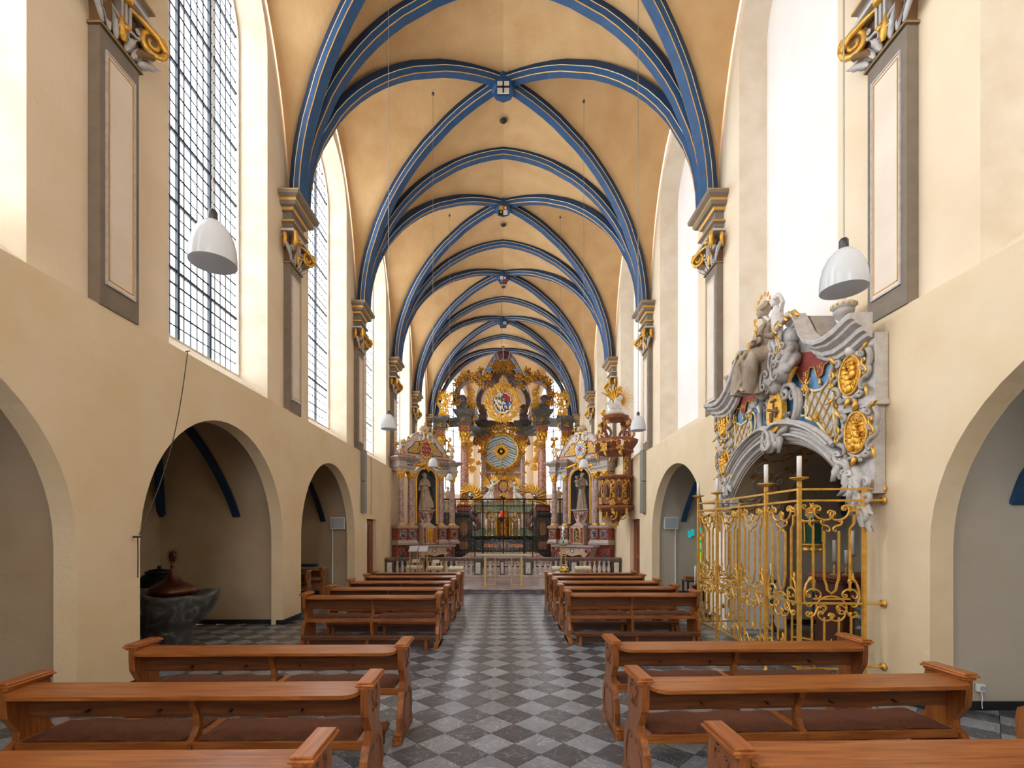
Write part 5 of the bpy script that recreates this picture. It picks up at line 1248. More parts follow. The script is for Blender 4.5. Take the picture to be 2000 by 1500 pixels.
for i in range(14):
    a = R.uniform(0, 6.3); r = R.uniform(.15, .3); m = MB(); c = V((r*cos(a), r*sin(a)*.6, .36+R.uniform(-.03, .06)))
    for k in range(5): b = k*1.256; m.ell(c+V((.025*cos(b), .0, .025*sin(b))), (.02, .012, .02), 6, 5)
    m.build('white_blossom', WHT, t)
m = MB()
for i in range(40): a = R.uniform(0, 6.3); leaf(m, lambda u, v, w: (u*cos(a), u*sin(a), .33+v), 0, 0, R.uniform(-.2, .9), R.uniform(.15, .32), .05, 0)
m.build('foliage', LEAF, t, kind='stuff')
# ============================================================ COLUMNS
def column(parent, mp, u, w, z0, z1, r, shaft, cap=GOLD, ch=None, basemat=None, name='column', n=20):
    ch = ch or r*2.4; mq = lambda x, y, z: mp(u+x, z, w+y)
    c = MB().lathe([(r*1.02, z0+r*1.0), (r*1.0, (z0+z1)/2), (r*.86, z1-ch)], n=n, mp=mq).build(name, shaft, parent)
    b = MB(); b.lathe([(0, z0+r*.3), (r*1.45, z0+r*.3), (r*1.5, z0+r*.5), (r*1.25, z0+r*.65), (r*1.3, z0+r*.8), (r*1.05, z0+r*1.0)], n=n, mp=mq); b.build('base', cap, c)
    MB().box(-r*1.6, r*1.6, -r*1.6, r*1.6, z0, z0+r*.3, mp=mq).build('base_block', basemat or MARBLE_L, c)
    k = MB(); k.lathe([(r*.9, z1-ch), (r*.98, z1-ch*.95), (r*.85, z1-ch*.9), (r*.95, z1-ch*.5), (r*1.35, z1-ch*.1), (0, z1-ch*.1)], n=16, mp=mq)
    k.box(-r*1.35, r*1.35, -r*1.35, r*1.35, z1-ch*.1, z1, mp=mq)
    for row, (zz, ln, rr) in enumerate(((z1-ch*.9, ch*.42, r*.95), (z1-ch*.62, ch*.42, r*1.0))):
        for i in range(8):
            a = 2*pi*(i+.5*row)/8
            f = lambda p, q, s, a=a, rr=rr, zz=zz: mq((rr+s)*cos(a)-p*sin(a), (rr+s)*sin(a)+p*cos(a), zz+q)
            leaf(k, f, 0, 0, pi/2, ln, r*.6, 0, 0, .9, 0)
    for i in range(4):
        a = pi/4+pi/2*i; k.ell(mq(r*1.35*cos(a), r*1.35*sin(a), z1-ch*.22), (r*.28,)*3, 8, 6)
    k.build('capital', cap, c); return c
def build_in(m, t, name, mats, loc, **k):
    o = m.build(name, mats, t, **k); o.matrix_parent_inverse = Matrix.Translation(-V(loc)); return o
def pr(m, mp, prof, pts, mi=0):
    """horizontal mouldings (dw, z) around plan points [(u, w)] seen from the front: stacked slabs"""
    for (d0, z0), (d1, z1) in zip(prof, prof[1:]):
        vs = [mp(u+(d0 if u > pts[0][0] and i >= len(pts)//2 else -d0), z0, w+d0 if 0 < i < len(pts)-1 else w) for i, (u, w) in enumerate(pts)]
        vs += [mp(u+(d1 if i >= len(pts)//2 else -d1), z1, w+d1 if 0 < i < len(pts)-1 else w) for i, (u, w) in enumerate(pts)]
        n = len(pts); m.add(vs, [(i, i+1, n+i+1, n+i) for i in range(n-1)], mi)
    return m
def block(m, mp, u0, u1, w0, w1, prof, mi=0):
    """moulded block: prof = (overhang, z)"""
    for (d0, z0), (d1, z1) in zip(prof, prof[1:]):
        r0 = [(u0-d0, w0), (u0-d0, w1+d0), (u1+d0, w1+d0), (u1+d0, w0)]; r1 = [(u0-d1, w0), (u0-d1, w1+d1), (u1+d1, w1+d1), (u1+d1, w0)]
        m.add([mp(u, z0, w) for u, w in r0]+[mp(u, z1, w) for u, w in r1], [(j, (j+1) % 4, 4+(j+1) % 4, 4+j) for j in range(4)], mi)
    z = prof[-1][1]; d = prof[-1][0]; m.add([mp(u0-d, z, w0), mp(u0-d, z, w1+d), mp(u1+d, z, w1+d), mp(u1+d, z, w0)], [(0, 1, 2, 3)], mi)
    z = prof[0][1]; d = prof[0][0]; m.add([mp(u0-d, z, w0), mp(u0-d, z, w1+d), mp(u1+d, z, w1+d), mp(u1+d, z, w0)], [(0, 1, 2, 3)], mi)
# ============================================================ SIDE ALTARS
def side_altar(sg, lab):
    loc = (sg*3.17, 19.85, SZ); rz = -sg*radians(45); t = thing('side_altar', lab, 'altar', loc, group='pair of side altars')
    mp = fmap(loc[0], loc[1], 0, rz); B = lambda m, n, mt, **k: build_in(m, t, n, mt, loc, **k)
    # mensa block
    m = MB(); block(m, mp, -1.45, 1.45, -.35, .1, [(0, SZ), (0, 1.2), (.03, 1.22), (.05, 1.28), (.0, 1.3)]); B(m, 'rear_plinth', MARBLE_R)
    m = MB(); prof = [(-.72, SZ), (.72, SZ), (.62, .35), (.7, .7), (.85, 1.05), (.9, 1.18), (-.9, 1.18), (-.85, 1.05), (-.7, .7), (-.62, .35)]
    m.prism(prof, .1, .55, mp); mb_ = B(m, 'altar_block', MARBLE_PK, bevel=.01)
    o = MB(); pts = [(-.5, .3), (.5, .3), (.5, .86), (.42, .93), (.25, .9), (.1, .86), (0, .84), (-.1, .86), (-.25, .9), (-.42, .93), (-.5, .86)]
    o.prism(pts, .55, .57, mp); o.build('dark_opening', MARBLE_BK, mb_); o = MB(); o.tube([mp(u, v, .575) for u, v in pts], .022, 6, closed=True); o.build('gilt_edge', GOLDP, mb_)
    for s in (-1, 1):
        o = MB(); scroll(o, mp, s*.7, .85, .5, pi/2, 'S', .05, 0, .55, s, n=8); o.build('bracket', MARBLE_R, mb_)
    o = MB(); o.prism(ovalpts(.09, .06, 12, 0, 1.05), .55, .565, mp, 0); o.tube([mp(u, v, .565) for u, v in ovalpts(.09, .06, 12, 0, 1.05)], .01, 5, 1, closed=True); o.build('diamond_inlay', [MARBLE_W, MARBLE_BK], mb_)
    m = MB(); block(m, mp, -1.0, 1.0, -.2, .6, [(0, 1.18), (.04, 1.2), (.05, 1.26), (.02, 1.28)]); B(m, 'mensa', MARBLE_L)
    o = MB(); o.prism([(-1.0*0-1.2, .35), (-1.2-.16, .35), (-1.36, .85), (-1.2-.08, .97), (-1.2, 1.0), (-1.12, .97), (-1.04, .85), (-1.04, .35)], .1, .115, mp); B(o, 'arched_inlay', MARBLE_BW)
    o = MB(); o.prism([(1.2, .35), (1.04, .35), (1.04, .85), (1.12, .97), (1.2, 1.0), (1.28, .97), (1.36, .85), (1.36, .35)], .1, .115, mp); B(o, 'arched_inlay', MARBLE_BW)
    # pedestals
    cols = [(-1.28, .12), (-.76, .0), (.76, .0), (1.28, .12)]
    for u, w in cols:
        m = MB(); block(m, mp, u-.2, u+.2, -.35, w+.14, [(.05, 1.3), (.06, 1.38), (.01, 1.46), (0, 1.5)]); block(m, mp, u-.2, u+.2, -.35, w+.14, [(0, 1.94), (.03, 1.96), (.05, 2.0), (.05, 2.05)])
        B(m, 'pedestal_moulding', MARBLE_L)
        m = MB(); m.box(u-.2, u+.2, 1.5, 1.94, -.35, w+.14, mp=mp); p = B(m, 'pedestal', MARBLE_R)
        P_ = [(u-.12, 1.84), (u-.13, 1.7), (u-.09, 1.6), (u, 1.57), (u+.09, 1.6), (u+.13, 1.7), (u+.12, 1.84), (u+.05, 1.87), (u, 1.84), (u-.05, 1.87)]
        MB().prism(P_, w+.14, w+.155, mp).build('inlay', MARBLE_BW, p)
        q_ = MB().tube([mp(a, b, w+.155) for a, b in P_], .008 if abs(u) < 1 or sg*u > 0 else .016, 5, closed=True); q_.build('inlay_frame', MARBLE_W if abs(u) < 1 or sg*u > 0 else GOLDP, p)
        c = column(t, mp, u, w, 2.05, 4.2, .115, MARBLE_P, GOLDP, ch=.3)
        for x in [c]: x.matrix_parent_inverse = Matrix.Translation(-V(loc))
    m = MB(); m.box(-.6, .6, 1.3, 2.05, -.35, -.05, mp=mp); m.box(.96, 1.08, 1.3, 2.0, -.3, -.1, mp=mp); m.box(-1.08, -.96, 1.3, 2.0, -.3, -.1, mp=mp); B(m, 'centre_plinth', MARBLE_R)
    m = MB(); m.box(-.32, .32, 1.3, 2.05, -.05, .25, mp=mp); B(m, 'tabernacle', MARBLE_PK, bevel=.01)
    m = MB(); dr = [(-.13, 1.4), (.13, 1.4), (.13, 1.85), (.09, 1.94), (0, 1.98), (-.09, 1.94), (-.13, 1.85)]; m.prism(dr, .25, .27, mp); dd = B(m, 'tabernacle_door', GOLDP if sg < 0 else MARBLE_BW)
    k = MB(); k.tube([mp(a, b, .275) for a, b in dr], .014, 5, closed=True)
    for z in (1.5, 1.65, 1.8): rocaille(k, mp, 0, z, .09, 6, .01, 0, .27, seed=int(z*20))
    k.build('door_relief', GOLDP, dd)
    for s in (-1, 1):
        k = MB(); k.box(s*.24-.05, s*.24+.05, 1.35, 1.98, .25, .265, mp=mp); B(k, 'mosaic_strip', MARBLE_R); k = MB(); k.box(s*.46-.09, s*.46+.09, 1.4, 1.95, -.05, -.03, mp=mp); B(k, 'side_inlay', MARBLE_BW)
        k = MB(); k.tube([mp(s*.34, 1.35, .28), mp(s*.34, 1.98, .28)], .018, 6); rocaille(k, mp, s*.34, 1.42, .06, 5, seed=3, w=.28); B(k, 'gilt_rod', GOLDP)
    # niche, arched and deep
    hw = .5; zb, zs = 2.15, 3.93; m = MB(); op = [(-hw, zb)]+archpts(0, hw, zs, 20)+[(hw, zb)]
    m.prism([(-.62, 2.05), (.62, 2.05), (.62, 4.2), (.3, 4.55), (-.3, 4.55), (-.62, 4.2)], -.35, -.3, mp); B(m, 'niche_back', NICHE)
    m = MB(); n = len(op); vs = [mp(u, v, .02) for u, v in op]+[mp(u*.85, v, -.3) for u, v in op]; m.add(vs, [(i, i+1, n+i+1, n+i) for i in range(n-1)], 0, True)
    outer = [(-.63, zb)]+[(-.63, zs)]+[(-.63+.0*i, zs) for i in range(0)]+archpts(0, .63, zs, 20)+[(.63, zb)]
    outer = [(-.63, zb)]+archpts(0, .63, zs, 20)+[(.63, zb)]
    vs = [mp(u, v, .02) for u, v in op]+[mp(u, v, .02) for u, v in outer]; m.add(vs, [(i, i+1, n+i+1, n+i) for i in range(n-1)], 1)
    vs = [mp(u, v, .02) for u, v in outer]+[mp(u, v, -.35) for u, v in outer]; m.add(vs, [(i, i+1, n+i+1, n+i) for i in range(n-1)], 1)
    B(m, 'niche', [NICHE, MARBLE_PK])
    m = MB(); m.tube([mp(u, v, .03) for u, v in op], .035, 6)
    for i in range(0, n, 1): m.ell(mp(op[i][0]*1.1, op[i][1], .05), .022, 6, 4)
    for z in [zb+.09*i for i in range(20)]:
        for s in (-1, 1): m.ell(mp(s*.555, z, .05), .02, 6, 4)
    B(m, 'niche_gilt_frame', GOLDP, kind='stuff')
    # statue base
    m = MB(); block(m, mp, -.32, .32, -.3, .0, [(.05, 2.66), (.1, 2.7), (.1, 2.74)]); B(m, 'statue_plinth', MARBLE_L)
    m = MB(); m.prism([(-.38, 2.66), (.38, 2.66), (.3, 2.4), (.2, 2.2), (.34, 2.08), (-.34, 2.08), (-.2, 2.2), (-.3, 2.4)], -.3, .0, mp); cc = B(m, 'corbel', MARBLE_PK)
    for s in (-1, 1): MB().prism([(s*.36, 2.62), (s*.18, 2.62), (s*.1, 2.35), (s*.14, 2.3), (s*.24, 2.35)], 0, .015, mp).build('corbel_inlay', MARBLE_R, cc)
    MB().prism([(-.12, 2.6), (0, 2.52), (.12, 2.6), (.1, 2.42), (0, 2.32), (-.1, 2.42)], 0, .015, mp).build('corbel_inlay', MARBLE_BW, cc)
    m = MB(); m.prism([(-.3, 2.06), (.3, 2.06), (.2, 2.12), (.07, 2.2), (.05, 2.5), (-.05, 2.5), (-.07, 2.2), (-.2, 2.12)], .05, .18, mp); B(m, 'stepped_stand', MARBLE_PK, bevel=.01)
    # entablature
    E = [(0, 4.2), (0, 4.32), (.03, 4.34), (.03, 4.42), (0, 4.43), (0, 4.58), (.06, 4.62), (.1, 4.66), (.16, 4.7), (.18, 4.76), (0, 4.78)]
    for s in (-1, 1):
        a, b = (-1.42, -.62) if s < 0 else (.62, 1.42)
        m = MB(); block(m, mp, a, b, -.35, .12, E); en = B(m, 'entablature', MARBLE_L)
        c = MB(); c.box(a+.05, b-.05, 4.45, 4.57, .12, .13, mp=mp); c.build('frieze_inlay', MARBLE_BW, en); f = MB()
        for i in range(5): scroll(f, mp, a+.12+.14*i, 4.51, .12, 0, 'S', .01, 0, .135, n=5, step=2)
        f.build('frieze_scrolls', MARBLE_W, en)
        m = MB(); block(m, mp, s*1.28-.17, s*1.28+.17, -.35, .26, E); B(m, 'entablature_block', MARBLE_L)
        m = MB(); block(m, mp, a-.02, b+.02, -.35, .15, [(0, 4.78), (0, 4.85)]); B(m, 'red_band', MARBLE_R)
    # pediment
    tp = [(-1.35, 4.85), (-1.3, 5.05), (-1.15, 5.0), (-1.05, 5.2), (-.92, 5.42), (-.8, 5.45), (-.68, 5.6), (-.5, 5.8), (-.3, 5.86), (-.12, 5.72), (0, 5.8), (.12, 5.72), (.3, 5.86), (.5, 5.8), (.68, 5.6), (.8, 5.45), (.92, 5.42), (1.05, 5.2), (1.15, 5.0), (1.3, 5.05), (1.35, 4.85), (.62, 4.85), (.4, 4.7), (0, 4.62), (-.4, 4.7), (-.62, 4.85)]
    m = MB(); m.prism(tp, -.3, -.05, mp); pe = B(m, 'pediment', MARBLE_PK, bevel=.01)
    o = MB(); o.tube([mp(u, v, -.05) for u, v in tp[:21]], .03, 6); o.build('pediment_edge', MARBLE_R if 0 else MARBLE_L, pe)
    for s in (-1, 1):
        P_ = [(s*.85, 4.98), (s*.3, 4.98), (s*.26, 5.2), (s*.32, 5.5), (s*.5, 5.48), (s*.66, 5.25), (s*.86, 5.12)]
        MB().prism(P_, -.05, -.04, mp).build('lattice_field', CANVAS if 0 else GREYW, pe); o = MB(); o.tube([mp(u, v, -.035) for u, v in P_], .02, 5, 1, closed=True)
        def ins(u, v):
            r = False
            for (a, b), (c, d_) in zip(P_, P_[1:]+P_[:1]):
                if (b > v) != (d_ > v) and u < (c-a)*(v-b)/(d_-b)+a: r = not r
            return r
        for i in range(-12, 13):
            for j in range(-12, 13):
                u, v = s*.55+.055*(i+j), 5.2+.05*(i-j)
                if ins(u, v):
                    for du, dv in ((.055, .05), (.055, -.05)):
                        if ins(u+du, v+dv): o.tube([mp(u, v, -.03), mp(u+du, v+dv, -.03)], .012, 4, cap=False)
        o.build('gilt_lattice', [GOLDP, MARBLE_BW], pe, kind='stuff')
        o = MB(); scroll(o, mp, s*.22, 5.72, .32, pi/2, 'C', .045, 0, -.02, -s, n=7); o.build('volute', MARBLE_W, pe)
        o = MB()
        for i in range(7): leaf(o, mp, s*(.95-.11*i), 5.42+.075*i-.004*i*i, pi/2+s*(.5 if i % 2 else -.4), .13, .08, -.1, 0, .3)
        scroll(o, mp, s*1.1, 5.0, .3, .4*s, 'C', .03, 0, -.05, 1); o.build('pediment_leaves', GOLDP, pe)
    g = MB(); rocaille(g, mp, 0, 4.55, .34, 9, .03, 0, .02, seed=4, ang0=-pi/2, spread=pi*1.6)
    for s in (-1, 1):
        for i in range(4): leaf(g, mp, s*(.12+.14*i), 4.62-.03*i, (0 if s > 0 else pi)-s*.35, .26, .14, .1, 0, .5, -s*.3)
    B(g, 'gilt_wreath', GOLDP)
    g = MB(); P_ = ovalpts(.22, .3, 24, 0, 5.2); g.prism(ovalpts(.27, .36, 24, 0, 5.2), -.04, .02, mp, 0); ca = B(g, 'crest_frame', GOLDP)
    g = MB(); 
    for i in range(16): a = 2*pi*i/16; leaf(g, mp, .24*cos(a), 5.2+.33*sin(a), a+.4, .13, .07, .02, 0, .4)
    g.build('crest_leaves', GOLDP, ca)
    g = MB(); g.prism(P_, .02, .045, mp, 1 if sg > 0 else 0)
    for i in range(-4, 5):
        for j in range(-5, 6):
            u, v = .05*i, 5.2+.058*j
            if (u/.2)**2+((v-5.2)/.27)**2 < 1 and (sg > 0 and (i+j) % 2 == 0 or sg < 0 and (i*7+j*3) % 3 == 0): g.box(u-.024, u+.024, v-.028, v+.028, .045, .05, (2 if sg > 0 else [2, 3, 4][(i+2*j) % 3]), mp=mp)
    if sg > 0: g.prism(ovalpts(.08, .1, 12, 0, 5.2), .05, .06, mp, 5)
    g.build('shield', [PRED, PWHT, PBLU, PYEL, PBLK, PRED], ca)
    g = MB(); mq = lambda x, y, z: mp(x, z, -.12+y); g.lathe([(.13, 5.84), (.14, 5.9), (.12, 5.92), (.13, 5.93), (.2, 6.0), (.21, 6.08), (.13, 6.14), (.03, 6.17)], n=14, mp=mq, mi=1)
    for i in range(8): a = 2*pi*i/8; g.tube([mq(.14*cos(a), .14*sin(a), 5.92), mq(.22*cos(a), .22*sin(a), 6.02), mq(.14*cos(a), .14*sin(a), 6.15), mq(0, 0, 6.19)], .018, 5, 0)
    g.lathe([(.15, 5.84), (.16, 5.9), (.14, 5.92)], n=14, mp=mq); g.ell(mq(0, 0, 6.22), .03); g.tube([mq(0, 0, 6.22), mq(0, 0, 6.34)], .012, 5); g.tube([mq(-.04, 0, 6.29), mq(.04, 0, 6.29)], .012, 5)
    for i in range(8): a = 2*pi*i/8; leaf(g, lambda p, q_, w, a=a: mq((.15+w)*cos(a)-p*sin(a), (.15+w)*sin(a)+p*cos(a), 5.9+q_), 0, 0, pi/2, .1, .07, 0)
    B(g, 'crown', [GOLDP, STUC])
    # two small angels on the ends
    for s in (-1, 1):
        x, y, _ = mp(s*1.27, 0, .05); at_ = thing('angel_figure', 'small white and gold winged angel on the %s end of the %s side altar' % ('wall' if s == sg else 'inner', 'left' if sg < 0 else 'right'), 'statue', (x, y, 4.85), rz, group='small angels on the side altars')
        m = MB(); m.tube([(0, 0, .2), (.01, 0, .32), (0, 0, .42)], [.06, .07, .06], 10); m.tube([(-.04, 0, .22), (-.07, -.04, .1), (-.05, 0, 0)], [.04, .035, .025], 8); m.tube([(.04, 0, .22), (.06, .02, .1), (.04, .02, 0)], [.04, .035, .025], 8)
        m.tube([(-.06, 0, .4), (-.16, -.04, .44), (-.25, -.05, .5)], [.03, .026, .02], 8); m.tube([(.06, 0, .4), (.15, -.05, .36), (.22, -.05, .42)], [.03, .026, .02], 8); hand(m, (-.25, -.05, .5), (-1, 0, .5), .05); hand(m, (.22, -.05, .42), (1, 0, .6), .05)
        head(m, (0, -.01, .51), .13, (0, -1, 0)); hair(m, (0, -.01, .51), .13, (0, -1, 0)); m.tube([(0, 0, .43), (0, 0, .47)], .03, 8); m.build('body', STUCW, at_, loc=(0, 0, 0), local=True, remesh=.008)
        for q_ in (-1, 1):
            m = MB()
            for k in range(5): leaf(m, lambda u, v, w: (u, .05-w, v), q_*.03, .38, (0 if q_ > 0 else pi)+q_*(.1+.22*k), .3-.02*k, .07, .01*k, 0, .2)
            m.build('wing', GOLDP, at_, loc=(0, 0, 0), local=True)
        m = MB(); m.tube([(-.1, -.03, .2), (0, -.08, .18), (.1, -.03, .22), (.16, .02, .14)], [.02, .035, .03, .015], 6); m.build('loincloth', GOLDP, at_, loc=(0, 0, 0), local=True)
    return mp
mpl = side_altar(-1, 'left side altar of mauve marble columns, statue niche and latticed pediment'); mpr = side_altar(1, 'right side altar with blue and white shield, statue niche and marble columns')
def friar(sg, lab):
    mp = mpl if sg < 0 else mpr; x, y, _ = mp(0, 0, -.12); t = thing('saint_statue', lab, 'statue', (x, y, 2.74), -sg*radians(30) if sg < 0 else radians(-12)); h = 1.5
    m = MB(); robe(m, h, 1.0, .72, .175 if sg < 0 else .15, 9, seed=3 if sg < 0 else 8)
    if sg < 0:
        m.tube([(.08, -.02, .9), (.18, .05, .6), (.3, .05, .25), (.32, .02, .05)], [.08, .1, .12, .1], 10); m.tube([(-.1, .03, 1.18), (-.2, .05, 1.0), (-.22, .05, .75)], [.09, .07, .05], 8)
        for s in (-1, 1): m.tube([(s*.15, 0, 1.17), (s*.2, -.05, .98), (s*.05, -.15, 1.0)], [.065, .065, .045], 10); hand(m, (s*.05, -.15, 1.0), (-s*1, -.1, .2), .09)
        m.ell((-.0, 0, .0), (.3, .2, .05)); face = (.55, -.8, 0)
    else:
        m.tube([(.15, 0, 1.17), (.22, -.06, .98), (.0, -.16, .97)], [.065, .065, .045], 10); hand(m, (0, -.16, .97), (-1, -.1, .2), .09)
        m.tube([(-.14, 0, 1.17), (-.22, -.06, 1.0), (-.2, -.18, .92)], [.065, .065, .045], 10); hand(m, (-.2, -.18, .92), (-.2, -1, .2), .09); face = (-.8, -.55, -.1)
    hd = V((.0, -.02, 1.39)); head(m, hd, .215, face); hair(m, hd, .21, face); m.tube([(0, 0, 1.24), (0, -.01, 1.32)], .05, 10)
    m.ell((0, .0, 1.24), (.12, .1, .06)); m.build('robed_body', STATUE, t, loc=(0, 0, 0), local=True, remesh=.012, smoothit=2)
    m = MB(); m.tube([(-.12, -.08, .86), (0, -.115, .84), (.12, -.08, .86)], .015, 6); m.tube([(-.02, -.12, .84), (-.03, -.15, .5), (-.02, -.17, .3)], .013, 6); m.build('rope_belt', STATUE, t, loc=(0, 0, 0), local=True)
    if sg > 0:
        m = MB(); c = V((-.2, -.2, 1.0)); m.tube([c, c+V((0, 0, .2))], [.065, .07], 10); m.tube([c, c+V((.02, -.08, -.05)), c+V((.12, -.08, -.1))], [.05, .04, .03], 8); m.tube([c+V((.05, 0, .18)), c+V((.14, .02, .2)), c+V((.2, .06, .22))], [.03, .025, .02], 8); hand(m, c+V((.2, .06, .22)), (1, 0, 0), .04)
        m.tube([c+V((-.05, 0, .18)), c+V((-.1, -.05, .1))], [.03, .025], 8); hand(m, c+V((-.1, -.05, .1)), (0, -1, -.3), .04); head(m, c+V((0, 0, .29)), .14, (.9, -.4, 0)); hair(m, c+V((0, 0, .29)), .14, (.9, -.4, 0)); m.build('child', STATUE, t, loc=(0, 0, 0), local=True, remesh=.009, smoothit=1)
friar(-1, 'robed stone friar with folded hands in the niche of the left side altar'); friar(1, 'robed stone friar carrying a child in the niche of the right side altar')
# ============================================================ PULPIT
PX_, PYD = 3.80, 16.4
t = thing('pulpit', 'carved wooden pulpit with gilt ornament and sounding board, hanging on the right wall', 'pulpit', (PX_, PYD, 2.0))
def pu(m, n, mt, **k): return m.build(n, mt, t, loc=(0, 0, 0), local=True, **k)
oct_ = dict(n=8, a0=pi/8, a1=2*pi+pi/8)
m = MB(); m.lathe([(0, .0), (.06, .02), (.1, .1), (.16, .22), (.3, .38), (.42, .46), (.6, .56), (.66, .62), (.66, .68), (.58, .72)], sm=False, **oct_); pu(m, 'tapered_base', WOODP)
m = MB(); m.lathe([(.5, .72), (.56, .75), (.5, .85), (.5, 1.55), (.58, 1.6), (.62, 1.66), (.62, 1.7), (.52, 1.7)], sm=False, **oct_); bk = pu(m, 'basket', WOODP)
for i in range(8):
    a = pi/4*i; c = .462; rzz = a+pi/2
    if abs(((a+pi) % (2*pi))-pi) < .5: continue       # the side against the wall
    f = lambda u, v, w, a=a: ((c+w)*cos(a)-u*sin(a), (c+w)*sin(a)+u*cos(a), v)
    p = MB().box(-.13, .13, .93, 1.5, 0, .025, mp=f).build('relief_panel', WOODP, bk); g = MB(); g.tube([f(u, v, .03) for u, v in [(-.13, .93), (.13, .93), (.13, 1.42), (.07, 1.5), (-.07, 1.5), (-.13, 1.42)]], .014, 6, closed=True)
    rocaille(g, f, 0, 1.52, .1, 6, .01, seed=i, w=.03); rocaille(g, f, 0, .9, .09, 6, .01, seed=i+3, w=.03); g.build('gilt_frame', GOLD, p)
    b = MB(); b.ell(f(0, 1.33, .04), (.035, .035, .045), 8, 6); b.tube([f(0, 1.3, .03), f(.01, 1.15, .04), f(-.02, 1.0, .03)], [.04, .06, .07], 8); b.tube([f(0, 1.25, .04), f(.08, 1.2, .05), f(.1, 1.3, .04)], .015, 6); b.tube([f(-.03, 1.25, .04), f(-.09, 1.15, .05)], .015, 6); b.build('relief_figure', DARKW, p)
for i in range(8):
    a = pi/8+pi/4*i
    if cos(a) > .8: continue
    f = lambda u, v, w, a=a: ((.5+w)*cos(a)-u*sin(a), (.5+w)*sin(a)+u*cos(a), v)
    g = MB(); scroll(g, f, 0, 1.4, .28, pi/2, 'S', .018, w=.03); scroll(g, f, 0, 1.1, .26, pi/2, 'S', .016, w=.03, flip=-1); rocaille(g, f, 0, .8, .14, 7, .014, seed=i, w=.06); leaf(g, f, 0, .62, -pi/2, .3, .12, .12, 0, -.6); scroll(g, f, 0, .4, .3, pi/2, 'C', .02, w=-.08); pu(g, 'corner_gilding', GOLD)
g = MB(); g.lathe([(0, -.12), (.03, -.1), (.05, -.05), (.03, .0), (.06, .03)], n=10); rocaille(g, lambda u, v, w: (u-.0, -.1-w, v), 0, .08, .14, 7, .015, seed=4); pu(g, 'gilt_pendant', GOLD)
m = MB(); m.box(.3, .5, -.16, .16, .9, 2.6); m.box(.36, .45, -.2, .2, 1.6, 2.5); pu(m, 'back_panel', WOODP, bevel=.01)
g = MB(); f = lambda u, v, w: (.3-w, u, v)
for z in (1.9, 2.15, 2.4): scroll(g, lambda u, v, w: (.34+u, -.21-w, v), 0, z, .2, pi/2, 'S', .014)
for i in range(3): scroll(g, lambda u, v, w: (.28-w, -.17+u, v), 0, 1.95+.22*i, .2, pi/2, 'C', .016)
pu(g, 'gilt_side_scrolls', GOLD)
m = MB(); m.lathe([(.1, 2.36), (.5, 2.42), (.62, 2.5), (.58, 2.58), (.66, 2.68), (.74, 2.8), (.76, 2.9), (.72, 2.93), (.6, 2.95), (0, 3.0)], sm=False, **oct_); sb_ = pu(m, 'sounding_board', WOODP)
g = MB()
for i in range(8):
    a = pi/4*i
    if cos(a) > .5: continue
    f = lambda u, v, w, a=a: ((.66+w)*cos(a)-u*sin(a), (.66+w)*sin(a)+u*cos(a), v)
    rocaille(g, f, 0, 2.62, .2, 8, .018, seed=i, w=.02); scroll(g, f, -.2, 2.8, .22, .3, 'S', .014, w=.02); scroll(g, f, .2, 2.8, .22, -.3, 'S', .014, w=.02, flip=-1)
    leaf(g, f, 0, 2.5, -pi/2, .22, .1, -.04)
g.build('board_gilding', GOLD, sb_, loc=(0, 0, 0), local=True, kind='stuff')
g = MB(); f = lambda u, v, w: (u, -.74-w, v); g.prism(ovalpts(.1, .11, 14, 0, 2.72), 0, .03, f, 0); g.box(-.1, 0, 2.64, 2.8, .03, .04, 1, mp=f); g.build('shield', [PWHT, PRED], sb_, loc=(0, 0, 0), local=True)
for sx, sy in ((-1, -1), (1, -1), (-1, 1), (1, 1)):
    g = MB(); q_ = lambda u, v, w, sx=sx, sy=sy: (sx*(.38-.1*(v-3)+u), sy*.3+w, v)
    scroll(g, lambda u, v, w, sx=sx, sy=sy: (sx*.32+u*sx, sy*.28-w, v), 0, 3.3, .62, pi/2, 'S', .045, w=0, n=8); scroll(g, lambda u, v, w, sx=sx, sy=sy: (sx*.45+u*sx, sy*.28-w, v), 0, 3.12, .3, pi/2, 'C', .03, w=0); pu(g, 'volute_bracket', [WOODP, GOLD][0])
    g = MB(); leaf(g, lambda u, v, w, sx=sx, sy=sy: (sx*(.5+w), sy*.28+u, v), 0, 3.0, pi/2, .3, .12, .02); rocaille(g, lambda u, v, w, sx=sx, sy=sy: (sx*.36+u, sy*.34+sy*w, v), 0, 3.45, .13, 6, .014, seed=3); g.ell((sx*.55, sy*.3, 3.05), .05); g.ell((sx*.5, sy*.3, 3.5), .05); pu(g, 'bracket_gilding', GOLD)
m = MB(); m.lathe([(.36, 3.58), (.42, 3.62), (.46, 3.7), (.44, 3.74), (0, 3.76)], sm=False, **oct_); pu(m, 'upper_plate', WOODP)
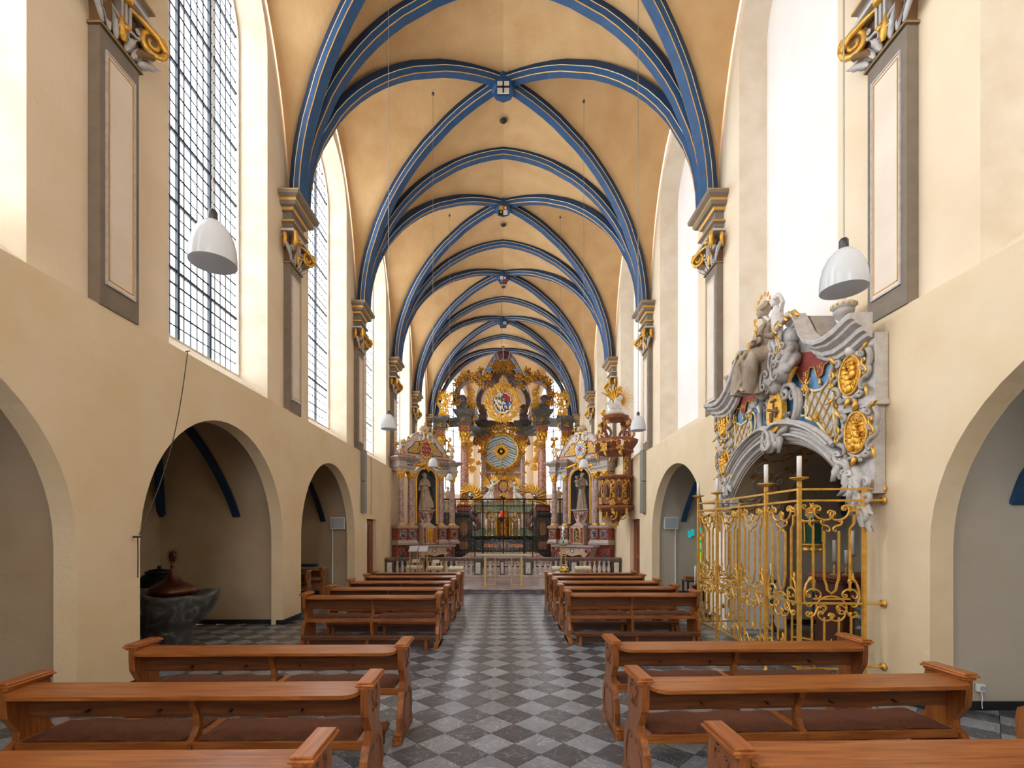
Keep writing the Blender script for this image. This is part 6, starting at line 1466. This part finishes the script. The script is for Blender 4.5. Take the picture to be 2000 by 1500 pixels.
# group on top
t2 = thing('pulpit_top_figure', 'white and gilt rocky group with a lamb and sun rays on top of the pulpit', 'sculpture', (PX_, PYD, 5.76))
m = MB(); m.ell((0, 0, .08), (.3, .25, .12)); m.ell((.1, .02, .3), (.15, .14, .2)); m.ell((-.05, -.05, .3), (.2, .11, .12)); m.ell((-.22, -.06, .42), (.07, .06, .08)); m.ell((-.3, -.07, .4), (.05, .035, .035)); m.tube([(-.15, -.05, .32), (-.22, -.06, .42)], [.08, .06], 8)
for x in (-.16, .08): m.tube([(x, -.1, .28), (x-.02, -.1, .1)], [.035, .025], 6)
for x in (-.12, .05): m.tube([(x, .0, .28), (x+.02, .02, .1)], [.035, .025], 6)
m.ell((.18, 0, .6), (.08, .07, .1)); m.ell((.05, .02, .5), (.1, .09, .12)); m.build('lamb', STUCW, t2, loc=(0, 0, 0), local=True, remesh=.012)
g = MB(); c = V((.12, .06, .55))
for i in range(22): a = radians(-50+170*i/21); r = .42+.12*(i % 2); g.tube([c+V((.1*cos(a), 0, .1*sin(a))), c+V((r*cos(a), 0, r*sin(a)))], [.018, .006], 4)
g.build('rays', GOLDP, t2, loc=(0, 0, 0), local=True)
g = MB()
for i in range(5): leaf(g, lambda u, v, w: (u, .02-w, v), -.05, .5, pi/2+.3*(i-2), .5, .09, 0, 0, .2)
rocaille(g, lambda u, v, w: (u, -.1-w, v), -.42, .05, .14, 7, .02, seed=9); rocaille(g, lambda u, v, w: (u, -.1-w, v), .1, .85, .16, 7, .02, seed=2); g.build('gilt_foliage', GOLDP, t2, loc=(0, 0, 0), local=True)
# ============================================================ CHANCEL SCREEN
GD = 21.4
t = thing('chancel_screen', 'black wrought iron screen with double gates between the side altars', 'screen', (0, GD, SZ))
def gx(px): return (px-PX0)*GD/FPX
def gs(m, n, mt=None, **k): return m.build(n, mt or IRON, t, loc=(0, 0, 0), local=True, **k)
ZT = 3.1
for px, r in ((856, .02), (889, .022), (928, .018), (943, .035), (983, .03), (1024, .035), (1040, .018), (1079, .022), (1094, .02), (1112, .02)):
    x = gx(px); gs(MB().box(x-r, x+r, -r, r, 0, ZT), 'post')
for z, r in ((ZT, .03), (1.41, .012), (1.25, .012), (.12, .02), (ZT-.12, .01)): gs(MB().box(gx(856), gx(1112), -r, r, z-r, z+r), 'rail')
x = gx(856)
while x < gx(1112): gs(MB().tube([(x, 0, .1), (x, 0, ZT)], .007, 5), 'rod'); x += .145
m = MB(); f = lambda u, v, w: (u, -w, v); R = random.Random(1)
x = gx(860)
while x < gx(1110):
    for z in (.45, .85, 1.75, 2.3, 2.75): scroll(m, f, x, z+.05*R.random(), .3, pi/2, R.choice('SC'), .008, 0, 0, R.choice((1, -1)), n=4, step=2)
    x += .29
gs(m, 'scrollwork', kind='stuff')
m = MB()
for s in (-1, 1):
    for i in range(9):
        scroll(m, f, s*(.2+.2*i), ZT+.15+.22*max(0, 1-i/7)+.1*(i % 2), .36, s*.4+.5*i, 'SC'[i % 2], .009, 0, 0, s, n=4, step=2)
    m.tube([(s*.3, 0, ZT+.5), (s*.8, 0, ZT+.35), (s*1.5, 0, ZT+.22)], .008, 4)
m.tube([(.22*cos(a_/12*2*pi)*.95, 0, ZT+.58+.28*sin(a_/12*2*pi)) for a_ in range(12)], .02, 6, closed=True); gs(m, 'crest_scrollwork', kind='stuff')
g = MB(); rocaille(g, f, 0, ZT+.58, .2, 9, .014, seed=4); rocaille(g, f, 0, ZT+.2, .16, 7, .014, seed=5); gs(g, 'gilt_emblem', GOLD)
for s in (-1, 1):
    g = MB(); g.ell((s*1.42, 0, ZT+.14), .115, 16, 12); gs(g, 'silvered_ball', mat('silver ball %d' % s, '#8fa0b0', .15, .9))
m = MB(); m.box(-.1, .1, -.12, .1, ZT+.03, ZT+.09); m.box(-.14, -.02, -.14, -.06, ZT+.09, ZT+.13); gs(m, 'lamp_box')
# sanctuary lamp
t = thing('sanctuary_lamp', 'hanging sanctuary lamp with red glass in a dark metal bowl, on a long chain', 'lamp', (*at(979.5, 0, 24.4)[:2], 2.4))
MB().lathe([(0, -.14), (.03, -.1), (.1, 0), (.17, .08), (.18, .14), (.15, .15), (.12, .12)], n=16).build('bowl', DKMET, t); MB().lathe([(0, .12), (.05, .12), (.06, .45), (.05, .46), (0, .46)], n=12).build('red_glass', REDG, t)
MB().tube([(0, 0, 1.5), (0, 0, 11.0)], .008, 5).tube([(.16, 0, .14), (0, 0, 1.5)], .006, 5).tube([(-.16, 0, .14), (0, 0, 1.5)], .006, 5).tube([(0, .16, .14), (0, 0, 1.5)], .006, 5).build('chain', WIRE, t)
# ============================================================ HIGH ALTAR
HD = 29.6
ha = thing('high_altar', 'towering high altar of coloured marble and gilded scrollwork with coat of arms and glory window', 'altar', (0, HD, SZ))
def H(m, n, mt, **k):
    o = m.build(n, mt, ha, **k); o.matrix_parent_inverse = Matrix.Translation((0, -HD, -SZ)); return o
def hm(D): return lambda u, v, w, D=D: (u, D-w, v)
def hz(py, D): return EYE+(PY0-py)*D/FPX
def hx(px, D): return (px-PX0)*D/FPX
# steps and mensa
m = MB(); m.box(-2.4, 2.4, 25.2, 33, SZ, .3); m.box(-2.2, 2.2, 25.6, 33, .3, .45); m.box(-2.0, 2.0, 26.0, 33, .45, .6); H(m, 'steps', MARBLE_PK, bevel=.02)
mf = hm(27.0); m = MB(); block(m, mf, -1.75, 1.75, -1.2, .0, [(0, .6), (.03, .7), (-.03, .75), (-.06, 1.35), (.06, 1.5), (.08, 1.56)]); ms = H(m, 'mensa', MARBLE_BK)
for s in (-1, 1):
    P_ = [(s*.25, 1.0), (s*.35, 1.12), (s*1.05, 1.12), (s*1.15, 1.0), (s*1.05, .92), (s*.35, .92)]; MB().prism(P_, .02, .05, mf).build('salmon_inlay', SALMON, ms); g = MB()
    for i in range(4): scroll(g, mf, s*(.3+.3*i), 1.28, .28, .4*i, 'SC'[i % 2], .02, 0, .06, s, n=5, step=2)
    scroll(g, mf, s*.75, .82, .5, 0, 'C', .02, 0, .06, n=5); g.tube([mf(u, v, .05) for u, v in P_], .012, 5, 1, closed=True); g.build('carved_scrolls', [MARBLE_GY, GOLDA], ms)
MB().prism(ovalpts(.14, .2, 12, 0, 1.05), .02, .06, mf).build('salmon_inlay', SALMON, ms)
m = MB(); m.box(-1.7, 1.7, 26.3, 26.6, .6, .7); H(m, 'altar_cloth_border', mat('fringed cloth', '#cfae72', .8)) 
# tabernacle structure
tf = hm(28.0); m = MB(); block(m, tf, -1.6, 1.6, -.8, 0, [(0, 1.5), (0, 1.9), (-.05, 1.95), (-.08, 2.9)]); H(m, 'tabernacle_body', SALMON)
m = MB(); block(m, tf, -1.7, 1.7, -.8, .08, [(0, 2.9), (.06, 2.95), (.06, 3.25), (.14, 3.35), (.14, 3.42), (.0, 3.45)]); H(m, 'green_cornice', MARBLE_GN)
m = MB(); block(m, tf, -1.75, 1.75, -.9, .1, [(0, 1.5), (0, 1.95), (.03, 2.0)]); H(m, 'green_plinth', MARBLE_GN)
for s in (-1, 1):
    m = MB(); scroll(m, tf, s*1.65, 2.5, 1.1, pi/2, 'S', .13, 0, .05, s, n=8); H(m, 'brown_volute', MARBLE_DK)
    for u in (.45, 1.15):
        m = MB(); m.box(s*u-.12, s*u+.12, 2.0, 2.9, 0, .1, mp=tf); H(m, 'pier_strip', MARBLE_PK)
    u = s*.66; m = MB(); m.prism(ovalpts(.15, .2, 18, u, 2.62), .1, .14, tf, 0); rl = H(m, 'reliquary_disc', MARBLE_W); g = MB(); g.tube([tf(a, b, .15) for a, b in ovalpts(.17, .23, 20, u, 2.62)], .035, 6, closed=True); rocaille(g, tf, u, 2.3, .16, 7, .02, seed=8, w=.1); rocaille(g, tf, u, 2.9, .12, 6, .02, seed=7, w=.1); g.build('gilt_frame', GOLDP, rl)
    MB().box(u-.015, u+.015, 2.48, 2.76, .14, .16, mp=tf).box(u-.1, u+.1, 2.62, 2.66, .14, .16, mp=tf).build('dark_cross', PBLK, rl)
m = MB(); m.lathe([(.36, 1.6), (.36, 2.55), (.4, 2.6), (.3, 2.85), (.1, 3.0), (0, 3.05)], (0, 27.9, 0), 16); tb_ = H(m, 'gilt_tabernacle', GOLDA)
g = MB(); tf2 = hm(27.52); 
for z in (1.8, 2.15, 2.5): rocaille(g, tf2, 0, z, .16, 7, .02, seed=int(z*10))
for s in (-1, 1): g.lathe([(.06, 1.6), (.05, 1.8), (.05, 2.5), (.08, 2.6)], (s*.38, 27.6, 0), 8)
g.build('tabernacle_relief', GOLDP, tb_)
g = MB(); R = random.Random(11)
for i in range(26):
    rocaille(g, tf, R.uniform(-1.6, 1.6), R.choice([3.0, 3.15, 3.5, 3.6, 3.7, 2.95, 2.1]), R.uniform(.12, .22), 6, .015, seed=i, w=.12)
H(g, 'tabernacle_ornament', GOLDA, kind='stuff')
for i, (px, h_, c_) in enumerate(((950, .34, .62), (961.5, .42, .3), (1001, .42, .3), (1014, .34, .62))):
    x = hx(px, 27.2); candlestick(x, 27.2, 1.57, h_, .09, 'gilt candlestick on the high altar, %s from left' % ('first', 'second', 'third', 'fourth')[i], GOLDP, 'candlesticks on the high altar'); candle(x, 27.2, 1.57+h_, c_, .05 if c_ > .4 else .035, 'white candle on the high altar, %s from left' % ('first', 'second', 'third', 'fourth')[i], 'candles on the high altar')
# pedestals with medallions and the big columns
def pedestal(s, x, D, w, zt):
    f = hm(D); m = MB(); block(m, f, x-w, x+w, -.5, w*.8, [(.08, SZ), (.08, .5), (0, .6), (0, zt-.35), (.08, zt-.25), (.14, zt-.12), (.14, zt-.05), (.02, zt)]); p = H(m, 'dark_pedestal', MARBLE_GY)
    MB().prism(ovalpts(w*.42, .42, 18, x, zt-1.0), w*.8, w*.8+.04, f).build('salmon_medallion', SALMON, p); MB().prism([(x-w*.5, .75), (x+w*.5, .75), (x+w*.55, 1.0), (x+w*.4, 1.25), (x-w*.4, 1.25), (x-w*.55, 1.0)], w*.8, w*.8+.04, f).build('salmon_medallion', SALMON, p)
    g = MB(); g.tube([f(a, b, w*.8+.03) for a, b in ovalpts(w*.46, .46, 20, x, zt-1.0)], .02, 5, closed=True); rocaille(g, f, x, zt-.65, .16, 7, .018, seed=int(x*7) % 9, w=w*.8+.04); scroll(g, f, x-.05, zt-1.05, .4, pi/2, 'S', .016, w=w*.8+.05, n=5); scroll(g, f, x, 1.4, .4, 0, 'C', .016, w=w*.8+.03, n=5); g.build('pedestal_gilding', GOLDA, p)
    c = MB(); block(c, f, x-w*.85, x+w*.85, -.4, w*.6, [(0, zt), (.05, zt+.06), (.05, zt+.3), (0, zt+.36)]); H(c, 'red_block', MARBLE_R)
def bigcol(x, D, zb, zt, r, sm_=MARBLE_OR):
    f = hm(D); c = column(ha, f, x, 0, zb, zt, r, sm_, GOLDP, ch=.75, basemat=MARBLE_R, n=24); c.matrix_parent_inverse = Matrix.Translation((0, -HD, -SZ))
    g = MB(); rocaille(g, f, x, zt-1.0, .3, 8, .025, seed=int(abs(x)*10), w=r*.9); rocaille(g, f, x, zb+.5, .28, 8, .025, seed=int(abs(x)*9), w=r*.9); g.build('column_gilding', GOLDA, c)
E2 = [(0, 0), (.04, .1), (0, .14), (0, .42), (.06, .5), (.14, .58), (.2, .66), (.24, .74), (.24, .8), (0, .84)]
def entab(x, D, w, z0, h=1.0, dep=.5, wt=None):
    f = hm(D); m = MB(); block(m, f, x-w, x+w, -dep, wt if wt is not None else w, [(a, z0+b*h/.84) for a, b in E2]); e = H(m, 'entablature', MARBLE_GY)
    m = MB(); block(m, f, x-w*.8, x+w*.8, -dep*.5, w*.85, [(0, z0-.35), (0, z0)]); H(m, 'frieze_block', MARBLE_R)
    g = MB(); rocaille(g, f, x, z0+.3*h, .2, 7, .02, seed=int(abs(x)*5), w=w+.02)
    for q_ in (-1, 1): rocaille(g, f, x+q_*w*.8, z0+.05, .2, 6, .02, seed=int(abs(x)*5)+3, w=w*.7)
    rocaille(g, f, x, z0-.2, .22, 8, .02, seed=int(abs(x)*6), w=w*.85); g.build('entablature_gilding', GOLDA, e)
for s in (-1, 1):
    xo, Do = s*hx(1059, 29.5), 29.5; xi, Di = s*hx(1021, 31), 31; xf, Df = s*3.75, 28.9
    pedestal(s, xo, Do, .5, 3.0); bigcol(xo, Do, 3.36, 8.0, .26); entab(xo, Do, .42, 8.25, .95)
    pedestal(s, xi, Di, .42, 3.0); bigcol(xi, Di, 3.36, 7.75, .22, MARBLE_P); entab(xi, Di, .36, 8.0, .85)
    pedestal(s, xf, Df, .4, 2.8); bigcol(xf, Df, 3.16, 7.6, .22); entab(xf, Df, .36, 7.85, .8)
    # curved links between the entablatures
    for (a, b, sag) in (((xo, Do, 8.55), (xi, Di, 8.3), -.35), ((xo, Do, 8.55), (xf, Df, 8.3), -.1)):
        m = MB(); pth = []
        for i in range(9): q_ = i/8; pth.append((a[0]+(b[0]-a[0])*q_, a[1]+(b[1]-a[1])*q_, a[2]+(b[2]-a[2])*q_+sag*sin(pi*q_)))
        m.sweep([(-.25, -.3), (-.32, -.3), (-.3, -.15), (-.22, -.05), (-.22, .25), (.22, .25), (.22, -.3)], pth, V((b[1]-a[1], -(b[0]-a[0]), 0)).normalized()*(1), 0); H(m, 'entablature_link', MARBLE_GY)
    # outer volute with its arch to the crown
    f = hm(29.4); zc = hz(783, 29.4); xc = s*hx(1063, 29.4)
    m = MB(); block(m, f, xc-.32, xc+.32, -.3, .3, [(.06, 9.1), (.0, 9.2), (0, 9.35), (.06, 9.45)]); H(m, 'volute_plinth', MARBLE_GY)
    m = MB(); m.lathe([(0, -.3), (.3, -.3), (.34, 0), (.3, .3), (0, .3)], n=20, mp=lambda x, y, z: f(xc+x, zc+y, z)); sp_ = [(xc+(.3-.012*i)*cos(i*.45), zc+(.3-.012*i)*sin(i*.45)) for i in range(22)]; m.tube([f(a, b, .33) for a, b in sp_], .035, 6)
    P_ = [(1063+13, 787), (1073, 770), (1071, 757), (1062, 747), (1050, 742), (1036, 740), (1020, 741), (1008, 746), (1000, 752)]
    m.sweep([(-.3, -.14), (-.3, .14), (.3, .14), (.3, -.14)], [f(s*hx(a, 29.4), hz(b, 29.4), 0) for a, b in P_], (0, 1, 0), 0, sm=False, closed=True); H(m, 'outer_volute', MARBLE_DK)
    m = MB(); f2 = hm(30.4); xv, zv = s*hx(1023, 30.4), hz(801, 30.4); m.lathe([(0, -.28), (.26, -.28), (.34, 0), (.26, .28), (0, .28)], n=18, mp=lambda x, y, z: f2(xv+x, zv+y*1.1, z*.8)); block(m, f2, xv-.26, xv+.26, -.3, .3, [(.05, 8.75), (.0, 8.85), (0, 9.0), (.06, 9.1)])
    P_ = [(1030, 798), (1031, 785), (1028, 772), (1022, 762), (1013, 753), (1003, 748)]
    m.sweep([(-.22, -.14), (-.22, .14), (.22, .14), (.22, -.14)], [f2(s*hx(a, 30.4), hz(b, 30.4), 0) for a, b in P_], (0, 1, 0), 0, closed=True); H(m, 'inner_volute', MARBLE_DK)
    g = MB(); pl = [(1063, 742), (1072, 752), (1050, 735), (1035, 738), (1020, 745), (1012, 738), (1026, 752), (1078, 772), (1075, 790), (1028, 728), (1018, 757), (1040, 745)]
    for i, (a, b) in enumerate(pl): rocaille(g, f, s*hx(a, 29.4), hz(b, 29.4), .36, 9, .03, seed=i, w=.3)
    for (a, b) in ((1028, 733), (1020, 752)): g.lathe([(0, -.1), (.13, -.1), (.13, .1), (0, .1)], n=12, mp=lambda x, y, z, a=a, b=b: f(s*hx(a, 29.4)+x, hz(b, 29.4)+y, z+.35), mi=1)
    H(g, 'arch_gilding', [GOLDA, MARBLE_DK], kind='stuff')
    # tall gilt scroll figures beside the volutes
    g = MB(); f3 = hm(30.0)
    for (a, b, sz_, an) in ((1043, 785, 1.1, 1.4), (1045, 808, 1.0, 1.9), (1040, 800, .8, 1.2), (1048, 795, .7, 1.6), (1046, 822, .7, 1.2)): scroll(g, f3, s*hx(a, 30), hz(b, 30), sz_, an if s > 0 else pi-an, 'SCJ'[int(b) % 3], .07, 0, .2, s, n=7)
    for (a, b) in ((1044, 775), (1042, 800), (1046, 815)): rocaille(g, f3, s*hx(a, 30), hz(b, 30), .32, 8, .03, seed=int(b), w=.25)
    H(g, 'inner_gilt_scroll', GOLDP, kind='stuff')
    g = MB(); f4 = hm(28.9)
    for (a, b, sz_, an) in ((1100, 795, 1.2, 1.3), (1096, 815, 1.3, 1.8), (1104, 785, .9, 1.1), (1092, 800, .9, 1.5), (1100, 828, .8, .8)): scroll(g, f4, s*hx(a, 28.9), hz(b, 28.9), sz_, an if s > 0 else pi-an, 'SCJ'[int(b) % 3], .06, 0, .2, s, n=7)
    for (a, b) in ((1104, 775), (1095, 790), (1098, 810), (1106, 830), (1092, 775)): rocaille(g, f4, s*hx(a, 28.9), hz(b, 28.9), .4, 9, .035, seed=int(b)+2, w=.2)
    H(g, 'outer_gilt_scroll', GOLDP, kind='stuff')
# upper centre: canopy, crown, cartouche
f = hm(29.8); D_ = 29.8
m = MB(); pts = [(958, 760), (962, 740), (966, 728), (966, 716), (1000, 716), (1000, 728), (1004, 740), (1008, 760), (996, 763), (992, 745), (986, 735), (980, 735), (974, 745), (970, 763)]
m.prism([(hx(a, D_), hz(b, D_)) for a, b in pts], -.25, .25, f); H(m, 'canopy', MARBLE_DK, bevel=.05)
for s in (-1, 1):
    m = MB(); m.lathe([(0, -.28), (.2, -.28), (.22, 0), (.2, .3), (0, .3)], n=16, mp=lambda x, y, z: f(s*hx(1000, D_)+x, hz(720, D_)+y, z)); P_ = [(1001, 722), (1004, 735), (1010, 748), (1018, 756)]; m.tube([f(s*hx(a, D_), hz(b, D_), 0) for a, b in P_], [.16, .2, .18, .12], 10); H(m, 'canopy_scroll', MARBLE_DK)
g = MB()
for (a, b, z_) in ((966, 718, .34), (974, 713, .36), (982, 716, .4), (991, 713, .36), (1000, 718, .34), (970, 726, .3), (995, 726, .3), (982, 725, .3)): rocaille(g, f, hx(a, D_), hz(b, D_), z_, 9, .03, seed=a, w=.3)
H(g, 'canopy_gilding', GOLDA, kind='stuff')
mq = lambda x, y, z: (x, D_+y, z); zc = hz(709, D_)
g = MB(); g.lathe([(.3, zc), (.36, zc+.06), (.3, zc+.12), (.44, zc+.28), (.52, zc+.45), (.46, zc+.58), (.2, zc+.66), (0, zc+.66)], n=24, mp=mq, mod=lambda a, z: 1+.05*abs(sin(4*a))); cr = H(g, 'crown', mat('crown velvet', '#5a2026', .6))
g = MB()
for i in range(8):
    a = 2*pi*i/8; g.tube([mq(r*cos(a), r*sin(a), z) for r, z in ((.37, zc+.1), (.47, zc+.28), (.56, zc+.45), (.48, zc+.6), (.2, zc+.7), (0, zc+.7))], .035, 6); g.ell(mq(.4*cos(a), .4*sin(a), zc+.12), .06)
g.lathe([(.36, zc), (.4, zc+.05), (.36, zc+.1)], n=20, mp=mq); g.ell(mq(0, 0, zc+.8), .1); g.tube([mq(0, 0, zc+.8), mq(0, 0, zc+1.1)], .03, 6); g.tube([mq(-.09, 0, zc+1.0), mq(.09, 0, zc+1.0)], .03, 6); g.build('crown_bands', STUC, cr)
f = hm(29.2); D_ = 29.2; cx, cz = hx(982, D_), hz(788, D_)
g = MB(); g.prism(ovalpts(.62, .72, 28, cx, cz), 0, .12, f); ca = H(g, 'arms_cartouche', GOLDA)
g = MB()
for i in range(16):
    a = 2*pi*i/16; rocaille(g, f, cx+.82*cos(a), cz+.95*sin(a), .36, 8, .03, seed=i, w=.12, ang0=a, spread=3)
for i in range(10): a = 2*pi*i/10+.3; scroll(g, f, cx+.68*cos(a), cz+.8*sin(a), .6, a+pi/2, 'C', .05, w=.14, n=6)
g.build('cartouche_scrolls', GOLDP, ca, kind='stuff')
g = MB(); g.prism(ovalpts(.54, .66, 20, cx, cz), .12, .18, f, 0); R = random.Random(8)
for i in range(-6, 6):
    for j in range(-7, 7):
        u, v = cx+.09*(i+.5), cz+.09*(j+.5)
        if ((u-cx)/.5)**2+((v-cz)/.6)**2 < 1:
            c_ = 1 if (i > 0 and j > 0) else R.choice([0, 2, 2, 3, 4, 5]); g.box(u-.043, u+.043, v-.043, v+.043, .18, .19, c_, mp=f)
g.build('shield', [PWHT, PRED, PBLK, PYEL, PBLU, PWHT], ca)
g = MB(); g.tube([f(hx(982, 30), hz(760, 30), .3), f(hx(982, 30), hz(745, 30), .3)], .04, 6); g.tube([f(-.25, hz(751, 30), .3), f(.2, hz(751, 30), .3)], .04, 6); rocaille(g, f, cx, hz(763, 29.2), .3, 8, .03, seed=1, w=.2); H(g, 'gilt_cross', GOLDP)
# glory window with sunburst
f = hm(31.0); D_ = 31.0; gx0, gz0 = hx(979, D_), hz(882, D_); RG = 1.05
g = MB(); g.prism(ovalpts(RG, RG*1.02, 40, gx0, gz0), -.05, .0, f, 0); gl = H(g, 'glory_disc', mat('pale glory paint', '#cfd6d0', .5))
for k in range(-6, 7):
    pts = []
    for i in range(25):
        u = -RG+2*RG*i/24; v = k*.17-.45*abs(u)**1.3*(1 if True else 0)+.03*sin(u*9)
        if u*u+v*v < (RG*.98)**2: pts.append(f(gx0+u, gz0+v, .015))
    if len(pts) > 2: g = MB().tube(pts, .035 if k % 2 else .022, 5); g.build('blue_ray_band', mat('glory blue', '#5d8fb5', .5) if 'glory blue' not in MATS else MATS['glory blue'], gl)
g = MB()
for i in range(32):
    a = 2*pi*i/32; r = 1.0 if i % 8 == 0 else (.42 if i % 2 else .55); w_ = .06 if i % 8 == 0 else .045
    P_ = [(gx0-w_*sin(a), gz0+w_*cos(a)), (gx0+w_*sin(a), gz0-w_*cos(a)), (gx0+r*cos(a)+w_*.5*sin(a), gz0+r*sin(a)-w_*.5*cos(a)), (gx0+r*cos(a)-w_*.5*sin(a), gz0+r*sin(a)+w_*.5*cos(a))]; g.prism(P_, .05, .09, f)
g.ell(f(gx0, gz0, .1), (.12, .08, .12)); g.build('sunburst', GOLDP, gl)
g = MB(); g.tube([f(u, v, .03) for u, v in ovalpts(RG*1.04, RG*1.06, 40, gx0, gz0)], .08, 8, closed=True); g.tube([f(u, v, .0) for u, v in ovalpts(RG*1.16, RG*1.18, 40, gx0, gz0)], .05, 8, closed=True); H(g, 'glory_frame', GOLDP)
g = MB(); R = random.Random(21)
for i in range(18):
    a = 2*pi*i/18; rr = RG*(1.2+.08*(i % 2)); rocaille(g, f, gx0+rr*cos(a), gz0+rr*1.02*sin(a), R.uniform(.2, .34), 8, .03, seed=i+40, w=.12)
for i in range(13):
    a = radians(20+140*i/12); rr = RG*(1.5+.1*(i % 2)); rocaille(g, f, gx0+rr*cos(a)*1.0, gz0+rr*sin(a)*.98, R.uniform(.28, .4), 8, .03, seed=i+80, w=.14)
H(g, 'glory_wreath', GOLDA, kind='stuff')
m = MB(); pth = [f(gx0+1.75*cos(radians(a)), gz0+.1+1.75*sin(radians(a)), -.1) for a in range(10, 171, 8)]; m.sweep([(-.2, -.16), (-.2, .16), (.2, .16), (.2, -.16)], pth, (0, 1, 0), 0, closed=True); H(m, 'arched_cornice', MARBLE_GY)
for s in (-1, 1):
    g = MB()
    for (a, b) in ((1042, 880), (1038, 900), (1045, 890), (1040, 868), (1036, 915)):
        for k in range(5): leaf(g, f, s*hx(a, 31), hz(b, 31), (0 if s > 0 else pi)+s*(-.5+.25*k), .6, .14, .1, 0, .2)
    for (a, b) in ((1030, 905), (1022, 925), (1048, 868), (1050, 850)): rocaille(g, f, s*hx(a, 31), hz(b, 31), .28, 9, .03, seed=int(a+b), w=.15)
    H(g, 'gilt_wings', GOLDP, kind='stuff')
# rear panel under the glory
m = MB(); m.box(-1.35, 1.35, 1.0, 6.4, -.25, -.15, mp=f); H(m, 'rear_panel', SALMON)
m = MB(); block(m, f, -1.35, 1.35, -.3, .05, [(0, 3.4), (.1, 3.5), (.1, 3.62), (0, 3.7)]); block(m, f, -1.3, 1.3, -.3, 0, [(0, 5.5), (.08, 5.58), (.08, 5.65), (0, 5.7)]); H(m, 'rear_cornice', MARBLE_PK)
g = MB(); rocaille(g, f, 0, 5.15, .4, 11, .03, seed=3, w=.1)
for s in (-1, 1):
    for i in range(5): rocaille(g, f, s*(.3+.22*i), 5.3-.03*i, .25, 7, .02, seed=i+13, w=.08)
rocaille(g, hm(28.6), 0, 3.75, .35, 11, .03, seed=6, w=.3); H(g, 'central_gilding', GOLDP, kind='stuff')
# angels of the high altar
def angel(x, y, z, s, lab, h=1.5, mt=STUCW, grp='white angels on the high altar'):
    t = thing('angel_statue', lab, 'statue', (x, y, z), 0, grp); m = MB(); k = h/1.5
    P3 = lambda *p: V(p)*k
    m.tube([P3(0, 0, .5), P3(-s*.05, -.03, .8), P3(-s*.1, -.03, 1.1)], [.17*k, .14*k, .12*k], 12); m.tube([P3(0, 0, .6), P3(s*.1, -.1, .3), P3(s*.35, -.1, .05)], [.17*k, .18*k, .16*k], 10); m.tube([P3(0, -.05, .55), P3(-s*.1, -.2, .3), P3(s*.05, -.15, .0)], [.15*k, .13*k, .1*k], 10)
    m.tube([P3(-s*.08, -.02, 1.08), P3(-s*.3, -.1, 1.15), P3(-s*.5, -.15, 1.3)], [.07*k, .055*k, .04*k], 8); hand(m, P3(-s*.5, -.15, 1.3), (-s, -.2, .5), .1*k); m.tube([P3(0, -.02, 1.06), P3(s*.2, -.15, .95), P3(s*.05, -.25, .9)], [.07*k, .055*k, .04*k], 8); hand(m, P3(s*.05, -.25, .9), (-s, -.5, 0), .1*k)
    for i in range(9): a = i/8; m.tube([P3(s*(-.12+.3*a), -.13, .75-.1*a), P3(s*(-.05+.4*a), -.2, .4), P3(s*(.0+.5*a), -.15, .05+.05*sin(a*9))], [.03*k, .05*k, .04*k], 6)
    hc = P3(-s*.12, -.03, 1.3); m.tube([P3(-s*.1, -.03, 1.1), hc], .05*k, 8); head(m, hc, .22*k, (-s*.6, -.8, 0)); hair(m, hc, .22*k, (-s*.6, -.8, 0)); m.build('body', mt, t, loc=(0, 0, 0), local=True, remesh=.02*k, smoothit=1)
    for q_ in (-1, 1):
        m = MB()
        for i in range(6): leaf(m, lambda u, v, w: (u, .1-w, v), -s*.05+q_*.06, 1.02*k, pi/2-q_*(.25+.22*i), (.75-.06*i)*k, .14*k, .01*i, 0, .15)
        m.build('wing', GOLDP, t, loc=(0, 0, 0), local=True)
angel(hx(958, 28.4), 28.4, 3.46, -1, 'white angel with gold wings kneeling left of the centre on the high altar'); angel(hx(1008, 28.4), 28.4, 3.46, 1, 'white angel with gold wings kneeling right of the centre on the high altar', 1.35)
for i, (px, py, s, l) in enumerate(((877, 868, 1, 'left of the outer left column'), (1082, 866, -1, 'right of the outer right column'))):
    angel(hx(px, 29), 29, hz(py, 29)-.3, s, 'small gilded flying angel on the high altar, %s' % l, .7, GOLDA, 'small gilded angels of the high altar')
# palm branches and side figures behind the screen
for s in (-1, 1):
    t = thing('gilt_palm_tree', 'gilded flowering branches on the high altar, %s of the centre' % ('left' if s < 0 else 'right'), 'ornament', (s*1.75, 28.3, 3.0)); g = MB(); f5 = lambda u, v, w: (u, -w, v)
    g.tube([(0, 0, 0), (s*.05, 0, .6), (0, 0, 1.1)], .05, 8)
    for i in range(13): leaf(g, f5, 0, .6+.05*i, pi/2+(i-6)*.26, .85, .16, 0, 0, .1, (i-6)*.05)
    g.build('branches', GOLDP, t)
    t = thing('saint_figure', 'standing marble figure behind the chancel screen, %s of the high altar' % ('left' if s < 0 else 'right'), 'statue', (s*3.2, 28.0, 2.9)); m = MB(); robe(m, 1.5, 1, .8, .2, 9, seed=4+s); head(m, (0, -.02, 1.4), .21, (-s*.5, -.8, 0)); hair(m, (0, -.02, 1.4), .21, (-s*.5, -.8, 0)); m.tube([(0, 0, 1.2), (0, 0, 1.32)], .05, 8)
    for q_ in (-1, 1): m.tube([(q_*.16, 0, 1.17), (q_*.28, -.1, 1.0), (q_*.25, -.3, 1.15)], [.07, .06, .04], 8); hand(m, (q_*.25, -.3, 1.15), (q_*.3, -.8, .5), .1)
    m.build('body', STATUE, t, loc=(0, 0, 0), local=True, remesh=.02, smoothit=1)
    MB().box(-.3, .3, -.25, .3, -2.75, 0).build('plinth', MARBLE_GY, t, loc=(0, 0, 0), local=True, bevel=.02)
